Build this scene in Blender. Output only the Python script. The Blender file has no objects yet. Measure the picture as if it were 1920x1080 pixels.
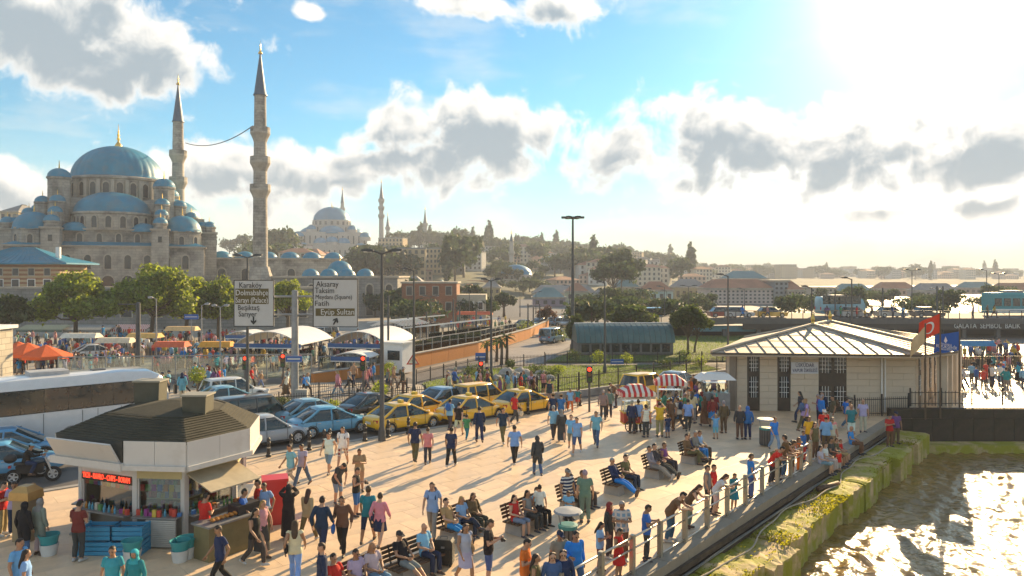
import bpy, bmesh, math, random
import numpy as np
from mathutils import Vector, Matrix, Euler
R = math.radians
scene = bpy.context.scene
COL = scene.collection

# ------------------------------------------------------------------ camera
EYE = 8.35           # metres above the plaza paving
FPX = 1400.0         # focal length in pixels of the 1920 wide frame
HOR = 515.0          # row of the horizon in that frame
cam_d = bpy.data.cameras.new('camera'); cam = bpy.data.objects.new('camera', cam_d); COL.objects.link(cam)
cam.location = (0, 0, EYE); cam.rotation_euler = (R(90), 0, 0)
cam_d.sensor_width = 36; cam_d.lens = FPX/1920*36
cam_d.shift_y = -(540-HOR)/1920
cam_d.clip_start = .1; cam_d.clip_end = 20000
scene.camera = cam

# ------------------------------------------------------------------ sun and sky
SUN_AZ, SUN_EL = R(29.5), R(19.5)
SUN_DIR = Vector((math.sin(SUN_AZ)*math.cos(SUN_EL), math.cos(SUN_AZ)*math.cos(SUN_EL), math.sin(SUN_EL)))
sd = bpy.data.lights.new('sun', 'SUN'); sd.energy = 5.0; sd.angle = R(.55); sd.color = (1, .71, .38)
so = bpy.data.objects.new('sun', sd); COL.objects.link(so)
so.rotation_euler = (-SUN_DIR).to_track_quat('-Z', 'Y').to_euler(); so.location = (60, 100, 80)

scene.view_settings.view_transform = 'Standard'; scene.view_settings.look = 'None'
scene.view_settings.exposure = 1.28; scene.view_settings.gamma = 1
cy = scene.cycles
cy.use_denoising = True
cy.max_bounces = 6; cy.diffuse_bounces = 3; cy.glossy_bounces = 3; cy.transmission_bounces = 4
cy.transparent_max_bounces = 10; cy.volume_bounces = 1
cy.sample_clamp_indirect = 6; cy.caustics_reflective = False; cy.caustics_refractive = False

def aim(px, py):
    """azimuth and elevation of a pixel of the photograph"""
    a = math.atan((px-960)/FPX); e = math.atan((HOR-py)/FPX*math.cos(a)); return a, e

world = bpy.data.worlds.new('World'); scene.world = world; world.use_nodes = True
def build_world():
    nt = world.node_tree; nt.nodes.clear(); N = nt.nodes.new; L = nt.links.new
    # ---- node group: cloud density for (azimuth, elevation)
    g = bpy.data.node_groups.new('cloud_density', 'ShaderNodeTree')
    g.interface.new_socket('P', in_out='INPUT', socket_type='NodeSocketVector')
    g.interface.new_socket('D', in_out='OUTPUT', socket_type='NodeSocketFloat')
    gn = g.nodes.new; gl = g.links.new
    gi = gn('NodeGroupInput'); go = gn('NodeGroupOutput')
    blobs = [(110,60,230,105),(210,105,150,75),(60,20,150,70),(300,112,62,48),
             (40,372,120,62),(400,322,120,50),(520,345,150,62),(655,330,75,45),
             (880,270,210,88),(940,222,120,50),(820,298,150,60),(1010,250,75,50),(700,305,70,32),(840,212,55,32),
             (1160,280,92,60),(1345,262,150,84),(1380,222,55,36),(1600,285,215,80),(1630,318,55,28),(1865,272,130,76),
             (1050,18,88,40),(860,6,90,24),(578,24,28,18),(1840,392,52,19),(1632,404,44,15),(1335,462,26,14)]
    last = None
    for (x, y, w, h) in blobs:
        a, e = aim(x, y)
        s = gn('ShaderNodeVectorMath'); s.operation = 'SUBTRACT'; gl(gi.outputs[0], s.inputs[0]); s.inputs[1].default_value = (a, e, 0)
        m = gn('ShaderNodeVectorMath'); m.operation = 'MULTIPLY'; gl(s.outputs[0], m.inputs[0]); m.inputs[1].default_value = (FPX/w*1.1, FPX/h*1.1, 0)
        ln = gn('ShaderNodeVectorMath'); ln.operation = 'LENGTH'; gl(m.outputs[0], ln.inputs[0])
        o = gn('ShaderNodeMath'); o.operation = 'SUBTRACT'; o.inputs[0].default_value = 1; gl(ln.outputs['Value'], o.inputs[1])
        if last is None: last = o
        else:
            mx = gn('ShaderNodeMath'); mx.operation = 'SMOOTH_MAX'; mx.inputs[2].default_value = .12
            gl(last.outputs[0], mx.inputs[0]); gl(o.outputs[0], mx.inputs[1]); last = mx
    # clouds that go on round the rest of the sky
    sc = gn('ShaderNodeVectorMath'); sc.operation = 'MULTIPLY'; gl(gi.outputs[0], sc.inputs[0]); sc.inputs[1].default_value = (3.2, 6.5, 0)
    n0 = gn('ShaderNodeTexNoise'); n0.inputs['Scale'].default_value = 1.0; n0.noise_dimensions = '2D'; n0.inputs['Detail'].default_value = 2; gl(sc.outputs[0], n0.inputs['Vector'])
    sx = gn('ShaderNodeSeparateXYZ'); gl(gi.outputs[0], sx.inputs[0])
    ab = gn('ShaderNodeMath'); ab.operation = 'ABSOLUTE'; gl(sx.outputs[0], ab.inputs[0])
    mr = gn('ShaderNodeMapRange'); mr.interpolation_type = 'SMOOTHSTEP'; gl(ab.outputs[0], mr.inputs[0])
    mr.inputs[1].default_value = .62; mr.inputs[2].default_value = .9; mr.inputs[3].default_value = -1.2; mr.inputs[4].default_value = 0
    n0m = gn('ShaderNodeMath'); n0m.operation = 'MULTIPLY_ADD'; n0m.inputs[1].default_value = 4.0; n0m.inputs[2].default_value = -2.25; gl(n0.outputs[0], n0m.inputs[0])
    n0a = gn('ShaderNodeMath'); n0a.operation = 'ADD'; gl(n0m.outputs[0], n0a.inputs[0]); gl(mr.outputs[0], n0a.inputs[1])
    mx = gn('ShaderNodeMath'); mx.operation = 'MAXIMUM'; gl(last.outputs[0], mx.inputs[0]); gl(n0a.outputs[0], mx.inputs[1])
    cl = gn('ShaderNodeMath'); cl.operation = 'MAXIMUM'; gl(mx.outputs[0], cl.inputs[0]); cl.inputs[1].default_value = -.8
    # billows
    n1 = gn('ShaderNodeTexNoise'); n1.inputs['Scale'].default_value = 15; n1.noise_dimensions = '2D'; n1.inputs['Detail'].default_value = 7; n1.inputs['Roughness'].default_value = .60; n1.inputs['Distortion'].default_value = .25
    gl(gi.outputs[0], n1.inputs['Vector'])
    v1 = gn('ShaderNodeTexVoronoi'); v1.inputs['Scale'].default_value = 30; v1.feature = 'F1'; v1.voronoi_dimensions = '2D'
    gl(gi.outputs[0], v1.inputs['Vector'])
    a1 = gn('ShaderNodeMath'); a1.operation = 'MULTIPLY_ADD'; gl(n1.outputs[0], a1.inputs[0]); a1.inputs[1].default_value = 2.4; gl(cl.outputs[0], a1.inputs[2])
    a2 = gn('ShaderNodeMath'); a2.operation = 'MULTIPLY_ADD'; gl(v1.outputs['Distance'], a2.inputs[0]); a2.inputs[1].default_value = -.55; gl(a1.outputs[0], a2.inputs[2])
    a3 = gn('ShaderNodeMath'); a3.operation = 'SUBTRACT'; gl(a2.outputs[0], a3.inputs[0]); a3.inputs[1].default_value = .72
    gl(a3.outputs[0], go.inputs[0])

    tc = N('ShaderNodeTexCoord'); xyz = N('ShaderNodeSeparateXYZ'); L(tc.outputs['Generated'], xyz.inputs[0])
    az = N('ShaderNodeMath'); az.operation = 'ARCTAN2'; L(xyz.outputs[0], az.inputs[0]); L(xyz.outputs[1], az.inputs[1])
    el = N('ShaderNodeMath'); el.operation = 'ARCSINE'; L(xyz.outputs[2], el.inputs[0])
    P = N('ShaderNodeCombineXYZ'); L(az.outputs[0], P.inputs[0]); L(el.outputs[0], P.inputs[1])
    c1 = N('ShaderNodeGroup'); c1.node_tree = g; L(P.outputs[0], c1.inputs[0])
    # the same field a little way towards the sun: how much cloud lies between
    off = N('ShaderNodeVectorMath'); off.operation = 'ADD'; L(P.outputs[0], off.inputs[0]); off.inputs[1].default_value = (.010, .030, 0)
    c2 = N('ShaderNodeGroup'); c2.node_tree = g; L(off.outputs[0], c2.inputs[0])
    def mrange(src, a, b, c, d, smooth=True):
        m = N('ShaderNodeMapRange'); m.interpolation_type = 'SMOOTHSTEP' if smooth else 'LINEAR'
        L(src, m.inputs[0]); m.inputs[1].default_value = a; m.inputs[2].default_value = b; m.inputs[3].default_value = c; m.inputs[4].default_value = d
        return m.outputs[0]
    alpha = mrange(c1.outputs[0], -.10, .52, 0, 1)
    thick = mrange(c2.outputs[0], -.35, .75, 0, 1)
    core = mrange(c1.outputs[0], .08, .85, .0, 1)
    shade = N('ShaderNodeMath'); shade.operation = 'MULTIPLY'; L(thick, shade.inputs[0]); L(core, shade.inputs[1])
    # towards the sun
    dt = N('ShaderNodeVectorMath'); dt.operation = 'DOT_PRODUCT'; L(tc.outputs['Generated'], dt.inputs[0]); dt.inputs[1].default_value = SUN_DIR
    def lobe(p, k):
        m0 = N('ShaderNodeMath'); m0.operation = 'MAXIMUM'; L(dt.outputs['Value'], m0.inputs[0]); m0.inputs[1].default_value = 0
        m1 = N('ShaderNodeMath'); m1.operation = 'POWER'; L(m0.outputs[0], m1.inputs[0]); m1.inputs[1].default_value = p
        m2 = N('ShaderNodeMath'); m2.operation = 'MULTIPLY'; L(m1.outputs[0], m2.inputs[0]); m2.inputs[1].default_value = k
        return m2.outputs[0]
    sky = N('ShaderNodeTexSky'); sky.sky_type = 'NISHITA'; sky.sun_disc = False
    sky.sun_elevation = SUN_EL; sky.sun_rotation = SUN_AZ; sky.altitude = 10; sky.air_density = 1.0; sky.dust_density = .15; sky.ozone_density = 2.5
    tint = N('ShaderNodeMix'); tint.data_type = 'RGBA'; tint.blend_type = 'MULTIPLY'; tint.inputs[0].default_value = 1
    L(sky.outputs[0], tint.inputs[6]); tint.inputs[7].default_value = (.50, .86, .88, 1)
    # cloud light: white rims, blue grey bellies, far brighter near the sun
    cc = N('ShaderNodeMix'); cc.data_type = 'RGBA'; L(shade.outputs[0], cc.inputs[0])
    cc.inputs[7].default_value = (2.2, 2.75, 3.15, 1)
    fw = N('ShaderNodeVectorMath'); fw.operation = 'SCALE'; fw.inputs[0].default_value = (6.7, 6.45, 6.0); L(fw.outputs[0], cc.inputs[6])
    f1 = N('ShaderNodeMath'); f1.operation = 'ADD'; L(lobe(26, .15), f1.inputs[0]); f1.inputs[1].default_value = 1; L(f1.outputs[0], fw.inputs['Scale'])
    # thin high veil that whitens the low sky
    veil = N('ShaderNodeMix'); veil.data_type = 'RGBA'; L(tint.outputs[2], veil.inputs[6]); veil.inputs[7].default_value = (6.9, 6.2, 5.2, 1)
    vn = N('ShaderNodeTexNoise'); vn.noise_dimensions = '2D'; vn.inputs['Scale'].default_value = 1; vn.inputs['Detail'].default_value = 5; vn.inputs['Roughness'].default_value = .55
    vs = N('ShaderNodeVectorMath'); vs.operation = 'MULTIPLY'; L(P.outputs[0], vs.inputs[0]); vs.inputs[1].default_value = (5, 16, 0); L(vs.outputs[0], vn.inputs['Vector'])
    va = mrange(el.outputs[0], .0, .17, .95, .0, False)
    vb = mrange(vn.outputs[0], .3, .7, .45, 1.15)
    vm = N('ShaderNodeMath'); vm.operation = 'MULTIPLY'; L(va, vm.inputs[0]); L(vb, vm.inputs[1])
    vh = mrange(vn.outputs[0], .5, .75, 0, .25)
    vv = N('ShaderNodeMath'); vv.operation = 'MAXIMUM'; L(vm.outputs[0], vv.inputs[0]); L(vh, vv.inputs[1]); vv.use_clamp = True
    L(vv.outputs[0], veil.inputs[0])
    # aureole of the sun in the humid air
    gsum = N('ShaderNodeMath'); gsum.operation = 'ADD'; L(lobe(300, 9), gsum.inputs[0]); L(lobe(60, 1.8), gsum.inputs[1])
    gsh = N('ShaderNodeMath'); gsh.operation = 'MULTIPLY'; L(shade.outputs[0], gsh.inputs[0]); L(alpha, gsh.inputs[1])
    gin = N('ShaderNodeMath'); gin.operation = 'MULTIPLY_ADD'; L(gsh.outputs[0], gin.inputs[0]); gin.inputs[1].default_value = -.85; gin.inputs[2].default_value = 1; gin.use_clamp = True
    gatt = N('ShaderNodeMath'); gatt.operation = 'MULTIPLY'; L(gsum.outputs[0], gatt.inputs[0]); L(gin.outputs[0], gatt.inputs[1])
    gcol = N('ShaderNodeVectorMath'); gcol.operation = 'SCALE'; gcol.inputs[0].default_value = (1.25, .94, .66); L(gatt.outputs[0], gcol.inputs['Scale'])
    mixc = N('ShaderNodeMix'); mixc.data_type = 'RGBA'; L(alpha, mixc.inputs[0]); L(veil.outputs[2], mixc.inputs[6]); L(cc.outputs[2], mixc.inputs[7])
    add = N('ShaderNodeVectorMath'); add.operation = 'ADD'; L(mixc.outputs[2], add.inputs[0]); L(gcol.outputs[0], add.inputs[1])
    bg = N('ShaderNodeBackground'); bg.inputs[1].default_value = .076; L(add.outputs[0], bg.inputs[0])
    out = N('ShaderNodeOutputWorld'); L(bg.outputs[0], out.inputs[0])
build_world()
world.cycles.sampling_method = 'MANUAL'; world.cycles.sample_map_resolution = 512

# ------------------------------------------------------------------ helpers
rng = random.Random(11)
def G(px, py, z=0.0):
    """ground point (height z) seen at a pixel of the photograph"""
    Y = FPX*(EYE-z)/(py-HOR); return Vector(((px-960)/FPX*Y, Y, z))
def W(x, y):
    """plan coordinates taken with a first estimate of the eye height, brought to the final one"""
    Yn = FPX*EYE/(495+12880/y-HOR) if y > 0 else y; k = Yn/y if y > 5 else .94; return (x*k, y*k)
def P(px, py, Y):
    return Vector(((px-960)/FPX*Y, Y, EYE-(py-HOR)/FPX*Y))
def XZ(px, Y): return (px-960)/FPX*Y
def ZZ(py, Y): return EYE-(py-HOR)/FPX*Y

TMP = bpy.data.scenes.new('workbench')
def evaluated(ob):
    """mesh of an object after its modifiers, worked out in an empty scene of its own"""
    TMP.collection.objects.link(ob); vl = TMP.view_layers[0]; vl.update(); dg = vl.depsgraph
    me = bpy.data.meshes.new_from_object(ob.evaluated_get(dg)); TMP.collection.objects.unlink(ob); bpy.data.objects.remove(ob); return me
class MB:
    """collects primitives into one mesh"""
    def __init__(s): s.v = []; s.f = []; s.m = []; s.mi = 0
    def add(s, vs, fs):
        o = len(s.v); s.v += [tuple(v) for v in vs]; s.f += [tuple(i+o for i in f) for f in fs]; s.m += [s.mi]*len(fs); return s
    def box(s, c, d, rz=0, M=None):
        hx, hy, hz = d[0]/2, d[1]/2, d[2]/2
        vs = [Vector((x, y, z)) for z in (-hz, hz) for x, y in ((-hx, -hy), (hx, -hy), (hx, hy), (-hx, hy))]
        if rz: m = Matrix.Rotation(rz, 3, 'Z'); vs = [m@v for v in vs]
        if M is not None: vs = [M@v for v in vs]
        c = Vector(c); vs = [v+c for v in vs]
        return s.add(vs, [(0,3,2,1),(4,5,6,7),(0,1,5,4),(1,2,6,5),(2,3,7,6),(3,0,4,7)])
    def prism(s, poly, z0, z1):
        n = len(poly); zt = z1 if callable(z1) else (lambda x, y: z1)
        vs = [(x, y, z0) for x, y in poly]+[(x, y, zt(x, y)) for x, y in poly]
        return s.add(vs, [tuple(range(n-1, -1, -1)), tuple(range(n, 2*n))]+[(i, (i+1) % n, n+(i+1) % n, n+i) for i in range(n)])
    def extrude(s, poly, M, d):
        """poly in a local xy plane, thickness d along local z, placed by 4x4 M"""
        n = len(poly); vs = [M@Vector((x, y, 0)) for x, y in poly]+[M@Vector((x, y, d)) for x, y in poly]
        return s.add(vs, [tuple(range(n-1, -1, -1)), tuple(range(n, 2*n))]+[(i, (i+1) % n, n+(i+1) % n, n+i) for i in range(n)])
    def lathe(s, prof, n=16, c=(0,0,0), a0=0, a1=2*math.pi, ph=0):
        full = abs(a1-a0-2*math.pi) < 1e-6; k = n if full else n+1
        vs = []
        for r, z in prof:
            for i in range(k):
                a = a0+(a1-a0)*i/n+ph; vs.append((c[0]+r*math.cos(a), c[1]+r*math.sin(a), c[2]+z))
        fs = []
        for j in range(len(prof)-1):
            for i in range(n):
                i2 = (i+1) % k; fs.append((j*k+i, j*k+i2, (j+1)*k+i2, (j+1)*k+i))
        if full and tuple(prof[0]) != tuple(prof[-1]):
            if prof[0][0] > 1e-4: fs.append(tuple(range(k-1, -1, -1)))
            if prof[-1][0] > 1e-4: fs.append(tuple(range((len(prof)-1)*k, len(prof)*k)))
        return s.add(vs, fs)
    def tube(s, pts, r, n=8, caps=True):
        pts = [Vector(p) for p in pts]; m = len(pts); rs = r if isinstance(r, (list, tuple)) else [r]*m
        vs = []; up = None
        for i, p in enumerate(pts):
            t = (pts[min(i+1, m-1)]-pts[max(i-1, 0)]).normalized()
            if up is None: up = Vector((0, 0, 1)) if abs(t.z) < .9 else Vector((1, 0, 0))
            a = t.cross(up)
            if a.length < 1e-4: a = t.orthogonal()
            a.normalize(); b = a.cross(t).normalized(); up = b
            for k in range(n):
                q = 2*math.pi*k/n; vs.append(p+(a*math.cos(q)+b*math.sin(q))*rs[i])
        fs = [(i*n+k, i*n+(k+1) % n, (i+1)*n+(k+1) % n, (i+1)*n+k) for i in range(m-1) for k in range(n)]
        if caps: fs += [tuple(range(n-1, -1, -1)), tuple(range((m-1)*n, m*n))]
        return s.add(vs, fs)
    def ball(s, c, d, n=10, m=7, M=None):
        vs = []; fs = []
        for j in range(m+1):
            t = math.pi*j/m
            for i in range(n):
                a = 2*math.pi*i/n; v = Vector((math.sin(t)*math.cos(a)*d[0], math.sin(t)*math.sin(a)*d[1], math.cos(t)*d[2]))
                vs.append((M@v if M is not None else v)+Vector(c))
        for j in range(m):
            for i in range(n): fs.append((j*n+i, (j+1)*n+i, (j+1)*n+(i+1) % n, j*n+(i+1) % n))
        return s.add(vs, fs)
    def loft(s, rings, caps=True):
        n = len(rings[0]); vs = [v for r in rings for v in r]
        fs = [(j*n+i, j*n+(i+1) % n, (j+1)*n+(i+1) % n, (j+1)*n+i) for j in range(len(rings)-1) for i in range(n)]
        if caps: fs += [tuple(range(n-1, -1, -1)), tuple(range((len(rings)-1)*n, len(rings)*n))]
        return s.add(vs, fs)
    def mesh(s, name, smooth=False, angle=None):
        me = bpy.data.meshes.new(name); me.from_pydata([tuple(v) for v in s.v], [], s.f)
        if s.m and max(s.m) > 0: me.polygons.foreach_set('material_index', s.m)
        if smooth: me.polygons.foreach_set('use_smooth', [True]*len(me.polygons))
        me.update()
        if smooth and angle: me.set_sharp_from_angle(angle=R(angle))
        return me
    def build(s, name, mat, parent=None, smooth=False, angle=None, **k):
        return put(name, s.mesh(name, smooth, angle), mat, parent, **k)

def put(name, me, mat=None, parent=None, loc=(0,0,0), rz=0, rot=None, scale=None):
    o = bpy.data.objects.new(name, me); COL.objects.link(o)
    if mat is not None and me is not None:
        ms = mat if isinstance(mat, (list, tuple)) else [mat]
        if not me.materials:
            for m in ms: me.materials.append(m)
    if parent is not None: o.parent = parent
    o.location = loc; o.rotation_euler = rot if rot is not None else (0, 0, rz)
    if scale: o.scale = scale
    return o
def tag(o, label=None, cat=None, group=None, kind=None):
    if label: o['label'] = label
    if cat: o['category'] = cat
    if group: o['group'] = group
    if kind: o['kind'] = kind
    return o
def thing(name, label, cat, loc=(0,0,0), rz=0, group=None):
    o = bpy.data.objects.new(name, None); COL.objects.link(o); o.empty_display_size = .3
    o.location = loc; o.rotation_euler = (0, 0, rz); return tag(o, label, cat, group)
KIDS = {}
def copy_tree(o, parent=None, **over):
    c = o.copy(); COL.objects.link(c)
    if parent is not None: c.parent = parent
    for ch in list(o.children): copy_tree(ch, c)
    return c
def dup(o, loc, rz=0, label=None, scale=None):
    c = copy_tree(o); c.location = loc; c.rotation_euler = (0, 0, rz)
    if scale: c.scale = scale
    if label: c['label'] = label
    return c

# ------------------------------------------------------------------ materials
MATS = {}
def mat(name, col=(.5,.5,.5), rough=.7, metal=0, var=.12, scale=3.0, bump=0, bscale=None, spec=.5, objcol=False, emit=None, alpha=None, trans=0, coat=0, dirt=None, coord='Object', detail=5):
    if name in MATS: return MATS[name]
    m = bpy.data.materials.new(name); m.use_nodes = True; nt = m.node_tree; N = nt.nodes.new; L = nt.links.new
    b = nt.nodes['Principled BSDF']; b.inputs['Roughness'].default_value = rough; b.inputs['Metallic'].default_value = metal
    b.inputs['Specular IOR Level'].default_value = spec
    b.inputs['Coat Weight'].default_value = coat
    tc = N('ShaderNodeTexCoord')
    n = N('ShaderNodeTexNoise'); n.inputs['Scale'].default_value = scale; n.inputs['Detail'].default_value = detail; L(tc.outputs[coord], n.inputs['Vector'])
    if objcol:
        oi = N('ShaderNodeObjectInfo'); src = oi.outputs['Color']
    else:
        rgb = N('ShaderNodeRGB'); rgb.outputs[0].default_value = (*col, 1); src = rgb.outputs[0]
    if var > 0:
        mr = N('ShaderNodeMapRange'); L(n.outputs[0], mr.inputs[0]); mr.inputs[1].default_value = .25; mr.inputs[2].default_value = .75
        mr.inputs[3].default_value = 1-var; mr.inputs[4].default_value = 1+var
        sc = N('ShaderNodeVectorMath'); sc.operation = 'SCALE'; L(src, sc.inputs[0]); L(mr.outputs[0], sc.inputs['Scale']); src = sc.outputs[0]
    if dirt:   # blotches of another colour with a shape of their own: (colour, scale, lo, hi)
        n2 = N('ShaderNodeTexNoise'); n2.inputs['Scale'].default_value = dirt[1]; n2.inputs['Detail'].default_value = 8; n2.inputs['Roughness'].default_value = .65; L(tc.outputs[coord], n2.inputs['Vector'])
        m2 = N('ShaderNodeMapRange'); L(n2.outputs[0], m2.inputs[0]); m2.inputs[1].default_value = dirt[2]; m2.inputs[2].default_value = dirt[3]
        mx = N('ShaderNodeMix'); mx.data_type = 'RGBA'; L(m2.outputs[0], mx.inputs[0]); L(src, mx.inputs[6]); mx.inputs[7].default_value = (*dirt[0], 1); src = mx.outputs[2]
    L(src, b.inputs['Base Color'])
    if bump:
        bn = N('ShaderNodeTexNoise'); bn.inputs['Scale'].default_value = bscale or scale*4; bn.inputs['Detail'].default_value = 4; L(tc.outputs[coord], bn.inputs['Vector'])
        bp = N('ShaderNodeBump'); bp.inputs['Strength'].default_value = bump; bp.inputs['Distance'].default_value = .03 if name != 'harbour_water' else .11; L(bn.outputs[0], bp.inputs['Height']); L(bp.outputs[0], b.inputs['Normal'])
    if emit:
        b.inputs['Emission Color'].default_value = (*emit[0], 1); b.inputs['Emission Strength'].default_value = emit[1]
    if trans: b.inputs['Transmission Weight'].default_value = trans
    if alpha is not None: b.inputs['Alpha'].default_value = alpha
    m['src'] = 1; MATS[name] = m; return m
def leaf_mat(name, col, tcol, var=.5):
    if name in MATS: return MATS[name]
    m = bpy.data.materials.new(name); m.use_nodes = True; nt = m.node_tree; N = nt.nodes.new; L = nt.links.new
    nt.nodes.remove(nt.nodes['Principled BSDF']); out = nt.nodes['Material Output']
    gm = N('ShaderNodeNewGeometry'); mr = N('ShaderNodeMapRange'); L(gm.outputs['Random Per Island'], mr.inputs[0]); mr.inputs[3].default_value = 1-var; mr.inputs[4].default_value = 1+var
    def shade(kind, c):
        sc = N('ShaderNodeVectorMath'); sc.operation = 'SCALE'; sc.inputs[0].default_value = c; L(mr.outputs[0], sc.inputs['Scale'])
        s = N(kind); L(sc.outputs[0], s.inputs['Color']); return s
    a = shade('ShaderNodeBsdfDiffuse', col); t = shade('ShaderNodeBsdfTranslucent', tcol); gl = N('ShaderNodeBsdfGlossy'); gl.inputs['Roughness'].default_value = .45; gl.inputs['Color'].default_value = (.5,.5,.45,1)
    mx = N('ShaderNodeMixShader'); mx.inputs[0].default_value = .45; L(a.outputs[0], mx.inputs[1]); L(t.outputs[0], mx.inputs[2])
    m2 = N('ShaderNodeMixShader'); m2.inputs[0].default_value = .06; L(mx.outputs[0], m2.inputs[1]); L(gl.outputs[0], m2.inputs[2])
    L(m2.outputs[0], out.inputs[0]); MATS[name] = m; return m
def glass_mat(name, tint=(.8,.9,.9), clear=.75, rough=.05):
    """thin pane: see-through plus a mirror film"""
    if name in MATS: return MATS[name]
    m = bpy.data.materials.new(name); m.use_nodes = True; nt = m.node_tree; N = nt.nodes.new; L = nt.links.new
    nt.nodes.remove(nt.nodes['Principled BSDF']); out = nt.nodes['Material Output']
    t = N('ShaderNodeBsdfTransparent'); t.inputs[0].default_value = (*tint, 1)
    g = N('ShaderNodeBsdfGlossy'); g.inputs['Roughness'].default_value = rough; g.inputs[0].default_value = (.9,.95,1,1)
    fr = N('ShaderNodeFresnel'); fr.inputs[0].default_value = 1.5
    ad = N('ShaderNodeMath'); ad.operation = 'ADD'; ad.use_clamp = True; L(fr.outputs[0], ad.inputs[0]); ad.inputs[1].default_value = 1-clear-.04
    mx = N('ShaderNodeMixShader'); L(ad.outputs[0], mx.inputs[0]); L(t.outputs[0], mx.inputs[1]); L(g.outputs[0], mx.inputs[2]); L(mx.outputs[0], out.inputs[0])
    MATS[name] = m; return m
def stone_mat(name, col, rows=(1.2,.5), var=.18, mortar=.75, rough=.85, dirt=((.12,.11,.10),.25,.52,.8)):
    """coursed ashlar read from the object's own coordinates (too fine to pick apart)"""
    if name in MATS: return MATS[name]
    m = mat(name, col, rough, var=var, scale=.6, dirt=dirt, detail=8, bump=.4, bscale=4); nt = m.node_tree; N = nt.nodes.new; L = nt.links.new
    b = nt.nodes['Principled BSDF']; src = b.inputs['Base Color'].links[0].from_socket
    tc = N('ShaderNodeTexCoord'); sp = N('ShaderNodeSeparateXYZ'); L(tc.outputs['Object'], sp.inputs[0])
    ad = N('ShaderNodeMath'); ad.operation = 'ADD'; L(sp.outputs[0], ad.inputs[0]); L(sp.outputs[1], ad.inputs[1])
    cb = N('ShaderNodeCombineXYZ'); L(ad.outputs[0], cb.inputs[0]); L(sp.outputs[2], cb.inputs[1])
    br = N('ShaderNodeTexBrick'); L(cb.outputs[0], br.inputs['Vector']); br.inputs['Scale'].default_value = 1
    br.inputs['Brick Width'].default_value = rows[0]; br.inputs['Row Height'].default_value = rows[1]; br.inputs['Mortar Size'].default_value = .025; br.inputs['Bias'].default_value = -.2
    br.inputs['Color1'].default_value = (1.1,1.1,1.08,1); br.inputs['Color2'].default_value = (.82,.81,.80,1); br.inputs['Mortar'].default_value = (mortar*.8,)*3+(1,)
    mx = N('ShaderNodeMix'); mx.data_type = 'RGBA'; mx.blend_type = 'MULTIPLY'; mx.inputs[0].default_value = 1; L(src, mx.inputs[6]); L(br.outputs[0], mx.inputs[7]); L(mx.outputs[2], b.inputs['Base Color'])
    return m
M_black = mat('black_iron', (.018,.018,.02), .5, var=.3)
M_steel = mat('galvanised_steel', (.28,.29,.30), .5, .6, var=.2)
M_dkgrey = mat('dark_grey_paint', (.06,.065,.07), .5, var=.2)
M_white = mat('white_paint', (.75,.75,.73), .5, var=.06)
M_glassdk = mat('dark_window_glass', (.02,.027,.03), .06, spec=.8, var=.2)
M_rubber = mat('tyre_rubber', (.014,.014,.015), .85, var=.3)
M_wood = mat('weathered_wood', (.10,.06,.035), .7, var=.35, scale=8)
M_concrete = mat('concrete', (.34,.33,.31), .9, var=.2, scale=1.5, bump=.3, bscale=9, dirt=((.13,.125,.115), .9, .5, .8))

FONT_CACHE = {}
def text(name, body, size, M, mat_, parent=None, depth=.006, align='CENTER', width=None):
    """raised lettering as a mesh, local xy plane placed by 4x4 M"""
    cu = bpy.data.curves.new(name, 'FONT'); cu.body = body; cu.size = size; cu.align_x = align; cu.align_y = 'CENTER'; cu.extrude = depth; cu.resolution_u = 2
    me = evaluated(bpy.data.objects.new(name, cu))
    xs = [v.co.x for v in me.vertices]
    if width and xs:
        k = width/max(max(xs)-min(xs), 1e-3)
        for v in me.vertices: v.co.x *= k
    me.transform(M); me.name = name
    return put(name, me, mat_, parent)
def face_cam(c, yaw=0):
    """4x4 frame: local x to the right, y up, z towards the camera side (-Y), turned by yaw about z"""
    return Matrix.Translation(c)@Matrix.Rotation(yaw, 4, 'Z')@Matrix.Rotation(R(90), 4, 'X')

def leaves(crowns, n, size, seed=1, flat=.6):
    """leaf clumps spread in the outer volume of several ellipsoid lobes; crowns: (centre, radii)"""
    r = np.random.default_rng(seed); V = []; F = []
    wts = np.array([c[1][0]*c[1][1]*c[1][2] for c in crowns])**.75; wts /= wts.sum()
    idx = r.choice(len(crowns), n, p=wts)
    C = np.array([c[0] for c in crowns], float)[idx]; D = np.array([c[1] for c in crowns], float)[idx]
    d = r.normal(size=(n, 3)); d /= np.linalg.norm(d, axis=1)[:, None]
    rad = r.uniform(.45, 1.0, n)**.55*(1+.16*r.normal(size=n)); rad = np.clip(rad, .2, 1.25)
    ctr = C+D*d*rad[:, None]
    nrm = d+r.normal(scale=.8, size=(n, 3)); nrm /= np.linalg.norm(nrm, axis=1)[:, None]
    t = np.cross(nrm, r.normal(size=(n, 3))); t /= np.linalg.norm(t, axis=1)[:, None]; b = np.cross(nrm, t)
    s = size*r.uniform(.6, 1.35, n)[:, None]
    bend = nrm*s*.25
    q = np.stack([ctr-t*s*.5, ctr-b*s*flat*.5+bend*.3, ctr+t*s*.5+bend, ctr+b*s*flat*.5+bend*.3], 1)
    me = bpy.data.meshes.new('leaves')
    me.from_pydata(q.reshape(-1, 3).tolist(), [], (np.arange(n*4).reshape(n, 4)).tolist()); me.update(); return me

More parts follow.
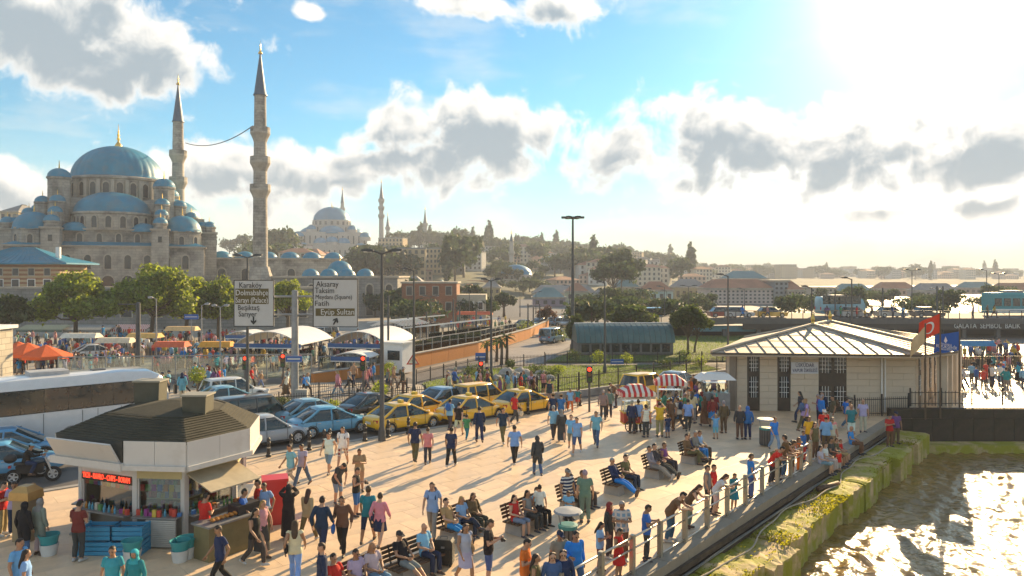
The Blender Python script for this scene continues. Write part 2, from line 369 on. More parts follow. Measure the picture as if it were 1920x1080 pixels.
# ------------------------------------------------------------------ the setting: ground, water, paving
ROADZ = -.12
QA = Vector(W(4.5, 23.2)); QD = (Vector(W(11.3, 31.26))-QA).normalized()          # quay edge: a point and its direction
QN = Vector((QD.y, -QD.x))                                   # towards the water
QEND = 28.3
def Q(t, off=0): v = QA+QD*t+QN*off; return v
KA, KB = W(-11.6, 36), W(6.5, 50.5); KSL = (KB[1]-KA[1])/(KB[0]-KA[0])
def kerbY(x): return KA[1]+KSL*(x-KA[0])
corner = Q(QEND)
M_asph = mat('asphalt', (.12,.112,.105), .62, spec=.28, var=.22, scale=.7, bump=.25, bscale=30, dirt=((.15,.14,.13), .25, .45, .75))
M_pave = mat('paving_stone', (.68,.51,.335), .55, var=.10, scale=.6, bump=.12, bscale=14, dirt=((.30,.27,.22), .5, .55, .85), coord='Object')
land = MB(); lp = [(-3000,-60), tuple(Q(-110)), tuple(corner), (300, corner.y+.4), (300,130), (3000,700), (3000,3500), (-3000,3500)]
land.prism(lp, -4, ROADZ)
tag(land.build('ground', M_asph), kind='structure')

# water with real waves near the quay
def water():
    X = np.arange(-6, 60, .14); Yv = np.arange(8, 47.6, .14); gx, gy = np.meshgrid(X, Yv)
    r = np.random.default_rng(4); z = np.zeros_like(gx)
    for i in range(60):
        lam = 10**r.uniform(-.34, .08); a = r.uniform(-1.0, 1.0)+SUN_AZ+math.pi/2-.8; k = 2*math.pi/lam; ph = r.uniform(0, 6.28)
        z += .0078*lam*np.sin(k*(gx*math.sin(a)+gy*math.cos(a))+ph+.6*np.sin(gx*.5+gy*.3+i))
    z -= 1.8
    ny, nx = gx.shape; V = np.stack([gx, gy, z], -1).reshape(-1, 3)
    i = np.arange(ny*nx).reshape(ny, nx); F = np.stack([i[:-1,:-1], i[:-1,1:], i[1:,1:], i[1:,:-1]], -1).reshape(-1, 4)
    me = bpy.data.meshes.new('water'); me.from_pydata(V.tolist(), [], F.tolist()); me.polygons.foreach_set('use_smooth', [True]*len(F)); return me
M_water = mat('harbour_water', (.24,.155,.045), .10, spec=.5, var=.3, scale=.2, bump=1.0, bscale=3.2)
tag(put('water', water(), M_water), kind='structure')
tag(MB().add([(60,-400,-1.8),(3000,-400,-1.8),(3000,47.6,-1.8),(60,47.6,-1.8)], [(0,1,2,3)]).build('water', M_water), kind='structure')
tag(MB().add([(-400,-400,-1.8),(60,-400,-1.8),(60,8,-1.8),(-400,8,-1.8)], [(0,1,2,3)]).build('water', M_water), kind='structure')
tag(MB().add([(300,47,-1.8),(3000,47,-1.8),(3000,690,-1.8),(300,132,-1.8)], [(0,1,2,3)]).build('water', M_water), kind='structure')

# plaza: a bed, slabs laid on it
plaza_poly = [(-60, kerbY(-60)), (-60,-20), tuple(Q(-60)), tuple(Q(QEND, -.05)), (70, corner.y+.3), (70,66), (24,66), (17,61), (7, kerbY(7))]
pz = MB(); pz.prism(plaza_poly, -.6, -.012)
plaza = tag(pz.build('plaza', M_pave), kind='structure')
def inside(p, poly):
    c = False; n = len(poly)
    for i in range(n):
        x1, y1 = poly[i]; x2, y2 = poly[(i+1) % n]
        if (y1 > p[1]) != (y2 > p[1]) and p[0] < (x2-x1)*(p[1]-y1)/(y2-y1)+x1: c = not c
    return c
def slab_mat():
    m = mat('paving_slab', (.70,.525,.345), .50, var=.16, scale=1.1, bump=.10, bscale=16, dirt=((.30,.25,.19), .45, .50, .80), coord='Object')
    nt = m.node_tree; N = nt.nodes.new; L = nt.links.new; b = nt.nodes['Principled BSDF']; src = b.inputs['Base Color'].links[0].from_socket
    g = N('ShaderNodeNewGeometry'); oi = N('ShaderNodeObjectInfo'); ad = N('ShaderNodeMath'); ad.operation = 'ADD'; L(g.outputs['Random Per Island'], ad.inputs[0]); L(oi.outputs['Random'], ad.inputs[1])
    fr = N('ShaderNodeMath'); fr.operation = 'FRACT'; L(ad.outputs[0], fr.inputs[0])
    mr = N('ShaderNodeMapRange'); L(fr.outputs[0], mr.inputs[0]); mr.inputs[3].default_value = .95; mr.inputs[4].default_value = 1.04
    s = N('ShaderNodeVectorMath'); s.operation = 'SCALE'; L(src, s.inputs[0]); L(mr.outputs[0], s.inputs['Scale']); L(s.outputs[0], b.inputs['Base Color'])
    mr2 = N('ShaderNodeMapRange'); L(fr.outputs[0], mr2.inputs[0]); mr2.inputs[3].default_value = .42; mr2.inputs[4].default_value = .56; L(mr2.outputs[0], b.inputs['Roughness'])
    return m
M_slab = slab_mat()
def lay_slabs():
    e1 = Vector((1, KSL)).normalized(); e2 = Vector((-e1.y, e1.x)); sw, sh = 1.5, 1.0
    cells = []
    for i in range(-60, 60):
        for j in range(-45, 75):
            c = e1*((i+(.5 if j % 2 else 0))*sw)+e2*(j*sh)
            if c.y < 17 or c.y > 64 or abs(c.x) > c.y*.70+2: continue
            hx, hy = e1*(sw/2), e2*(sh/2)
            if all(inside(c+a+b, plaza_poly) for a in (hx, -hx) for b in (hy, -hy)): cells.append(c)
    cells.sort(key=lambda c: c.y+abs(c.x)*.1)
    base = MB(); w, h = sw/2-.003, sh/2-.003; k = .006
    vs = [(-w,-h,-.04),(w,-h,-.04),(w,h,-.04),(-w,h,-.04),(-w,-h,-k*.4),(w,-h,-k*.4),(w,h,-k*.4),(-w,h,-k*.4),(-w+k,-h+k,0),(w-k,-h+k,0),(w-k,h-k,0),(-w+k,h-k,0)]
    fs = [(i, (i+1) % 4, 4+(i+1) % 4, 4+i) for i in range(4)]+[(4+i, 4+(i+1) % 4, 8+(i+1) % 4, 8+i) for i in range(4)]+[(8,9,10,11)]
    me = MB().add(vs, fs).mesh('paving_slab'); ang = math.atan2(e1.y, e1.x); rot = Matrix.Rotation(ang, 3, 'Z')
    rest = MB()
    for n, c in enumerate(cells):
        z = rng.uniform(-.003, .002)
        if n < 300: put('paving_slab', me, M_slab, plaza, loc=(c.x, c.y, z), rz=ang)
        else: rest.add([rot@Vector(v)+Vector((c.x, c.y, z)) for v in vs], fs)
    tag(rest.build('paving_slab_field', M_slab, plaza), kind='stuff')
lay_slabs()
# kerb stones along the plaza and road
def kerb_run(pts, name, parent, w=.3, h=.02, step=1.0, m=None):
    for a, b in zip(pts[:-1], pts[1:]):
        a, b = Vector(a), Vector(b); L_ = (b-a).length; n = max(1, int(L_/step)); d = (b-a)/n; ang = math.atan2(d.y, d.x)
        me = MB().box((0,0,0), (L_/n-.012, w, .34+h)).mesh('kerb_stone')
        for i in range(n): put('kerb_stone', me, m or M_concrete, parent, loc=((a.x+d.x*(i+.5)), a.y+d.y*(i+.5), -.17+h/2+rng.uniform(-.004,.004)), rz=ang)
kerb_run([(-24, kerbY(-24)+.16), (7, kerbY(7)+.16)], 'kerb_stone', plaza, h=.03, m=mat('kerb_granite', (.30,.29,.275), .8, var=.2))

# ------------------------------------------------------------------ quay wall with its ledge of mossy blocks
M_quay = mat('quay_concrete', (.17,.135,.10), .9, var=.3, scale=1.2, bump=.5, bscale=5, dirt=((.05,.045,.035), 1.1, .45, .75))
def moss_mat():
    m = mat('mossy_concrete', (.46,.35,.19), .85, var=.3, scale=2, bump=.7, bscale=9, dirt=((.27,.27,.02), .9, .40, .54))
    return m
M_moss = moss_mat()
quay = thing('quay_wall', 'low concrete quay wall with a weedy ledge of blocks beside the water', 'quay wall')
def along(t, off): v = Q(t, off); return v.x, v.y
ang_q = math.atan2(QD.y, QD.x)
def qbox(name, t0, t1, o0, o1, z0, z1, m, parent=quay):
    c = Q((t0+t1)/2, (o0+o1)/2)
    return MB().box((0,0,0), (t1-t0, abs(o1-o0), z1-z0)).build(name, m, parent, loc=(c.x, c.y, (z0+z1)/2), rz=ang_q)
n = 0
for i in range(-8, 26):
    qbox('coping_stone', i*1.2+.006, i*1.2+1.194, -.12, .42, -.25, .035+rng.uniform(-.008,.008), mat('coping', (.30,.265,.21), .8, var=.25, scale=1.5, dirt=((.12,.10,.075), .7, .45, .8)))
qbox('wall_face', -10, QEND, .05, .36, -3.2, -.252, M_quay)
qbox('fender_beam', -10, QEND-1, .36, .52, -.42, -.26, mat('fender_timber', (.06,.042,.03), .8, var=.4))
qbox('fender_beam', -10, QEND-1, .36, .50, -.72, -.58, mat('fender_timber'))
qbox('pipe', -10, QEND-3, .53, .58, -.55, -.50, M_steel)
LEDGE = -.64
def ledge():
    t = -9.0; k = 0
    while t < QEND-.5:
        ln = rng.uniform(1.5, 3.4); w = 1.95+rng.uniform(-.28, .28); zt = LEDGE+rng.choice((-.14,-.06,0,.04))+rng.uniform(-.03,.03)
        nx_, ny_ = max(4, int(ln/.22)), 7
        mb = MB(); V = []
        for j in range(ny_+1):
            for i in range(nx_+1):
                u = t+.03+(ln-.06)*i/nx_; o = .4+(w-.4)*j/ny_
                edge = j == ny_
                V.append((u+rng.uniform(-.03,.03), o+(rng.uniform(-.09,.06) if edge else 0), zt+rng.uniform(-.022,.03)-(.05 if edge else 0)-(.03 if i in (0,nx_) else 0)))
        W = nx_+1; pts = [Vector((*along(u, o), z)) for u, o, z in V]
        fs = [(j*W+i, j*W+i+1, (j+1)*W+i+1, (j+1)*W+i) for j in range(ny_) for i in range(nx_)]
        ring = [i for i in range(W)]+[j*W+nx_ for j in range(1, ny_+1)]+[ny_*W+i for i in range(nx_-1, -1, -1)]+[j*W for j in range(ny_-1, 0, -1)]
        b0 = len(pts); pts += [Vector((pts[i].x, pts[i].y, -3.0)) for i in ring]
        fs += [(ring[a], b0+a, b0+(a+1) % len(ring), ring[(a+1) % len(ring)]) for a in range(len(ring))]
        mb.add(pts, [tuple(reversed(f)) for f in fs]).build('ledge_block', M_moss, quay)
        t += ln; k += 1
ledge()
# weed and moss tufts on the ledge
def tufts():
    r = np.random.default_rng(9); n = 7000; V = []; F = []
    for i in range(n):
        t = r.uniform(-8, QEND-1); o = 1.95-abs(r.normal(0, .35)) if r.random() < .4 else r.uniform(.6, 1.95)
        if math.sin(t*1.3)+.6*math.sin(t*.61+1) < .1 and r.random() < .9: continue
        v = Q(t, o); z = LEDGE+.03; a = r.uniform(0, 6.28); s = r.uniform(.02, .045); dx, dy = math.cos(a)*s, math.sin(a)*s; h = r.uniform(-.02, .02)
        b = len(V); lx, ly = QN.x*r.uniform(0, .08), QN.y*r.uniform(0, .08)
        V += [(v.x-dx, v.y-dy, z-.06), (v.x+dx, v.y+dy, z-.06), (v.x+dx*.4+lx, v.y+dy*.4+ly, z+h), (v.x-dx*.4+lx, v.y-dy*.4+ly, z+h)]; F.append((b,b+1,b+2,b+3))
    me = bpy.data.meshes.new('moss'); me.from_pydata(V, [], F); return me
tag(put('moss', tufts(), leaf_mat('moss_green', (.16,.17,.014), (.46,.44,.02)), quay), kind='stuff')
# ropes and cables lying along the quay foot
def rope(pts, r, m, label):
    return tag(MB().tube(pts, r, 6).build('mooring_rope', m, smooth=True), label, 'rope')
M_rope = mat('rope', (.36,.31,.24), .9, var=.25, scale=10)
pts = [Vector((*along(t, .62+.5*math.sin(t*.33+.4)**2+.07*math.sin(t*1.9)), LEDGE+.05+.02*math.sin(t*2.1))) for t in np.arange(-6, 24, .5)]
rope(pts, .03, M_rope, 'long pale cable winding over the mossy ledge blocks')
pts = [Vector((*along(t, .52+.04*math.sin(t*.9)), LEDGE+.10+.03*math.sin(t*.7))) for t in np.arange(2, 27, .6)]
rope(pts, .022, M_rope, 'thin pale cable strung along the foot of quay railing')
for k, t in enumerate((6.2, 7.4)):
    c = Q(t, 1.8); pts = [Vector((c.x+QD.x*.45*math.cos(a), c.y+QD.y*.45*math.cos(a), -.95+.45*math.sin(a)))+Vector((QN.x, QN.y, 0))*.12*math.sin(a+.6) for a in np.linspace(-3.5, .5, 16)]
    rope(pts, .02, M_rope, ['pale rope loop hanging over the ledge edge toward open water', 'second pale rope loop hanging over the ledge beside the first'][k])
tag(MB().tube([Vector((*along(12.4,.75), LEDGE+.10)), Vector((*along(13.8,1.15), LEDGE+.13))], [.11,.09], 8).build('driftwood_log', M_wood, smooth=True), 'short brown log lying across the mossy quay ledge', 'log')
# side quay running right, with a dark plank face
q2 = thing('side_quay_wall', 'dark brown quay wall below the terminal fence, facing open water', 'quay wall')
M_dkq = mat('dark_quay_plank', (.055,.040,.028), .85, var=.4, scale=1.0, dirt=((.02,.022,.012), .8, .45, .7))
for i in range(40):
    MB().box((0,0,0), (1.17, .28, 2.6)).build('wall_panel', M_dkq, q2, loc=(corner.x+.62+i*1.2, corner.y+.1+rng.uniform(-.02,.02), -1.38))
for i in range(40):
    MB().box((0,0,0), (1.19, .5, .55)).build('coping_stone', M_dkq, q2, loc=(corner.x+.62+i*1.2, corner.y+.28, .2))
tag(MB().box((corner.x+12, corner.y-.75, -1.62), (24, 1.1, .5)).build('low_ledge', M_moss, q2), None)

# ------------------------------------------------------------------ pavements, lawn
M_side = mat('pale_pavement', (.40,.35,.28), .7, var=.14, scale=.8, bump=.1, dirt=((.26,.23,.19), .3, .5, .85))
def sheet(name, poly, z0, z1, m, kind='structure'):
    poly = [W(*p) for p in poly]
    return tag(MB().prism(poly, z0, z1).build(name, m), kind=kind)
pavement = sheet('pavement', [(-40,40.6),(-16,45.4),(-9.7,47.4),(-1.5,50.4),(-5.2,55.8),(-8.2,57.6),(-15,58.0),(-40,50)], -.5, 0, M_side)
sheet('pavement', [(-70,62),(-34,60.5),(-15.5,61.2),(-11.0,65.4),(-2.5,82),(4,98),(10,120),(-20,128),(-75,120)], -.5, .0, mat('stop_platform', (.34,.31,.26), .75, var=.15, scale=.5, dirt=((.2,.19,.17), .2, .45, .8)))
lawn_poly = [(-6.9,57.2),(-2.7,65.0),(3,67.2),(17.5,68),(18.4,63.3),(15.4,61.0),(4.5,52.7),(0.2,50.3),(-5,50.6)]
M_lawn = mat('lawn_soil', (.075,.115,.022), .95, var=.35, scale=1.2, bump=.5, bscale=20)
lawn = sheet('lawn', lawn_poly, -.5, .06, M_lawn)
def grass(poly, n, seed, h=.10):
    r = np.random.default_rng(seed); V = []; F = []; xs = [p[0] for p in poly]; ys = [p[1] for p in poly]
    while len(F) < n:
        x, y = r.uniform(min(xs), max(xs)), r.uniform(min(ys), max(ys))
        if not inside((x, y), poly): continue
        a = r.uniform(0, 6.28); s = .03; dx, dy = math.cos(a)*s, math.sin(a)*s; hh = h*r.uniform(.5, 1.3); b = len(V); lx, ly = r.normal(0, .04, 2)
        V += [(x-dx, y-dy, .05), (x+dx, y+dy, .05), (x+lx, y+ly, .05+hh)]; F.append((b, b+1, b+2))
    me = bpy.data.meshes.new('grass'); me.from_pydata(V, [], F); return me
M_grass = leaf_mat('grass_blade', (.09,.15,.02), (.26,.36,.03))
tag(put('grass', grass([W(*p) for p in lawn_poly], 16000, 3), M_grass), 'short sunlit grass of the fenced lawn', 'grass', kind='stuff')
# the larger verge behind, round the shelter
verge_poly = [(3.2,70.2),(24,71.2),(33,75),(30,96),(12,94),(9,84),(5.5,76)]
sheet('verge', verge_poly, -.5, .03, M_lawn)
tag(put('grass', grass([W(*p) for p in verge_poly], 9000, 5, .14), M_grass), 'rough grass of the verge round the shelter', 'grass', kind='stuff')

M_glare = mat('glare_asphalt', (.25,.225,.205), .6, spec=.3, var=.15, scale=.5, bump=.15, bscale=25, dirt=((.17,.155,.145), .2, .45, .8))  # asphalt made paler: sun glare on the road is put into the colour
sheet('main_road', [(-9.7,63.6),(-3.0,77),(2.7,94),(5.7,108),(16,116),(13.5,104),(8.6,92),(5.0,79),(2.8,70.3),(-2.6,66.6),(-7.2,58.6)], -.5, ROADZ+.006, M_glare)

# ------------------------------------------------------------------ mosques
M_mstone = stone_mat('mosque_stone', (.40,.37,.325), (1.3,.55), dirt=((.11,.105,.10), .22, .45, .68))
M_mstone2 = mat('carved_stone', (.40,.36,.30), .85, var=.22, scale=.8, bump=.3, dirt=((.15,.14,.13), .3, .5, .8))
M_lead = mat('lead_sheet', (.02,.20,.32), .5, .0, var=.22, scale=.35, detail=8, bump=.15, bscale=2, dirt=((.10,.19,.235), .45, .48, .72))
M_gold = mat('gilded_copper', (.75,.48,.12), .3, .9, var=.1)
M_hole = mat('window_dark', (.03,.034,.04), .25, var=.3)
def arch_poly(w, h, n=7):
    r = w/2; s = h-r*1.1
    return [(-r,0),(r,0)]+[(r*math.cos(a), s+r*1.1*math.sin(a)) for a in np.linspace(0, math.pi, n)]
ARCH = {}
def arch_win(parent, loc, rz, w=1.2, h=2.4, grow=.22):
    k = (w, h)
    if k not in ARCH:
        a = MB().extrude(arch_poly(w, h), Matrix.Rotation(R(90), 4, 'X')@Matrix.Translation((0,0,-.2)), .28).mesh('pane')
        o, i = arch_poly(w+2*grow, h+grow*1.3), arch_poly(w, h); o = [(x, y-(grow*.4 if y == 0 else 0)) for x, y in o]
        f = MB(); n = len(o); M_ = Matrix.Rotation(R(90), 4, 'X')
        vs = [M_@Vector((x, y, .20)) for x, y in o]+[M_@Vector((x, y, .20)) for x, y in i]+[M_@Vector((x, y, -.2)) for x, y in o]+[M_@Vector((x, y, -.2)) for x, y in i]
        f.add(vs, [(q, (q+1) % n, n+(q+1) % n, n+q) for q in range(n)]+[(q, 2*n+q, 2*n+(q+1) % n, (q+1) % n) for q in range(n)]+[(n+q, n+(q+1) % n, 3*n+(q+1) % n, 3*n+q) for q in range(n)])
        ARCH[k] = (f.mesh('window'), a)
    f, a = ARCH[k]
    w_ = put('window', f, M_mstone2, parent, loc=loc, rz=rz); put('pane', a, M_hole, w_); return w_
def dome_mesh(r, h, n=48, m=10, rib=3, a0=0, a1=2*math.pi, lip=.25):
    full = abs(a1-a0-2*math.pi) < 1e-6; k = n if full else n+1; V = []; F = []
    prof = [(1.03, -lip/h), (1.03, 0)]+[(math.cos(t), math.sin(t)) for t in np.linspace(0, math.pi/2*.985, m)]
    for rr, z in prof:
        for i in range(k):
            a = a0+(a1-a0)*i/n; q = 1.02 if (rib and i % rib == 0) else 1
            V.append((r*rr*q*math.cos(a), r*rr*q*math.sin(a), h*z))
    for j in range(len(prof)-1):
        for i in range(n):
            i2 = (i+1) % k; F.append((j*k+i, j*k+i2, (j+1)*k+i2, (j+1)*k+i))
    F.append(tuple(range((len(prof)-1)*k, len(prof)*k)))
    return MB().add(V, F).mesh('dome', True)
def finial(parent, loc, s):
    pr = [(.55,0),(.42,.35),(.18,.7),(.10,.9),(.26,1.15),(.10,1.4),(.20,1.65),(.07,1.9),(.14,2.1),(.05,2.3),(.02,3.2)]
    return MB().lathe([(r*s, z*s) for r, z in pr], 8).build('finial', M_gold, parent, smooth=True, loc=loc)
def drum_windows(parent, r, z, n, w, h, a0=0, a1=2*math.pi):
    full = abs(a1-a0-2*math.pi) < 1e-6
    for i in range(n):
        a = a0+(a1-a0)*(i+.5)/n
        arch_win(parent, (r*math.cos(a), r*math.sin(a), z), a+R(90), w, h)
def turret(parent, x, y, z0, z1, r, dome=True, n=8):
    t = MB().lathe([(r,z0),(r,z1-.5),(r*1.12,z1-.35),(r*1.12,z1)], n, ph=math.pi/n).build('turret', M_mstone, parent, loc=(x,y,0))
    d = put('dome', dome_mesh(r*1.02, r*.85, 24, 6, 3, lip=.12), M_lead, t, loc=(0,0,z1+.1)); MB().lathe([(r*.08,0),(r*.05,r*.4),(r*.02,r*.8)], 6).build('finial', M_gold, t, loc=(0,0,z1+r*.83))
    return t
def minaret(loc, H, r, balconies, cone0, base_h, label, group=None, m=None, lead=None):
    t = thing('minaret', label, 'minaret', loc, group=group); m = m or M_mstone
    MB().lathe([(r*1.9,-6),(r*1.9,base_h*.75),(r*1.35,base_h)], 8, ph=R(22.5)).build('base', m, t)
    MB().lathe([(r*1.12,base_h),(r*1.0,base_h+(cone0-base_h)*.5),(r*.86,cone0)], 14).build('shaft', m, t, smooth=True, angle=40)
    for zb in balconies:
        f = 1.0-.12*(zb-base_h)/max(cone0-base_h, 1)
        b = MB().lathe([(r*f*1.02,zb-2.0*r*.8),(r*f*1.25,zb-1.2*r*.8),(r*f*1.3,zb-1.1*r*.8),(r*f*1.55,zb-.5*r*.8),(r*f*1.62,zb-.3*r*.8),(r*f*1.62,zb)], 14).build('balcony', M_mstone2 if m is M_mstone else m, t)
        MB().lathe([(r*f*1.60,zb),(r*f*1.60,zb+.72*r),(r*f*1.50,zb+.72*r),(r*f*1.50,zb)], 14).build('parapet', m, b)
    MB().lathe([(r*1.04,cone0-.15),(r*1.04,cone0),(r*.9,cone0+.3),(.12,H)], 14).build('spire', lead or mat('spire_lead', (.07,.11,.16), .5, .2, var=.2), t, smooth=True, angle=40)
    finial(t, (0,0,H-.1), r*.65)
    return t

def new_mosque():
    s = .12; Y0 = 168.0; X0 = (222-960)/FPX*Y0
    t = thing('domed_mosque', 'large grey stone mosque with blue lead domes beyond the big plane trees', 'mosque', (X0, Y0, 1.55), R(21.8))
    zz = lambda py: 9.2-(py-495)*s
    # prayer hall in steps
    def block(name, h, z0, z1, m=M_mstone, cham=0):
        return MB().box((0,0,(z0+z1)/2), (2*h,2*h,z1-z0)).build(name, m, t)
    hall = 18.0
    block('hall_wall', hall, -6, 12.4); block('upper_wall', 16.2, 12.4, 15.9)
    c = MB().box((0,0,12.55), (2*hall+.9,2*hall+.9,.3)).build('cornice', M_mstone2, t)
    MB().box((0,0,16.05), (33.2,33.2,.3)).build('cornice', M_mstone2, t)
    # sloping lead skirts on the step
    for k in range(4):
        a = k*math.pi/2; mm = Matrix.Rotation(a, 3, 'Z')
        vs = [(-18.4,-18.4,12.72),(18.4,-18.4,12.72),(16.3,-16.3,13.5),(-16.3,-16.3,13.5)]
        MB().add([mm@Vector(v) for v in vs], [(0,1,2,3)]).build('lead_skirt', M_lead, t)
    # square base of the dome with great arches
    MB().lathe([(14.2,15.9),(14.2,20.5),(13.2,22.2),(11.6,23.2)], 4, ph=R(45)).build('dome_base', M_mstone, t)
    # main drum and dome
    MB().lathe([(9.9,22.6),(9.9,27.2),(10.3,27.4),(10.3,27.8),(9.4,28.1)], 48).build('drum', M_mstone, t)
    drum_windows(t, 9.9, 23.6, 24, 1.2, 2.9)
    for i in range(24):
        a = 2*math.pi*i/24; MB().box((0,0,0), (.9,.7,4.2)).build('buttress', M_mstone2, t, loc=(10.2*math.cos(a),10.2*math.sin(a),25.0), rz=a)
    d = put('dome', dome_mesh(9.3, 7.7, 96, 14, 3), M_lead, t, loc=(0,0,27.9)); finial(d, (0,0,7.5), 1.65)
    # weight towers
    for k in range(4):
        a = R(45)+k*math.pi/2; x, y = 14.0*math.cos(a), 14.0*math.sin(a)
        tw = turret(t, x, y, 13, 27.0 if k in (2,) else 25.8, 2.15)
        # stepped turrets running down beside the half domes
        for side in (-1, 1):
            ax = a+side*R(45); ux, uy = math.cos(ax), math.sin(ax)
            for j, (dd, zt, rr) in enumerate(((3.2,21.8,1.45),(5.6,19.4,1.3),(7.8,17.6,1.15))):
                turret(t, x*.98+ux*dd, y*.98+uy*dd, 12, zt, rr)
            MB().box((0,0,0), (8.6,1.5,4.5)).build('buttress', M_mstone, t, loc=(x*.98+ux*4.0, y*.98+uy*4.0, 16.8), rz=ax)
            px_, py_ = x*.98+ux*9.3, y*.98+uy*9.3
            pr = MB().box((0,0,0), (3.0,3.2,22.5)).build('pier', M_mstone, t, loc=(px_, py_, 4.6), rz=ax)
            MB().box((0,0,11.4), (3.5,3.7,.35)).build('cornice', M_mstone2, pr)
            MB().box((1.55,0,9.4), (.1,.7,1.2)).build('pane', M_hole, pr)
            turret(t, px_, py_, 15.5, 17.4, 1.35)
    # half domes on the four sides, each with a windowed drum
    for k in range(4):
        a = k*math.pi/2-math.pi/2; cx, cyy = 9.7*math.cos(a), 9.7*math.sin(a)
        hd = MB().lathe([(7.5,15.9),(7.5,19.2),(7.8,19.35),(7.8,19.7),(6.9,19.9)], 24, a0=a-math.pi/2, a1=a+math.pi/2).build('half_drum', M_mstone, t, loc=(cx,cyy,0))
        for i in range(9):
            b = a-math.pi/2+math.pi*(i+.5)/9; arch_win(t, (cx+7.5*math.cos(b), cyy+7.5*math.sin(b), 16.4), b+R(90), 1.05, 2.4)
        put('half_dome', dome_mesh(7.3, 4.6, 40, 10, 2, a-math.pi/2, a+math.pi/2), M_lead, t, loc=(cx,cyy,19.75))
        # smaller exedra domes at its foot
        for sgn in (-1, 1):
            b = a+sgn*R(52); ex, ey = cx+8.0*math.cos(b), cyy+8.0*math.sin(b)
            put('half_dome', dome_mesh(2.6, 1.7, 24, 6, 2), M_lead, t, loc=(ex,ey,15.9))
    # corner domes
    for k in range(4):
        a = R(45)+k*math.pi/2; x, y = 19.3*math.cos(a), 19.3*math.sin(a)
        cd = MB().lathe([(3.9,12.4),(3.9,15.6),(4.1,15.75),(4.1,16.0)], 8, ph=R(22.5)).build('corner_drum', M_mstone, t, loc=(x,y,0))
        put('dome', dome_mesh(3.75, 3.4, 36, 8, 3), M_lead, cd, loc=(0,0,16.1)); finial(cd, (0,0,19.3), .62)
        for i in range(8):
            b = i*math.pi/4; arch_win(t, (x+3.62*math.cos(b), y+3.62*math.sin(b), 12.9), b+R(90), .9, 1.9)
    # wall windows and gallery arches on the four sides
    for k in range(4):
        a = k*math.pi/2-math.pi/2; nx, ny = math.cos(a), math.sin(a); tx, ty = -ny, nx
        for i in (-5,-3,-1,1,3,5,-6.7,6.7):
            u = i*1.75
            arch_win(t, (nx*16.2+tx*u, ny*16.2+ty*u, 13.3), a+R(90), .95, 1.9)
        for i in range(-4, 5):
            u = i*3.6
            arch_win(t, (nx*hall+tx*u, ny*hall+ty*u, 8.0), a+R(90), 1.2, 2.8)
            arch_win(t, (nx*hall+tx*u, ny*hall+ty*u, 3.2), a+R(90), 2.2, 3.4)
    # forecourt block with its row of small domes, to the right of the hall
    fc = MB().box((0,0,0), (30,30,15)).build('forecourt_wall', M_mstone, t, loc=(34,6,2.8))
    MB().box((0,0,7.65), (30.8,30.8,.35)).build('cornice', M_mstone2, fc)
    for i in range(6):
        put('dome', dome_mesh(2.2, 1.7, 24, 6, 3), M_lead, fc, loc=(-12.4+i*5,-12.2,7.7))
        arch_win(fc, (-12.4+i*5,-15,2.2), 0, 1.6, 3.2); arch_win(fc, (-12.4+i*5,-15,-2.2), 0, 1.4, 2.2)
    return t
new_mosque()
def min_at(px, Y, tip, cone, bal, rpx, base_py, label, group=None, **k):
    return minaret((XZ(px, Y), Y, 0), ZZ(tip, Y), rpx*Y/FPX, [ZZ(b, Y) for b in bal], ZZ(cone, Y), ZZ(base_py, Y), label, group, **k)
min_at(488, 150, 100, 178, (248,303,355), 12.4, 500, 'tall pale stone minaret with three balconies standing clear beside the forecourt')
min_at(334, 185, 158, 228, (290,340), 10.6, 430, 'stone minaret with balconies rising behind the dome of the large mosque')
cabl = MB(); a, b = P(348, 268, 185), P(474, 236, 150)
pts = [a.lerp(b, i/14)-Vector((0,0,2.0*4*(i/14)*(1-i/14))) for i in range(15)]
tag(cabl.tube(pts, .10, 5).build('light_cable', M_dkgrey), 'thin sagging cable strung between the two tall minarets', 'cable')

# hill top mosque, far behind in the haze
M_fstone = mat('far_stone', (.38,.36,.33), .9, var=.15, scale=.2)
M_flead = mat('far_lead', (.04,.20,.33), .5, .2, var=.2, scale=.2)
def far_mosque(px, Y, base_py, dome_top, dome_base, rpx, label, tiers, name='hilltop_mosque', n_win=20):
    s = Y/FPX; zb = ZZ(base_py, Y); t = thing(name, label, 'mosque', (XZ(px, Y), Y, zb), R(14)); z = lambda py: ZZ(py, Y)-zb
    r = rpx*s
    MB().lathe([(r*1.06,z(dome_base+11)),(r*1.06,z(dome_base))], 32).build('drum', M_fstone, t)
    for i in range(n_win):
        a = 2*math.pi*i/n_win; MB().box((0,0,0), (r*.14,.3,(z(dome_base)-z(dome_base+11))*.6)).build('window', M_hole, t, loc=(r*1.06*math.cos(a), r*1.06*math.sin(a), z(dome_base+6)), rz=a+R(90))
    d = put('dome', dome_mesh(r, z(dome_top)-z(dome_base), 48, 10, 2), M_flead, t, loc=(0,0,z(dome_base))); finial(d, (0,0,z(dome_top)-z(dome_base)-.3), r*.10)
    for (hw, y0, y1) in tiers:
        b = MB().box((0,0,(z(y0)+z(y1))/2), (2*hw*s, 2*hw*s*.9, z(y1)-z(y0))).build('wall', M_fstone, t)
        n = max(3, int(hw*2/9))
        for i in range(n):
            u = (i+.5)/n*2-1
            for sd in (0, 1):
                o = MB().box((0,0,0), (2.3*s, .4, (y0-y1)*.5*s)).build('window', M_hole, t, loc=((u*hw*s, -hw*s*.9, (z(y0)+z(y1))/2) if sd == 0 else (-hw*s, u*hw*s*.9, (z(y0)+z(y1))/2)), rz=0 if sd == 0 else R(90))
    return t, s, z
t, s, z = far_mosque(622, 560, 492, 388, 414, 33, 'hazy domed mosque crowning the far wooded hill', [(40,440,424),(62,466,438),(90,500,462)])
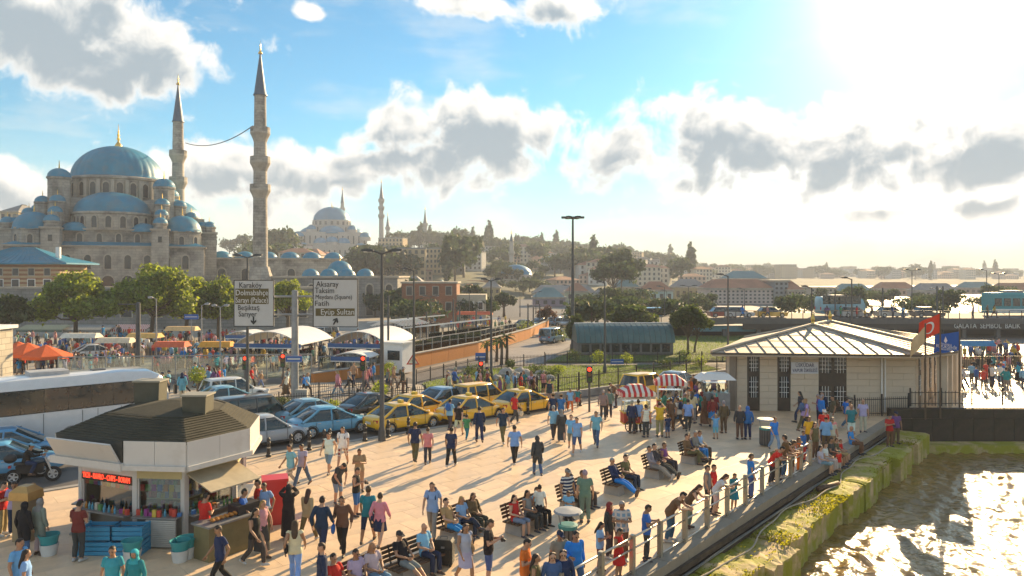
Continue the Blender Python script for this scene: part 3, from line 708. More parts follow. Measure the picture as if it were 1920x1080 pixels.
for k in range(4):
    a = k*math.pi/2; put('half_dome', dome_mesh(24*s, 15*s, 32, 8, 2), M_flead, t, loc=(34*s*math.cos(a-R(90)), 34*s*math.sin(a-R(90)), z(440)))
for (u, v, py, rr) in [(-36,-36,432,9),(36,-36,432,9),(-58,-50,446,11),(58,-50,446,11),(-20,-62,458,12),(20,-62,458,12),(0,-62,456,12),(-78,-70,470,9),(78,-70,470,9),(-50,-72,466,10),(50,-72,466,10),(46,30,432,8),(-46,30,432,8)]:
    put('dome', dome_mesh(rr*s, rr*s*.8, 24, 6, 2), M_flead, t, loc=(u*s, v*s, z(py))); MB().lathe([(rr*s*1.05,0),(rr*s*1.05,7*s)], 12).build('dome_base', M_fstone, t, loc=(u*s, v*s, z(py)-7*s))
fk = dict(m=M_fstone, lead=mat('far_spire', (.10,.13,.16), .6, var=.1))
min_at(642, 590, 356, 380, (392,), 3.6, 420, 'slim hazy minaret rising just behind the far hilltop dome', **fk)
min_at(715, 540, 342, 372, (376,390,405), 4.2, 452, 'tall hazy minaret with three balconies beside the hilltop mosque', **fk)
min_at(727, 600, 404, 424, (428,443), 3.4, 458, 'shorter hazy minaret with two balconies beside the hilltop mosque', **fk)
min_at(797, 600, 392, 418, (421,437), 3.8, 450, 'hazy minaret standing alone above the hill trees', **fk)
min_at(959, 420, 437, 452, (474,), 4.0, 492, 'dark single minaret above the mosque below the hill', **fk)
min_at(1181, 700, 472, 480, (484,), 1.7, 492, 'thin distant minaret on the ridge, first of a pair', **fk)
min_at(1219, 700, 472, 481, (485,), 1.7, 492, 'thin distant minaret on the ridge, second of a pair', **fk)
far_mosque(968, 330, 556, 496, 515, 29, 'hazy domed mosque with windowed drum at the foot of hill', [(34,531,523),(52,560,530)], 'lower_mosque', 18)

# ------------------------------------------------------------------ stone buildings between the mosque and the square
M_stripe = None
def stripe_mat():
    m = mat('striped_masonry', (.44,.33,.20), .85, var=.2, scale=.8, bump=.3); nt = m.node_tree; N = nt.nodes.new; L = nt.links.new; b = nt.nodes['Principled BSDF']; src = b.inputs['Base Color'].links[0].from_socket
    tc = N('ShaderNodeTexCoord'); sp = N('ShaderNodeSeparateXYZ'); L(tc.outputs['Object'], sp.inputs[0]); mu = N('ShaderNodeMath'); mu.operation = 'MULTIPLY'; L(sp.outputs[2], mu.inputs[0]); mu.inputs[1].default_value = 1.45
    fr = N('ShaderNodeMath'); fr.operation = 'FRACT'; L(mu.outputs[0], fr.inputs[0]); gt = N('ShaderNodeMath'); gt.operation = 'GREATER_THAN'; L(fr.outputs[0], gt.inputs[0]); gt.inputs[1].default_value = .52
    mx = N('ShaderNodeMix'); mx.data_type = 'RGBA'; L(gt.outputs[0], mx.inputs[0]); L(src, mx.inputs[6]); mx.inputs[7].default_value = (.27,.12,.06,1); L(mx.outputs[2], b.inputs['Base Color']); return m
def rect_window(parent, loc, rz, w, h, fm=None, bars=True):
    f = MB(); f.box((0,0,h/2), (w+.24,.14,h+.24)); o = f.build('window', fm or M_white, parent, loc=loc, rz=rz)
    MB().box((0,-.06,h/2), (w,.08,h)).build('pane', M_hole, o)
    return o
pv = thing('royal_pavilion', 'striped stone and brick pavilion with blue green hipped lead roof', 'building', (-82.2, 126, .95)); pv.scale = (1,.6,1)
MB().box((0,0,3.1), (16.5,13,12.4)).build('wall', stripe_mat(), pv)
MB().box((-6.2,-6.6,4.6), (4.2,.5,9.0)).build('plain_wall', mat('ochre_plaster', (.33,.20,.10), .85, var=.2), pv)
rf = MB(); ex, ey = 9.9, 8.1
rf.loft([[(-ex,-ey,9.1),(ex,-ey,9.1),(ex,ey,9.1),(-ex,ey,9.1)],[(-ex,-ey,9.35),(ex,-ey,9.35),(ex,ey,9.35),(-ex,ey,9.35)],[(-6.2,-4.2,10.4),(6.0,-4.2,10.4),(6.0,4.2,10.4),(-6.2,4.2,10.4)],[(-1.8,-.6,12.0),(1.6,-.6,12.0),(1.6,.6,12.0),(-1.8,.6,12.0)]])
r_ = rf.build('roof', M_lead, pv); MB().box((6.6,-2.6,10.9), (.7,.7,2.2)).build('chimney', M_white, r_)
for i in range(18):  # standing seams
    u = -9.2+i*1.08; MB().tube([(u,-8.1,9.4),(u*.64,-4.2,10.44),(u*.18,-.6,12.03)], .05, 4).build('roof_seam', M_lead, r_)
for x in (-1.6,1.0,3.6,6.2): rect_window(pv, (x,-6.5,4.3), 0, 1.1, 2.3); rect_window(pv, (x,-6.5,7.3), 0, .9, 1.1, M_mstone2); rect_window(pv, (x,-6.5,1.0), 0, 1.1, 1.6)
rect_window(pv, (-7,-6.86,4.0), 0, 1.5, 2.6, M_dkgrey)

pw = thing('precinct_wall', 'long grey stone precinct wall in shade behind the plane trees', 'wall', (-62, 116, .8))
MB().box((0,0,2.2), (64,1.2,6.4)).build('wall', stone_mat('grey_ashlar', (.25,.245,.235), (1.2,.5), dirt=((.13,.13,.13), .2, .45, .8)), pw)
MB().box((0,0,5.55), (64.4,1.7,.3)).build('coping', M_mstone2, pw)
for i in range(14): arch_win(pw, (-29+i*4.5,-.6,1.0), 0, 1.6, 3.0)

bz = thing('bazaar_hall', 'long grey stone bazaar hall with a row of small lead domes', 'building', (-36.5, 158, 1.4))
MB().box((0,0,1.2), (27,16,10.4)).build('wall', mat('grey_ashlar'), bz); MB().box((0,0,6.5), (27.6,16.6,.35)).build('cornice', M_mstone2, bz)
for i in range(4):
    for y in (-5.6,):
        dd = put('dome', dome_mesh(1.75, 1.5, 24, 6, 3), M_lead, bz, loc=(-4.6+i*3.7, y, 6.7))
dd = MB().lathe([(2.7,6.6),(2.7,7.6)], 12).build('dome_base', M_mstone, bz, loc=(-.4,2,0)); put('dome', dome_mesh(2.6, 2.4, 32, 8, 3), M_lead, dd, loc=(0,0,7.6)); finial(dd, (0,0,9.8), .5)
for i in range(7): arch_win(bz, (-11.6+i*3.9,-8,2.6), 0, 1.3, 2.4); rect_window(bz, (-11.6+i*3.9,-8,-1.2), 0, 1.3, 1.9, M_mstone2)
bb = thing('brick_building', 'weathered red brick block behind the tram stop', 'building', (-14.2, 132, 1.0))
MB().box((0,0,2.2), (9.4,8,7.4)).build('wall', stone_mat('red_brick', (.32,.13,.07), (.5,.2), dirt=((.18,.10,.07), .4, .5, .8)), bb); MB().box((0,0,6.0), (9.8,8.4,.3)).build('cornice', M_mstone2, bb)
for i in range(4):
    for z_ in (1.2, 3.9): rect_window(bb, (-3.4+i*2.25,-4,z_), 0, .9, 1.4, M_mstone2)
MB().box((7.2,0,1.2), (5,7,5.4)).build('side_wing', mat('cream_plaster', (.42,.38,.30), .85, var=.15), bb)
for i in range(3): rect_window(bb, (5.6+i*1.6,-3.5,1.4), 0, .7, 1.2)

# ------------------------------------------------------------------ hill, far town
SKY = [(-200,452),(0,450),(100,470),(400,474),(500,466),(560,460),(640,470),(720,466),(800,456),(880,464),(960,468),(1060,475),(1160,482),(1230,488),(1290,498),(1330,504),(1500,505),(1700,506),(1920,507),(2300,507)]
DIST = [(-200,520),(500,560),(700,600),(900,640),(1100,760),(1250,850),(1330,1100),(1500,1400),(2300,1500)]
NEARY = [(-200,260),(500,230),(900,240),(1300,330),(1400,520),(2300,700)]
def lerp_tab(T, x): return float(np.interp(x, [a for a, _ in T], [b for _, b in T]))
def hill_point(px, t):
    """t=0 at the foot, 1 on the ridge"""
    Y0, D = lerp_tab(NEARY, px), lerp_tab(DIST, px); Y = Y0+(D-Y0)*t
    zr = ZZ(lerp_tab(SKY, px)+9, D); q = min(max(t, 0), 1)
    z = zr*(q**.85) if t <= 1 else max(zr-(t-1)*60, -3.0)
    return Vector((XZ(px, Y), Y, z-.3))
def terrain():
    pxs = list(range(-200, 2301, 25)); ts = [0,.08,.16,.25,.35,.45,.55,.65,.75,.85,.95,1.0,1.1,1.5]; V = []; F = []
    for t in ts:
        for px in pxs:
            v = hill_point(px, t); V.append((v.x, v.y, v.z+(math.sin(px*.05+t*9)*.8*min(t,1))))
    W = len(pxs)
    for j in range(len(ts)-1):
        for i in range(W-1): F.append((j*W+i, j*W+i+1, (j+1)*W+i+1, (j+1)*W+i))
    return MB().add(V, F).mesh('hillside', True)
tag(put('hillside', terrain(), mat('hill_scrub', (.10,.11,.07), .95, var=.4, scale=.02, detail=8)), kind='structure')

FAR_ROOF = [mat('far_roof_red', (.33,.16,.10), .85, var=.25, scale=.3), mat('far_roof_grey', (.22,.22,.22), .8, var=.2, scale=.3), mat('far_roof_teal', (.12,.22,.24), .7, var=.2, scale=.3)]
FAR_WALL = [('cream', (.52,.47,.38)), ('pale grey', (.44,.44,.43)), ('pinkish', (.48,.36,.30)), ('white', (.62,.61,.58)), ('ochre', (.46,.36,.22)), ('slate', (.30,.32,.33))]
def house_proto(w, d, h, floors, wi, roof):
    """far town house: walls with window openings set in, roof on top"""
    name, c = FAR_WALL[wi]; t = thing('hillside_house', '', 'house')
    MB().box((0,0,h/2-4), (w,d,h+8)).build('wall', mat('far_wall_'+name.replace(' ','_'), c, .9, var=.15, scale=.3), t)
    rm = FAR_ROOF[roof % 3]
    if roof == 1: MB().box((0,0,h+.3), (w+.3,d+.3,.7)).build('roof', rm, t)
    else:
        r = MB(); k = min(w, d)/2*.9
        r.loft([[(-w/2-.5,-d/2-.5,h),(w/2+.5,-d/2-.5,h),(w/2+.5,d/2+.5,h),(-w/2-.5,d/2+.5,h)],[(-w/2+k,-.1,h+2.0),(w/2-k,-.1,h+2.0),(w/2-k,.1,h+2.0),(-w/2+k,.1,h+2.0)]]); r.build('roof', rm, t)
    nw = max(2, int(w/2.6)); me = MB().box((0,0,0), (1.2,.3,1.6)).mesh('window')
    for f in range(floors):
        for i in range(nw): put('window', me, M_hole, t, loc=(-w/2+w*(i+.5)/nw, -d/2, h*(f+.55)/floors))
    return t
protos = []
r3 = random.Random(5)
for k in range(10):
    wi = k % 6; roof = [0,1,0,0,1,2,0,1,0,1][k]; fl = [3,4,2,3,5,3,4,4,3,2][k]; w = r3.uniform(10, 19); h = fl*2.9
    protos.append((house_proto(w, r3.uniform(9, 13), h, fl, wi, roof), wi, roof, fl))
HOUSE_SPOTS = []
r4 = random.Random(8)
for i in range(290):
    px = r4.uniform(505, 1900); t = r4.uniform(.02, .97)**.9
    if px > 1330: t = r4.uniform(.35, 1.0)
    if 535 < px < 735 and t > .45: continue
    if 900 < px < 1035 and t < .4: continue
    HOUSE_SPOTS.append((px, t))
HOUSE_SPOTS += [(px, 1.0) for px in (1240,1262,1283,1180,1420,1450,1475,1560,1600,1640,1700,1750,1800,1850,1890,1350,1380)]
used = set(); PLACE = ['low down', 'half way up', 'near the top']
def mark(px):
    for lim, w_ in ((560,'beside the tall stone minaret'),(720,'below the hilltop mosque'),(880,'under the lone hill minaret'),(1000,'behind the lower mosque'),(1180,'beyond the floodlight mast'),(1330,'under the paired ridge minarets'),(1520,'beyond the pink waterfront block'),(1720,'beyond the bridge'),(9999,'far behind the tram')):
        if px < lim: return w_
for i, (px, t) in enumerate(HOUSE_SPOTS):
    k = r4.randrange(len(protos)); p, wi, roof, fl = protos[k]; v = hill_point(px, t); sc = r4.uniform(.75, 1.1)*(.85 if px < 1330 else 1.0)
    o = p if k not in used else copy_tree(p); used.add(k)
    o.location = (v.x, v.y, v.z); o.rotation_euler = (0, 0, r4.uniform(-.5, .5)); o.scale = (sc, sc, sc)
    tag(o, f"{FAR_WALL[wi][0]} {['two','three','four','five'][fl-2]} storey house, {['red hipped','flat grey','hipped teal'][roof]} roof, {PLACE[min(2,int(t*3))]} {mark(px)}", 'house', 'far houses on the hillside')
for k, (p, *_r) in enumerate(protos):
    if k not in used: bpy.data.objects.remove(p)

# bigger far blocks
def long_block(px0, px1, Y, top, base, col, floors, bays, label, roofc=None, depth=14, name='waterfront_block'):
    x0, x1 = XZ(px0, Y), XZ(px1, Y); zb, zt = (ZZ(base, Y) if base else 0), ZZ(top, Y); w, h = x1-x0, zt-zb
    t = thing(name, label, 'building', ((x0+x1)/2, Y+depth/2, zb))
    MB().box((0,0,h/2-2), (w,depth,h+4)).build('wall', mat('wall_'+label[:12].replace(' ','_'), col, .9, var=.12, scale=.2), t)
    MB().box((0,0,h+.2), (w+.8,depth+.8,.5)).build('cornice', M_mstone2, t)
    if roofc: MB().loft([[(-w/2,-depth/2,h+.4),(w/2,-depth/2,h+.4),(w/2,depth/2,h+.4),(-w/2,depth/2,h+.4)],[(-w/2+3,-1,h+3),(w/2-3,-1,h+3),(w/2-3,1,h+3),(-w/2+3,1,h+3)]]).build('roof', roofc, t)
    fh = h/floors; me = MB().box((0,0,0), (w/bays*.45,.35,fh*.5)).mesh('window')
    for f in range(floors):
        for i in range(bays): put('window', me, M_hole, t, loc=(-w/2+w*(i+.5)/bays, -depth/2, fh*(f+.5)))
    return t
long_block(1330, 1452, 215, 543, None, (.58,.50,.46), 4, 15, 'long pale pink waterfront block with four rows of windows', FAR_ROOF[0])
long_block(1370, 1440, 260, 524, None, (.40,.42,.42), 2, 9, 'greenish attic block behind the long pink waterfront block', FAR_ROOF[2])
long_block(1452, 1478, 214, 528, None, (.26,.28,.30), 5, 3, 'slate grey slab next to long pink waterfront block')
long_block(1478, 1508, 212, 546, None, (.52,.45,.38), 4, 5, 'beige gabled block beside the slate grey slab', FAR_ROOF[0])
long_block(1520, 1570, 250, 541, None, (.45,.42,.36), 3, 6, 'low tan warehouse beyond the beige gabled block')
long_block(985, 1095, 470, 497, 520, (.50,.50,.47), 3, 16, 'long white institute on the slope with rows of windows', FAR_ROOF[2])
long_block(1010, 1110, 380, 523, 541, (.52,.50,.45), 2, 13, 'low white hall in front of the long white institute')
long_block(850, 930, 300, 540, 575, (.42,.38,.33), 3, 8, 'brownish commercial block at the foot of the hill', FAR_ROOF[0])
long_block(1000, 1120, 260, 551, 575, (.50,.47,.40), 2, 14, 'long cream arcade beyond the main road', FAR_ROOF[1])
long_block(690, 770, 240, 560, 600, (.44,.42,.39), 2, 9, 'grey shop row behind the tram stop canopies', FAR_ROOF[1])
long_block(520, 600, 330, 478, 520, (.48,.45,.41), 3, 9, 'cream row of houses right of the tall stone minaret', FAR_ROOF[0])
long_block(600, 700, 420, 488, 520, (.52,.48,.42), 3, 12, 'pale terrace below the hilltop mosque', FAR_ROOF[0])
long_block(0, 34, 230, 398, 470, (.50,.42,.28), 5, 3, 'ochre apartment block left of the large mosque', FAR_ROOF[1])

r7 = random.Random(12); LW = ['dusty cream','faded grey','worn pink','sandy','dull white','stone grey','pale ochre','greenish grey','washed yellow','brick tinted','light taupe','cool grey','buff','chalky','smoky grey','honey']
ROWB = [(700,745,170,548),(748,800,185,540),(805,846,205,545),(850,905,180,556),(905,938,230,540),(1000,1060,200,560),(1062,1104,240,548),(1108,1150,190,562),(1152,1200,260,540),(1205,1262,230,546),(1265,1325,250,540),(1575,1640,260,548),(1650,1720,300,543),(1725,1800,280,546),(1810,1870,330,541),(1875,1960,290,545)]
for i, (a, b, Y, tp) in enumerate(ROWB):
    w_ = (b-a)*Y/FPX; c = FAR_WALL[i % 6][1]; c = tuple(x*r7.uniform(.75, 1.0) for x in c); h_ = ZZ(tp, Y)
    long_block(a, b, Y, tp, None, c, max(1, round(h_/2.8)), max(3, round(w_/2.2)), LW[i]+(' street block beyond the tram line' if b < 950 else ' street block beyond the main road' if b < 1330 else ' block behind the bridge road'), FAR_ROOF[i % 3], 9, 'street_block')
# far trees: trunk and crown
M_fleaf = leaf_mat('far_foliage', (.042,.07,.035), (.06,.09,.03)); M_bark = mat('bark', (.11,.085,.06), .9, var=.3, scale=4)
def far_tree_proto(w, h, n, seed, cyp=False):
    t = thing('hillside_tree', '', 'tree'); rr = random.Random(seed)
    MB().tube([(0,0,-1),(0,0,h*.5)], [.35,.18], 6).build('trunk', M_bark, t)
    lobes = [((0,0,h*.55),(w*.42,w*.42,h*.47))] if cyp else [((rr.uniform(-.3,.3)*w, rr.uniform(-.3,.3)*w, h*rr.uniform(.4,.78)), (w*rr.uniform(.2,.34),)*2+(h*rr.uniform(.16,.26),)) for _ in range(7)]
    put('crown', leaves(lobes, n, h*.14, seed), M_fleaf, t); return t
fprot = [far_tree_proto(9,9,520,1), far_tree_proto(12,10,700,2), far_tree_proto(8,11,520,3), far_tree_proto(3.4,14,420,4,True), far_tree_proto(14,9,760,5)]
KINDS = ['round', 'broad', 'upright', 'dark cypress', 'spreading']; fused = set()
spots = []
for i in range(170):
    px = r4.uniform(490, 1320); spots.append((px, r4.uniform(.88, 1.0) if r4.random() < .5 else r4.uniform(.1, .9)))
spots += [(px+r4.uniform(-6,6), 1.0) for px in range(740, 1300, 9)]+[(0,1.0),(16,1.0),(28,1.0),(-10,1.0),(430,1.0),(455,1.0),(505,1.0),(530,1.0),(560,.92),(575,.95),(548,.97)]+[(r4.uniform(1320,1920), r4.uniform(.3,1)) for _ in range(90)]+[(r4.uniform(905,1030), r4.uniform(.02,.35)) for _ in range(26)]
for (px, t) in spots:
    if 568 < px < 730 and t > .40: continue
    low_ = 905 < px < 1030 and t < .4
    k = r4.choices(range(5), (3,3,2,.8,2))[0]; v = hill_point(px, t); sc = r4.uniform(.8, 1.4)*(.5 if low_ else 1.35 if px < 1330 else 1.3)
    o = fprot[k] if k not in fused else copy_tree(fprot[k]); fused.add(k)
    o.location = v; o.rotation_euler = (0,0,r4.uniform(0,6)); o.scale = (sc,sc,sc)
    tag(o, f"{KINDS[k]} hazy tree {PLACE[min(2,int(t*3))]} {mark(px)}", 'tree', 'far trees on the hillside')

r8 = random.Random(31)
STT = [(r8.uniform(1085,1345), r8.uniform(108,190)) for _ in range(20)]+[(r8.uniform(1455,1900), r8.uniform(120,230)) for _ in range(26)]+[(r8.uniform(690,960), r8.uniform(115,170)) for _ in range(12)]
for i, (px, Y) in enumerate(STT):
    k = r8.choice((0,1,2,4)); o = copy_tree(fprot[k]); sc = r8.uniform(.35,.6); o.location = (XZ(px,Y), Y, 0); o.rotation_euler = (0,0,r8.uniform(0,6)); o.scale = (sc,sc,sc); o.name = 'street_tree'
    tag(o, KINDS[k]+' street tree '+('between the shelter and far blocks' if px < 1350 and px > 1000 else 'behind the bridge road' if px > 1350 else 'along the tram line'), 'tree', 'street trees in the middle distance')

# ------------------------------------------------------------------ big trees of the square
M_leaf = leaf_mat('plane_leaf', (.10,.15,.025), (.36,.44,.035)); M_leaf2 = leaf_mat('dark_leaf', (.045,.07,.02), (.09,.13,.02))
def plane_tree(px, base_y, Y, w, h, seed, label, n=5200, m=None, lean=0, name='plane_tree', leaf=.46, trunk=.32, low=.33):
    rr = random.Random(seed); t = thing(name, label, 'tree', (XZ(px, Y), Y, 0)); m = m or M_leaf
    tr = MB(); tr.tube([(0,0,-.3),(.1*lean,0,h*.15),(lean*.5,0,h*.32),(lean,0,h*.45)], [trunk,trunk*.8,trunk*.65,trunk*.45], 9); tr_o = tr.build('trunk', M_bark, t, smooth=True)
    lobes = []
    for i in range(15):
        a = i*2.4+rr.uniform(-.4,.4); q = math.sqrt((i+.6)/15.5); x, y = w*.36*q*math.cos(a), w*.36*q*math.sin(a); z = h*(low+.10+(1-low-.22)*(1-q*q*.7)*rr.uniform(.62,1.0))
        lobes.append(((x+lean*.6,y,z), (w*rr.uniform(.10,.18),)*2+(h*rr.uniform(.08,.14),)))
        MB().tube([(lean*.5,0,h*rr.uniform(.28,.4)),(x*.45+lean*.5,y*.45,z*.75),(x+lean*.6,y,z)], [trunk*.4,trunk*.25,.05], 6).build('limb', M_bark, t, smooth=True)
    put('crown', leaves(lobes, int(n*1.3), leaf, seed), m, t); return t
plane_tree(142, 620, 84, 10.6, 9.6, 21, 'bright green plane tree in front of the royal pavilion', 6000, low=.2)
plane_tree(284, 620, 90, 12.4, 10.9, 22, 'largest dense plane tree in front of the domed mosque', 7800, lean=.4, low=.16)
plane_tree(350, 620, 95, 9.0, 8.6, 23, 'plane tree merging with the right flank of the largest one', 4200, low=.15)
plane_tree(410, 620, 96, 8.4, 8.6, 24, 'smaller plane tree behind the white Karakoy road sign', 4000, low=.15)
plane_tree(8, 640, 78, 6.5, 6.6, 25, 'dark leafy tree beside the orange parasols', 3000, M_leaf2)
plane_tree(540, 630, 100, 7.5, 8.2, 26, 'tree standing behind the steel post of the road signs', 3000)
plane_tree(1290, 680, 78, 4.6, 5.6, 27, 'umbrella shaped pine beside the teal shelter', 2600, M_leaf2, name='pine_tree', leaf=.34, trunk=.16, low=.42)
plane_tree(1302, 690, 80, 3.4, 5.0, 28, 'slim pine leaning next to umbrella shaped pine', 1700, M_leaf2, lean=.6, name='pine_tree', leaf=.32, trunk=.13, low=.4)
plane_tree(1185, 650, 98, 7.0, 5.4, 29, 'low dark tree rising behind the teal shelter', 2800, M_leaf2, low=.15)
plane_tree(1080, 660, 82, 2.6, 4.6, 30, 'narrow shrubby tree at the left end of teal shelter', 1500, M_leaf2, low=.1, trunk=.1, leaf=.32)
plane_tree(1150, 600, 215, 15, 14, 31, 'tall hazy tree beyond the main road', 1500, M_fleaf, leaf=1.1)
plane_tree(1165, 600, 250, 17, 19, 32, 'taller hazy tree behind, beyond the main road', 1500, M_fleaf, leaf=1.3)
plane_tree(890, 600, 160, 7, 6.5, 33, 'hazy round tree beside the brick block', 1300, M_fleaf, leaf=.6)
plane_tree(945, 600, 150, 5, 5, 34, 'hazy upright tree behind the palm trees', 1300, M_fleaf, leaf=.6)
plane_tree(770, 600, 140, 6, 8, 35, 'hazy tree left of the brick block', 1300, M_fleaf, leaf=.6)
plane_tree(1024, 615, 118, 4, 3.4, 36, 'small rusty leaved tree beyond the main road', 900, leaf_mat('rusty_leaf', (.10,.05,.03), (.15,.07,.03)), leaf=.35, trunk=.12)
def palm(px, base, h, label, seed):
    rr = random.Random(seed); g = G(px, base); t = thing('palm_tree', label, 'palm', (g.x, g.y, 0))
    MB().tube([(0,0,-.1),(.05,0,h*.5),(.02,.05,h)], [.16,.13,.12], 8).build('trunk', M_bark, t, smooth=True)
    for i in range(18):
        a = i*2.4; el = rr.uniform(-.2, 1.1); L_ = rr.uniform(.8, 1.15); mb = MB(); d = Vector((math.cos(a), math.sin(a), 0)); s = Vector((-math.sin(a), math.cos(a), 0)); pts = []
        for k in range(6):
            u = k/5*L_; pts.append(Vector((0,0,h))+d*(u*math.cos(el*(1-k*.25)))+Vector((0,0,u*math.sin(el)-.5*u*u)))
        for k in range(5):
            w0 = .10*math.sin(math.pi*(k+.4)/6); w1 = .10*math.sin(math.pi*(k+1.4)/6)
            mb.add([pts[k]-s*w0-Vector((0,0,.04)), pts[k], pts[k+1], pts[k+1]-s*w1-Vector((0,0,.04))], [(0,1,2,3)]); mb.add([pts[k]+s*w0-Vector((0,0,.04)), pts[k], pts[k+1], pts[k+1]+s*w1-Vector((0,0,.04))], [(3,2,1,0)])
        mb.build('frond', M_leaf2, t)
for i, (x, y, h) in enumerate([(912,678,1.7),(940,682,2.2),(950,681,2.5),(931,676,1.9)]):
    palm(x, y, h, ['short palm at the road fork beside the blue sign', 'middle palm of the clump at the road fork', 'tallest palm of the clump at the road fork', 'slender palm between the others at the road fork'][i], 40+i)

# shrubs and rocks of the lawn
def bush(px, py, w, h, label, seed, m=None, n=420, name='bush', leaf=.14):
    g = G(px, py, .05); t = thing(name, label, 'bush', (g.x, g.y, .03)); rr = random.Random(seed)
    for k in range(3): MB().tube([(0,0,0),(rr.uniform(-.3,.3)*w*.5, rr.uniform(-.3,.3)*w*.5, h*.6)], [.03,.015], 5).build('stem', M_bark, t)
    put('foliage', leaves([((rr.uniform(-.25,.25)*w, rr.uniform(-.25,.25)*w, h*rr.uniform(.35,.6)), (w*.33,w*.33,h*.38)) for _ in range(5)], n, leaf, seed), m or M_leaf, t); return t
BUSH = [(880,706,1.8,1.1,M_leaf2),(905,712,1.5,.9,M_leaf2),(1005,700,1.6,.9,M_leaf2),(1030,708,2.0,.9,M_leaf2),(1048,700,1.4,.8,M_leaf),(1125,682,1.5,1.4,M_leaf),(1175,684,1.3,1.2,M_leaf),(1080,676,1.8,1.2,M_leaf2),(1285,680,2.0,1.4,M_leaf),(1312,688,1.6,1.2,M_leaf),(1250,690,1.6,.9,M_leaf2),(960,690,1.2,.9,M_leaf2),(560,640,3.0,1.4,M_leaf2),(860,640,3,1.6,M_leaf2),(985,622,4,2,M_leaf),(940,628,4,2,M_leaf2),(920,640,3,1.5,M_leaf),(1060,640,3,2,M_leaf),(1530,602,5,2.5,M_leaf2),(1100,630,4,2,M_leaf),(700,770,1.6,.7,M_leaf),(660,772,1.7,.7,M_leaf),(620,765,1.7,.6,M_leaf),(530,762,1.5,.7,M_leaf2)]
for i, (x, y, w, h, m) in enumerate(BUSH):
    bush(x, y, w, h, f"{['low','rounded','ragged','leafy','squat','spreading','wispy'][i%7]} {'dark' if m is M_leaf2 else 'bright'} green bush {('on the fenced lawn near the rocks' if y>695 and y<720 else 'on the verge by the shelter' if 670<y<=695 else 'by the iron fence behind parked cars' if y>720 else 'beside the main road')}", 60+i, m)
    bpy.context.scene.objects[-1]
def rock(px, py, s, label, seed):
    g = G(px, py, .05); rr = random.Random(seed); mb = MB().ball((0,0,0), (s,s*.8,s*.62), 9, 6)
    mb.v = [tuple(c*(1+rr.uniform(-.16,.16)) for c in v) for v in mb.v]
    tag(mb.build('boulder', M_concrete, loc=(g.x,g.y,s*.35), rz=rr.uniform(0,3)), label, 'rock', 'boulders on the lawn')
for i, (x, y, s) in enumerate([(950,705,.75),(968,710,.6),(985,706,.7),(1000,712,.5),(1015,706,.65),(932,712,.5),(1032,713,.5),(975,700,.6)]):
    rock(x, y, s, 'grey boulder in the rockery on the fenced lawn', i)

# ------------------------------------------------------------------ iron fences
def fence(pts, label, h=1.1, post=2.0, pick=.14, base=None, name='iron_fence', m=None, z0=0.0, tips=True):
    m = m or M_black; pts = [Vector((*W(*p), 0)) for p in pts]; t = thing(name, label, 'fence', (pts[0].x, pts[0].y, z0)); o = pts[0]; pk = MB()
    for a, b in zip(pts[:-1], pts[1:]):
        a, b = a-o, b-o; L_ = (b-a).length; d = (b-a)/L_; n = max(1, round(L_/post)); ang = math.atan2(d.y, d.x)
        if base: MB().box((0,0,base/2-.2), (L_,.35,base+.4)).build('base_wall', M_concrete, t, loc=(a+b)/2, rz=ang)
        zb = base or 0
        for i in range(n+1):
            c = a+d*(L_*i/n); MB().box((0,0,(h+.15)/2+zb), (.07,.07,h+.15)).build('post', m, t, loc=c, rz=ang)
        for zr in (.16, h*.86): MB().box((0,0,zb+zr), (L_,.035,.04)).build('rail', m, t, loc=(a+b)/2, rz=ang)
        k = int(L_/pick)
        for i in range(k):
            c = a+d*(L_*(i+.5)/k); pk.box((c.x, c.y, zb+h*.5), (.022,.022,h-.06), ang)
            if tips: pk.lathe([(.024,0),(.001,.09)], 4, c=(c.x, c.y, zb+h-.03))
    tag(pk.build('picket_row', m, t), kind='stuff'); return t
fence([(-16.5,44.9),(-9.7,46.9),(-1.6,49.9)], 'black spear topped fence behind the row of parked cars', base=.12)
fence([(.2,50.1),(4.7,52.4),(15.4,60.7),(18.6,63.2)], 'black spear topped fence on a low stone kerb along the lawn', base=.35)
fence([(-15,50.0),(-7.4,52.6)], 'short black fence between the crowd walk and parked cars', h=1.0)
fence([(-7.3,57.0),(-2.9,65.2),(3,67.5)], 'black fence climbing along the sunlit road beside the lawn', h=1.0)
fence([(3,68.6),(17.6,69.2),(24,71)], 'dark fence across the back of the lawn before shelter', h=1.0)

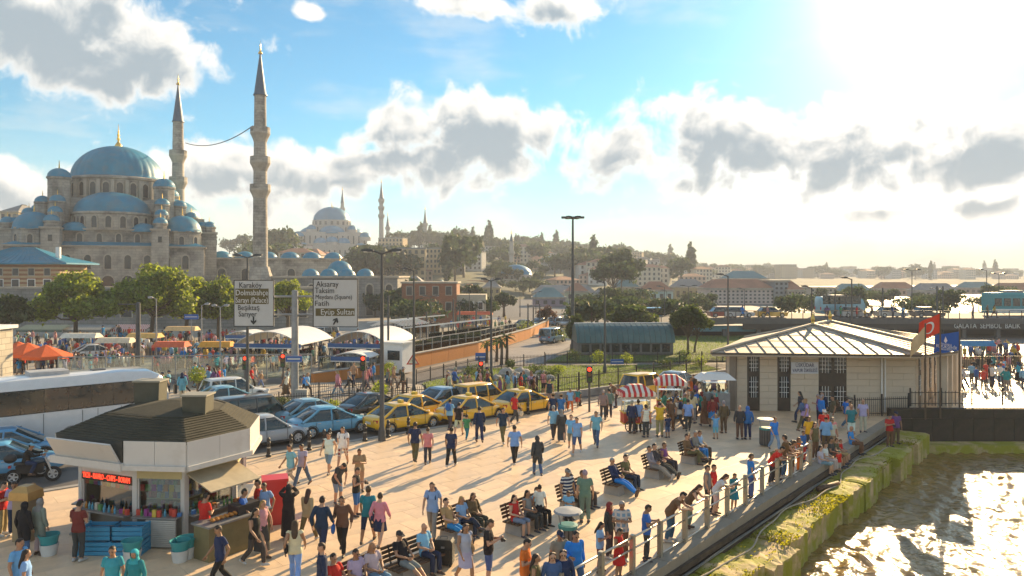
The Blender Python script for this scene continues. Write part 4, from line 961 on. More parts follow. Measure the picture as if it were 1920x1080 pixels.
# ------------------------------------------------------------------ street lamps and masts
def lamp(px, base_y, top_y, kind, label, Y=None, r=.085, name='street_lamp', m=None, yaw=0, reach=.75, group=None):
    m = m or M_dkgrey; Y = Y or FPX*EYE/(base_y-HOR); t = thing(name, label, 'street lamp', (XZ(px, Y), Y, 0), yaw, group); h = ZZ(top_y, Y)
    MB().lathe([(r*1.9,-.15),(r*1.9,.5),(r*1.25,.7),(r*1.1,h*.4),(r*.62,h)], 10).build('pole', m, t, smooth=True, angle=40)
    if kind == 'ring':
        MB().lathe([(.1,h-.3),(.9,h-.2),(.9,h-.05),(.1,h)], 12).build('ring_frame', m, t)
        for i in range(6):
            a = i*math.pi/3; hd = MB().box((0,0,0), (.55,.4,.22)).build('lamp_head', m, t, loc=(1.0*math.cos(a),1.0*math.sin(a),h-.1), rz=a); MB().box((0,0,-.12), (.45,.3,.04)).build('lens', M_white, hd)
        return t
    for sx in ((-1,1) if kind == 'double' else (1,) if kind == 'right' else (-1,)):
        MB().tube([(0,0,h-.06),(sx*reach*.45,0,h+.06),(sx*reach*.7,0,h+.09)], r*.5, 6).build('arm', m, t)
        hd = MB(); hd.loft([[(sx*reach*.55,-.11,h+.05),(sx*reach*.55,.11,h+.05),(sx*reach*.55,.11,h+.15),(sx*reach*.55,-.11,h+.15)],[(sx*reach*.9,-.17,h+.04),(sx*reach*.9,.17,h+.04),(sx*reach*.9,.15,h+.22),(sx*reach*.9,-.15,h+.22)],[(sx*reach*1.35,-.10,h+.10),(sx*reach*1.35,.10,h+.10),(sx*reach*1.35,.08,h+.18),(sx*reach*1.35,-.08,h+.18)]])
        o = hd.build('lamp_head', m, t); MB().box((sx*reach*.95,0,h+.045), (reach*.5,.24,.03)).build('lens', M_white, o)
    return t
lamp(716, 826, 474, 'double', 'tall twin headed lamp post beside the yellow taxis', r=.1)
lamp(464, 757, 482, 'double', 'twin headed lamp post passing in front of the Karakoy sign', r=.09, reach=.7)
lamp(776, 742, 507, 'left', 'single headed lamp post carrying a warning triangle', reach=.6)
lamp(921, 712, 526, 'double', 'twin headed lamp post by the palm clump', reach=.6)
lamp(1074, 655, 406, 'ring', 'very tall floodlight mast with a ring of lamps', r=.17, name='floodlight_mast')
lamp(1134, 700, 530, 'left', 'single headed lamp post in front of the teal shelter', reach=.5)
lamp(1365, 640, 517, 'left', 'lamp post at the corner where the terminal roof begins', reach=.7, Y=62)
lamp(1522, 640, 539, 'left', 'shorter lamp post behind the terminal roof', reach=.7, Y=66)
lamp(1597, 640, 523, 'left', 'taller lamp post behind the terminal roof ridge', reach=.7, Y=66)
FARL = [(1068,600,536,120),(1206,610,543,110),(1246,610,538,112),(1291,612,537,105),(1396,602,542,118),(1210,600,542,150),(1250,600,545,150),(1710,580,507,104),(1850,575,507,110),(1873,575,514,120),(975,605,545,150),(1005,600,548,160),(880,612,548,118),(808,625,556,105)]
for i, (x, b, tp, Y) in enumerate(FARL): lamp(x, b, tp, ('left','double')[i % 2], ['thin single headed','thin twin headed'][i % 2]+' far lamp post '+('above the bridge road' if x > 1300 else 'along the main road'), Y=Y, r=.07, reach=.9, group='far street lamps')
LEFTL = [(293,690,560,'left'),(378,690,572,'right'),(413,700,575,'double')]
for i, (x, b, tp, k) in enumerate(LEFTL): lamp(x, b, tp, k, ['thin lamp post among the market crowd','short lamp post left of the Karakoy sign','twin armed lamp post just left of Karakoy sign'][i], r=.06, m=M_steel, reach=.55)
# dark catenary / tram poles
def pole(px, base_y, top_y, label, r=.14, Y=None, arms=(), name='tram_pole', m=None, group=None):
    Y = Y or FPX*EYE/(base_y-HOR); t = thing(name, label, 'pole', (XZ(px, Y), Y, 0), group=group); h = ZZ(top_y, Y)
    MB().lathe([(r*1.3,-.15),(r*1.3,.35),(r,.4),(r*.85,h),(r*.3,h+.05)], 10).build('shaft', m or M_dkgrey, t, smooth=True, angle=40)
    for z, L_, th in arms: MB().box((L_/2,0,h-z), (abs(L_),th,th)).build('arm', m or M_dkgrey, t)
    return t
pole(259, 712, 568, 'thick dark pole with one lamp arm above the market crowd', .2, arms=((.1,-1.6,.08),))
for i, (x, b, tp, Y) in enumerate([(728,690,556,66),(893,640,580,90),(862,640,575,95),(850,640,560,100),(1655,600,540,103),(1757,640,537,100),(1768,640,537,100.6),(1566,600,545,104),(1586,600,552,104),(1000,620,575,110),(1012,620,570,115),(990,625,570,100),(765,640,590,88),(800,640,585,92)]):
    pole(x, b, tp, 'dark tram wire pole '+('beside the tram canopies' if x < 800 else 'along the tram line' if x < 1100 else 'on the bridge deck'), .11, Y, arms=((.3, 1.8 if i % 2 else -1.8, .06),), group='tram wire poles')
# ------------------------------------------------------------------ direction signs on their gantry
M_signw = mat('sign_white', (.50,.50,.49), .5, var=.04); M_signb = mat('sign_brown', (.10,.075,.018), .5, var=.05); M_ink = mat('sign_ink', (.02,.02,.02), .6, var=0); M_inkw = mat('sign_white_ink', (.62,.62,.60), .5, var=0)
GY = 46.0
gp = thing('sign_gantry_post', 'thick galvanised post carrying the two direction signs', 'sign post', (XZ(553, GY), GY, 0))
MB().lathe([(.26,-.15),(.24,0),(.22,3),(.19,ZZ(545,GY)),(.05,ZZ(545,GY)+.05)], 14).build('shaft', M_steel, gp, smooth=True, angle=40)
x0, x1 = XZ(445, GY), XZ(668, GY); xc = XZ(553, GY)
for py in (556, 590): MB().tube([(x0-xc,.12,ZZ(py,GY)),(x1-xc,.12,ZZ(py,GY))], .07, 8).build('crossbeam', M_steel, gp, smooth=True)
MB().box((.55,0,.65), (.75,.5,1.3)).build('control_cabinet', mat('cabinet_grey', (.36,.36,.34), .6), gp, loc=(-.1,-.1,0))
def dir_sign(l, r_, tpy, bpy_, lines, panel, arrow, label):
    c = Vector((XZ((l+r_)/2, GY), GY-.12, ZZ((tpy+bpy_)/2, GY))); k = GY/FPX; w, h = (r_-l)*k, (bpy_-tpy)*k
    t = thing('direction_sign', label, 'road sign', c)
    MB().box((0,0,0), (w,.05,h)).build('plate', M_signw, t)
    for sx in (-1, 1): MB().box((sx*(w/2-.02),-.03,0), (.045,.02,h)).build('border', M_ink, t)
    for sz in (-1, 1): MB().box((0,-.031,sz*(h/2-.02)), (w,.02,.045)).build('border', M_ink, t)
    cx, cyy = (l+r_)/2, (tpy+bpy_)/2
    pl, pr, pt, pb = panel; MB().box(((pl+pr)/2*k-cx*k, -.032, (cyy-(pt+pb)/2)*k), ((pr-pl)*k,.02,(pb-pt)*k)).build('panel', M_signb, t)
    for (s_, x_, y_, sz, wd, wh) in lines:
        text('lettering', s_, sz*k, face_cam(Vector(((x_-cx)*k, -.05, (cyy-y_)*k))), M_inkw if wh else M_ink, t, .004, 'CENTER', wd*k)
    a = MB(); (ax, ay), ang = arrow; M_ = face_cam(Vector(((ax-cx)*k, -.04, (cyy-ay)*k)))@Matrix.Rotation(ang, 4, 'Z')
    u = .24; a.extrude([(-.045,-u),(.045,-u),(.045,.03),(.17,-.06),(.17,.06),(0,.24),(-.17,.06),(-.17,-.06),(-.045,.03)], M_, .012); a.build('arrow', M_ink, t)
dir_sign(440, 515, 525, 612, [('Karaköy',471,535,15,42,0),('Dolmabahçe',474,549,15,60,1),('Sarayı (Palace)',474,563,14,60,1),('Beşiktaş',468,577,14,40,0),('Sarıyer',466,589,14,34,0)], (443,505,541,570), ((477,601), math.pi), 'white road sign reading Karaköy with a brown Dolmabahçe panel')
dir_sign(588, 672, 523, 613, [('Aksaray',615,533,15,42,0),('Taksim',610,545,15,36,0),('Meydanı (Square)',627,557,12,68,0),('Fatih',605,569,14,26,0),('Eyüp Sultan',634,585,15,62,1)], (593,666,578,592), ((630,602), R(-30)), 'white road sign reading Aksaray with a brown Eyüp Sultan panel')
sg = thing('street_name_sign', 'small blue street sign fixed across the gantry post', 'road sign', (XZ(551, GY-.5), GY-.5, ZZ(673, GY-.5)))
MB().box((0,0,0), (1.0,.04,.40)).build('plate', mat('sign_blue', (.015,.10,.36), .45, var=.05), sg)
MB().box((0,-.025,0), (.78,.02,.10)).build('text_line', M_inkw, sg)
for sz in (-1,1): MB().box((0,-.024,sz*.18), (.98,.02,.02)).build('border', M_inkw, sg)
def warn(px, py, Y):
    t = thing('warning_sign', 'triangular red bordered warning sign on the lamp post', 'road sign', P(px, py, Y)-Vector((0,.2,0)))
    for s_, m_, d in ((.46, mat('sign_red', (.5,.03,.02), .5), 0), (.32, mat('sign_cream', (.7,.66,.5), .5), .012)): MB().extrude([(-s_,-s_*.55),(s_,-s_*.55),(0,s_*1.05)], face_cam(Vector((0,-d,0))), .02).build('plate', m_, t)
    MB().box((0,-.05,-.05), (.07,.01,.28)).build('symbol', M_ink, t)
warn(775, 676, 52.0)
def bluesign(px, py, Y, w, h, label, base):
    c = P(px, py, Y); t = thing('information_sign', label, 'road sign', (c.x, Y, 0)); MB().lathe([(.04,0),(.04,c.z+h/2)], 8).build('post', M_steel, t); MB().box((0,-.06,c.z), (w,.05,h)).build('plate', mat('sign_blue'), t); MB().box((0,-.09,c.z), (w*.86,.015,h*.12)).build('text_line', M_inkw, t)
bluesign(901, 669, 70, .95, .75, 'square blue sign at the road fork in front of palms', 0)
bluesign(1157, 678, 68, 1.2, .45, 'low blue sign board on the verge by shelter', 0)
bluesign(359, 594, 75, 1.4, .5, 'blue board hanging above the market crowd', 0)
def signal(px, base_y, top_y, label, Y=None):
    Y = Y or FPX*EYE/(base_y-HOR); h = ZZ(top_y, Y); t = thing('traffic_light', label, 'traffic light', (XZ(px, Y), Y, 0)); MB().lathe([(.07,-.1),(.06,h-.9)], 8).build('post', M_dkgrey, t)
    b = MB().box((0,0,h-.45), (.34,.24,1.0)).build('signal_head', M_black, t)
    for i, c in enumerate([(.9,.03,.01),(.10,.06,.01),(.01,.07,.02)]):
        MB().lathe([(.12,0),(.10,.03)], 10).build('lamp', mat('signal_'+'rag'[i], c, .3, emit=(c, 2.0) if i == 0 else None), b, loc=(0,-.12,h-.14-i*.31), rot=(R(90),0,0))
signal(902, 722, 678, 'traffic light showing red beside the lawn fence')
signal(1105, 772, 688, 'tall traffic light on a black pole at the crossing')
signal(681, 752, 668, 'traffic light with red lamp beside the crowd walk')
signal(531, 735, 664, 'red traffic light beside the glass fence of tram stop')
signal(460, 735, 668, 'small dark traffic light beside the crowd walk lamp')

# ------------------------------------------------------------------ orange barrier wall along the road, tram stop canopies
M_orange = mat('orange_render', (.52,.20,.045), .8, var=.16, scale=.6, dirt=((.33,.15,.05), .5, .5, .8))
wl = thing('barrier_wall', 'long orange rendered barrier wall curving along the main road', 'wall')
wp = [(-15.5,57.9),(-10.3,64.0),(-3.6,77),(2.2,94),(5.2,108)]
for a, b in zip(wp[:-1], wp[1:]):
    a, b = Vector((*W(*a),0)), Vector((*W(*b),0)); L_ = (b-a).length; d = (b-a)/L_; ang = math.atan2(d.y, d.x); n = max(1, round(L_/3)); h = 1.15 if a.y > 60 else .7
    for i in range(n):
        c = a+d*(L_*(i+.5)/n); p = MB().box((0,0,h/2-.1), (L_/n-.03,.3,h+.2)).build('wall_panel', M_orange, wl, loc=c, rz=ang); MB().box((0,0,h+.05), (L_/n-.01,.42,.09)).build('coping', M_concrete, p)
M_clear = glass_mat('clear_glass', (.82,.90,.88), .80)
def glass_fence(pts, label, h=2.0):
    t = thing('glass_fence', label, 'fence'); pts = [Vector((*W(*p),0)) for p in pts]
    for a, b in zip(pts[:-1], pts[1:]):
        L_ = (b-a).length; d = (b-a)/L_; n = max(1, round(L_/1.8)); ang = math.atan2(d.y, d.x)
        MB().box((0,0,h), (L_,.09,.09)).build('rail', M_steel, t, loc=(a+b)/2, rz=ang); MB().box((0,0,.12), (L_,.09,.09)).build('rail', M_steel, t, loc=(a+b)/2, rz=ang)
        for i in range(n+1): MB().box((0,0,h/2), (.08,.08,h)).build('post', M_steel, t, loc=a+d*(L_*i/n), rz=ang)
        for i in range(n): MB().box((0,0,h/2), (L_/n-.1,.02,h-.25)).build('pane', M_clear, t, loc=a+d*(L_*(i+.5)/n), rz=ang)
glass_fence([(-35,57.6),(-16,59.6)], 'long glazed fence along the tram platform behind the crowd walk')
glass_fence([(-16,61.8),(-11.6,66.5)], 'short glazed fence between the barrier wall and tram canopy', 1.5)
glass_fence([(-10,68.5),(-3.4,81),(.5,92)], 'glazed fence running along the top of orange barrier', 2.1)
M_canopy = mat('canopy_membrane', (.72,.72,.70), .5, var=.08, scale=.5, dirt=((.5,.5,.48), .5, .5, .9)); M_blue = mat('blue_fascia', (.02,.10,.28), .4, var=.1)
def arch_canopy(cx, cy_, w, L_, h, rise, yaw, label):
    t = thing('arched_canopy', label, 'canopy', (cx, cy_, 0), yaw); n = 10; prof = [(w*(i/n-.5), h+rise*math.sin(math.pi*i/n)**.8) for i in range(n+1)]
    mb = MB(); V = [(x, y, z) for y in (-L_/2, L_/2) for x, z in prof]+[(x, y, z+.07) for y in (-L_/2, L_/2) for x, z in prof]; k = n+1
    F = [(i, k+i, k+i+1, i+1) for i in range(n)]+[(2*k+i, 2*k+i+1, 3*k+i+1, 3*k+i) for i in range(n)]+[(i, i+1, 2*k+i+1, 2*k+i) for i in range(n)]+[(k+i, 3*k+i, 3*k+i+1, k+i+1) for i in range(n)]+[(0,2*k,3*k,k),(n,k+n,3*k+n,2*k+n)]
    mb.add(V, F).build('roof_shell', M_canopy, t, smooth=True, angle=50)
    MB().box((0,-L_/2-.05,h-.05), (w+.1,.1,.34)).build('fascia', M_blue, t); MB().box((0,-L_/2-.06,h-.27), (w+.1,.1,.08)).build('fascia_strip', M_white, t)
    for i in range(1, n, 1):
        x, z = prof[i]; MB().box((x,-L_/2,(h+z)/2), (.05,.05,z-h)).build('truss_bar', M_steel, t)
    for sx in (-1,1):
        for y in (-L_/2+.2, 0, L_/2-.2): MB().lathe([(.08,0),(.08,h)], 8).build('column', M_steel, t, loc=(sx*(w/2-.25), y, 0))
    for sx in (-1,1): MB().box((sx*(w/2-.25),0,h*.45), (.03,L_-.5,h*.7)).build('side_pane', M_clear, t)
    return t
arch_canopy(XZ(517,67), 70, 6.2, 7.5, 2.1, 1.15, R(-8), 'arched white underpass canopy behind the gantry post')
arch_canopy(XZ(690,67), 70, 5.6, 7.5, 2.1, 1.15, R(-12), 'arched white underpass canopy beside the tall twin lamp')
arch_canopy(XZ(452,80), 82, 3.4, 3.0, 1.7, .5, R(-8), 'small pale stall canopy beside the glazed fence')
arch_canopy(XZ(660,61), 62.5, 3.2, 2.5, 1.5, .4, R(-10), 'small curved ticket canopy in front of underpass')
def tram_stop(px, Y, yaw, label, L_=14):
    t = thing('tram_shelter', label, 'shelter', (XZ(px,Y), Y, 0), yaw)
    MB().loft([[(-1.6,-L_/2,2.7),(1.6,-L_/2,3.05),(1.6,L_/2,3.05),(-1.6,L_/2,2.7)],[(-1.6,-L_/2,2.82),(1.6,-L_/2,3.2),(1.6,L_/2,3.2),(-1.6,L_/2,2.82)]]).build('roof_slab', M_canopy, t)
    for i in range(6):
        y = -L_/2+.6+i*(L_-1.2)/5
        MB().lathe([(.07,0),(.07,2.9)], 8).build('column', M_steel, t, loc=(.2,y,0))
        if i < 5: MB().box((1.2,y+(L_-1.2)/10,1.3), (.03,(L_-1.2)/5-.2,1.9)).build('glass_panel', M_clear, t)
    MB().box((.6,0,.45), (.45,L_-2,.07)).build('bench_seat', M_wood, t)
tram_stop(850, 84, R(-27), 'long white roofed tram shelter above the orange barrier', 15)
tram_stop(765, 92, R(-27), 'second white roofed tram shelter further along the rails', 12)
# slatted pergola behind canopies
pg = thing('slatted_pergola', 'curved white slatted pergola beside the tram shelter', 'pergola', (XZ(750,85), 85, 0), R(-20))
for i in range(11):
    y = -3+i*.6; MB().tube([(-2.2,y,2.6),(-1,y,3.1),(.6,y,3.2),(2.2,y,2.7)], .05, 5).build('slat', M_white, pg)
for x in (-2.1,2.1):
    for y in (-3,3): MB().lathe([(.07,0),(.07,2.7)], 8).build('post', M_steel, pg, loc=(x,y,0))
bx_ = thing('ticket_booth', 'bright white ticket booth at the end of orange barrier', 'booth', (XZ(742,63.5), 64.2, 0), R(-25))
MB().box((0,0,1.25), (2.1,1.6,2.5)).build('wall', M_white, bx_); MB().box((0,0,2.56), (2.4,1.9,.12)).build('roof', M_canopy, bx_); MB().box((.2,-.81,1.5), (1.2,.06,.8)).build('window', M_glassdk, bx_)

# teal shelter on the verge
sh = thing('barrel_shelter', 'long teal barrel roofed shelter with dark lower windows', 'building', (11.7, 79.5, 0), R(2))
n = 8; w = 10.2
prof = [(-2.4*math.cos(a), 1.3+1.85*math.sin(a)) for a in np.linspace(0, math.pi, n+1)]
mb = MB(); V = [(x, y, z) for x in (-w/2, w/2) for y, z in prof]; F = [(i, n+1+i, n+2+i, i+1) for i in range(n)]+[tuple(range(n, -1, -1)), tuple(range(n+1, 2*n+2))]
mb.add(V, F).build('roof_shell', mat('teal_sheet', (.045,.12,.13), .45, .2, var=.25, scale=.4, dirt=((.10,.17,.17), .35, .5, .8)), sh, smooth=True, angle=50)
for i in range(18): MB().tube([(-w/2+.3+i*(w-.6)/17, y*1.01, z+.01) for y, z in prof[:7]], .035, 5).build('roof_rib', mat('teal_rib', (.05,.10,.11), .5), sh)
MB().box((0,0,.6), (w-.3,4.4,1.4)).build('wall', mat('dull_grey_wall', (.14,.14,.14), .8, var=.2), sh)
for i in range(9): MB().box((-w/2+.9+i*1.05,-2.22,.75), (.8,.06,.8)).build('window', M_glassdk, sh)
MB().tube([(-w/2,0,3.2),(w/2,0,3.2)], .07, 6).build('ridge_cap', M_white, sh)

# ------------------------------------------------------------------ market side: awnings, parasols, end building
def awning(px0, px1, py, Y, m, label, drop=.5, d=2.2):
    x0, x1 = XZ(px0,Y), XZ(px1,Y); z = ZZ(py,Y); t = thing('shop_awning', label, 'awning', ((x0+x1)/2, Y, 0)); w = x1-x0
    MB().add([(-w/2,0,z),(w/2,0,z),(w/2,d,z+.5),(-w/2,d,z+.5),(-w/2,0,z-.06),(w/2,0,z-.06),(w/2,d,z+.44),(-w/2,d,z+.44)], [(0,1,2,3),(7,6,5,4),(0,4,5,1),(3,2,6,7)]).build('cloth', m, t)
    MB().box((0,0,z-.2), (w,.04,.3)).build('valance', m, t)
    for i in range(max(2, int(w/3))+1): MB().lathe([(.05,0),(.05,z)], 6).build('post', M_steel, t, loc=(-w/2+w*i/max(2,int(w/3)),.05,0))
def stripes(name, a, b, k=3.0, axis=0):
    m = mat(name, a, .8, var=.1); nt = m.node_tree; N = nt.nodes.new; L = nt.links.new; bs = nt.nodes['Principled BSDF']; src = bs.inputs['Base Color'].links[0].from_socket
    tc = N('ShaderNodeTexCoord'); sp = N('ShaderNodeSeparateXYZ'); L(tc.outputs['Object'], sp.inputs[0]); mu = N('ShaderNodeMath'); mu.operation = 'MULTIPLY'; L(sp.outputs[axis], mu.inputs[0]); mu.inputs[1].default_value = k
    fr = N('ShaderNodeMath'); fr.operation = 'FRACT'; L(mu.outputs[0], fr.inputs[0]); gt = N('ShaderNodeMath'); gt.operation = 'GREATER_THAN'; L(fr.outputs[0], gt.inputs[0]); gt.inputs[1].default_value = .5
    mx = N('ShaderNodeMix'); mx.data_type = 'RGBA'; L(gt.outputs[0], mx.inputs[0]); L(src, mx.inputs[6]); mx.inputs[7].default_value = (*b,1); L(mx.outputs[2], bs.inputs['Base Color']); return m
M_rw = stripes('red_white_stripe', (.50,.03,.03), (.70,.66,.58), 3.3)
awning(30, 116, 618, 100, mat('green_canvas', (.10,.15,.13), .85), 'long grey green awning in front of the precinct wall')
awning(118, 205, 618, 101, mat('grey_canvas', (.22,.23,.22), .85), 'grey awning continuing beside the grey green one')
awning(205, 273, 617, 102, M_rw, 'red and white striped awning by the precinct wall')
M_or = mat('orange_canvas', (.62,.11,.02), .75, var=.12)
def parasol(px, base, top, w, label, m):
    g = G(px, base); Y = g.y; zt = ZZ(top, Y); t = thing('parasol', label, 'parasol', (g.x, Y, 0)); MB().lathe([(.04,0),(.04,zt)], 8).build('pole', M_white, t)
    n = 8; rim = [(w/2*math.cos(2*math.pi*i/n+.39)*1.08, w/2*math.sin(2*math.pi*i/n+.39)*1.08, zt-.85) for i in range(n)]; rm = [(x, y, z-.25) for x, y, z in rim]
    MB().add([(0,0,zt)]+rim+rm, [(0,1+i,1+(i+1)%n) for i in range(n)]+[(1+i,1+n+i,1+n+(i+1)%n,1+(i+1)%n) for i in range(n)]).build('canopy', m, t)
    MB().lathe([(.35,0),(.30,.06),(.05,.1)], 8).build('foot', M_concrete, t)
parasol(52, 705, 642, 3.6, 'orange square parasol at the end of the market', M_or)
parasol(86, 706, 646, 3.6, 'orange parasol overlapping its neighbour at the market', M_or)
parasol(35, 698, 640, 3.4, 'orange parasol behind the two front ones', M_or)
eb = thing('corner_building', 'cream stone corner pavilion at the edge of the road', 'building', (-40.4, 55, .0))
MB().box((0,0,2.0), (4.6,4,4.6)).build('wall', stone_mat('cream_ashlar', (.50,.46,.38), (1.0,.45), dirt=((.33,.29,.23), .4, .5, .85)), eb); MB().box((0,0,4.42), (5.1,4.5,.25)).build('cornice', M_white, eb); MB().box((-.9,0,4.9), (3.4,3,.7)).build('parapet', mat('cream_ashlar'), eb)
for x in (-1.1,.9): rect_window(eb, (x,-2,1.6), 0, .9, 1.8)
def stall(px, base, w, h, col, label):
    g = G(px, base); t = thing('market_stall', label, 'stall', (g.x, g.y, 0)); m = mat('stall_'+label.split()[0], col, .8, var=.2)
    MB().box((0,.3,.4), (w,.9,.8)).build('counter', mat('stall_counter', (.30,.22,.14), .8, var=.3), t)
    for x in (-w/2+.1, w/2-.1): MB().lathe([(.03,0),(.03,h)], 6).build('post', M_steel, t, loc=(x,-.1,0))
    MB().loft([[(-w/2-.15,-.6,h-.1),(w/2+.15,-.6,h-.1),(w/2+.15,1.1,h-.1),(-w/2-.15,1.1,h-.1)],[(-w/2,-.1,h+.35),(w/2,-.1,h+.35),(w/2,.6,h+.35),(-w/2,.6,h+.35)]]).build('roof', m, t)
    r_ = random.Random(int(px)); 
    for i in range(int(w/.28)): MB().ball((0,0,0), (.12,.16,.12), 6, 4).build('produce', mat('produce_%d' % (i % 4), [(.5,.2,.03),(.45,.05,.03),(.5,.35,.05),(.15,.25,.04)][i % 4], .7), t, loc=(-w/2+.2+i*.27,.2,.88))
ST = [(340,655,3.2,2.2,(.62,.42,.20),'cream topped stall at the back of the market'),(270,668,3.0,2.0,(.60,.38,.12),'yellow topped stall behind the dark pole'),(215,680,3.0,2.0,(.62,.55,.40),'pale topped stall among the market crowd'),(405,690,2.6,2.0,(.62,.30,.04),'orange topped stall near the twin armed lamp'),(150,668,3.4,2.0,(.66,.62,.52),'white topped stall between parasols and dark pole'),(320,690,2.6,2.0,(.60,.12,.05),'red topped stall at the front of the market'),(890,622,5.0,2.6,(.60,.05,.04),'red tent roofed stall beyond the tram line')]
for a in ST: stall(*a)

# ------------------------------------------------------------------ bridge with its lower restaurants
br = thing('road_bridge', 'long low road bridge with dark restaurant arcade beneath', 'bridge', (0, 100, 0))
M_brd = mat('bridge_concrete', (.12,.115,.11), .85, var=.2, scale=.5, dirt=((.06,.06,.06), .5, .5, .8))
def bz_(x): return .15+max(0, min(1, (x-8)/18))*2.35
xs = [8,12,16,20,24,30,36,42,48,54,60,70,85,110]
for a, b in zip(xs[:-1], xs[1:]):
    MB().add([(a,0,bz_(a)-.75),(b,0,bz_(b)-.75),(b,14,bz_(b)-.75),(a,14,bz_(a)-.75),(a,0,bz_(a)),(b,0,bz_(b)),(b,14,bz_(b)),(a,14,bz_(a))], [(0,3,2,1),(4,5,6,7),(0,1,5,4),(2,3,7,6),(0,4,7,3),(1,2,6,5)]).build('deck', M_brd, br)
    MB().tube([(a,.1,bz_(a)+1.0),(b,.1,bz_(b)+1.0)], .05, 6).build('railing', M_dkgrey, br)
    nn = int((b-a)/1.5)
    for i in range(nn): x = a+(b-a)*i/nn; MB().box((x,.1,bz_(x)+.5), (.08,.08,1.0)).build('rail_post', M_dkgrey, br)
MB().box((66,4,-.4), (88,.4,3.2)).build('arcade_back', mat('arcade_dark', (.035,.03,.028), .7, var=.4, scale=.4), br)
for i in range(18): MB().box((24+i*4.6,.6,-.2), (.5,.5,2.4)).build('column', M_brd, br)
MB().box((70,.3,1.42), (78,.25,.85)).build('sign_band', mat('sign_band', (.05,.045,.04), .6), br)
MB().box((70,1.5,-1.55), (80,4,.3)).build('lower_deck', M_concrete, br)
text('lettering', 'GALATA  SEMBOL  BALIK', .95, face_cam(Vector((XZ(1852,100), .12, 1.45))), M_inkw, br, .02, 'CENTER', 8.9)
MB().box((29,1.2,1.05), (9,.1,.8)).build('blue_band', mat('pale_blue_panel', (.12,.30,.40), .5), br)

# moored tour boat and stalls beyond the terminal
bo = thing('tour_boat', 'white tour boat with blue stripe moored beyond the terminal', 'boat', (XZ(2010,66), 66, 0), R(60))
hull = [[(x, -w_, 1.0), (x, w_, 1.0), (x, w_*.7, -.9), (x, -w_*.7, -.9)] for x, w_ in ((-8,1.4),(-4,2.0),(2,2.0),(6,1.3),(8,.2))]
MB().loft(hull).build('hull', M_white, bo); MB().box((-1.5,0,2.0), (9,3.2,2.0)).build('cabin', M_white, bo); MB().box((-1.5,0,3.08), (10,3.7,.14)).build('upper_deck', mat('boat_blue', (.03,.16,.36), .5), bo)
for sy in (-1,1):
    MB().box((-1,sy*1.95,.75), (11,.06,.3)).build('blue_stripe', mat('boat_blue'), bo)
    for k in range(7): MB().box((-5.2+k*1.2,sy*1.61,2.15), (.8,.05,.8)).build('window', M_glassdk, bo)
for k in range(7): MB().lathe([(.03,3.1),(.03,4.9)], 6).build('awning_post', M_steel, bo, loc=(-5.5+k*1.4,-1.5,0))
MB().box((-1.5,0,5.0), (9.5,3.6,.1)).build('awning', M_canopy, bo)
stall(1830, 690, 2.8, 2.1, (.05,.22,.42), 'navy topped stall on the far quay walk')

# far crowd of the market, too dense to count: low figures with legs, trunk, arms and head
def far_crowd(n, quad, seed):
    r = random.Random(seed); mb = MB(); A, B, C, D = [Vector(G(*p)) for p in quad]
    for i in range(n):
        u, v = r.random(), r.random(); p = A.lerp(B, u).lerp(D.lerp(C, u), v); h = r.uniform(1.55,1.8)/1.72; a = r.uniform(0, 6.3); st = r.uniform(-.2,.2); c, s_ = math.cos(a), math.sin(a)
        f = lambda x, y, z: (p.x+(x*c-y*s_)*h, p.y+(x*s_+y*c)*h, z*h)
        mb.mi = 8+r.randrange(3)
        for sx in (-1,1): mb.tube([f(sx*.09,0,.9), f(sx*.1,st*sx*.5,.48), f(sx*.1,st*sx,.02)], [.09,.07,.05], 5)
        mb.mi = r.randrange(8); mb.tube([f(0,0,.85), f(0,0,1.1), f(0,0,1.38), f(0,0,1.47)], [.15,.15,.18,.07], 7)
        for sx in (-1,1): mb.tube([f(sx*.2,0,1.4), f(sx*.25,-st*sx*.3,1.1), f(sx*.24,-st*sx*.6-.06,.88)], [.055,.045,.035], 4)
        mb.mi = 11; mb.ball(f(0,0,1.58), (.085*h,.095*h,.11*h), 6, 5); mb.mi = 12; mb.ball(f(0,.02,1.64), (.09*h,.095*h,.075*h), 6, 4)
    cs = [(.6,.6,.58),(.5,.05,.04),(.04,.12,.35),(.02,.02,.025),(.16,.36,.55),(.55,.38,.05),(.05,.2,.15),(.5,.25,.28),(.03,.04,.08),(.10,.09,.08),(.2,.2,.2),(.42,.25,.16),(.02,.015,.012)]
    return tag(mb.build('market_crowd', [mat('crowd_tone_%d' % i, c, .8, var=.1) for i, c in enumerate(cs)], smooth=True), 'dense far crowd milling between the market stalls', 'crowd', kind='stuff')
far_crowd(210, [(25,705),(445,702),(445,640),(25,645)], 5); far_crowd(100, [(470,700),(740,690),(720,640),(480,645)], 6); far_crowd(40, [(760,632),(960,622),(950,608),(780,612)], 7); far_crowd(45, [(1795,735),(1918,738),(1918,660),(1795,665)], 8)

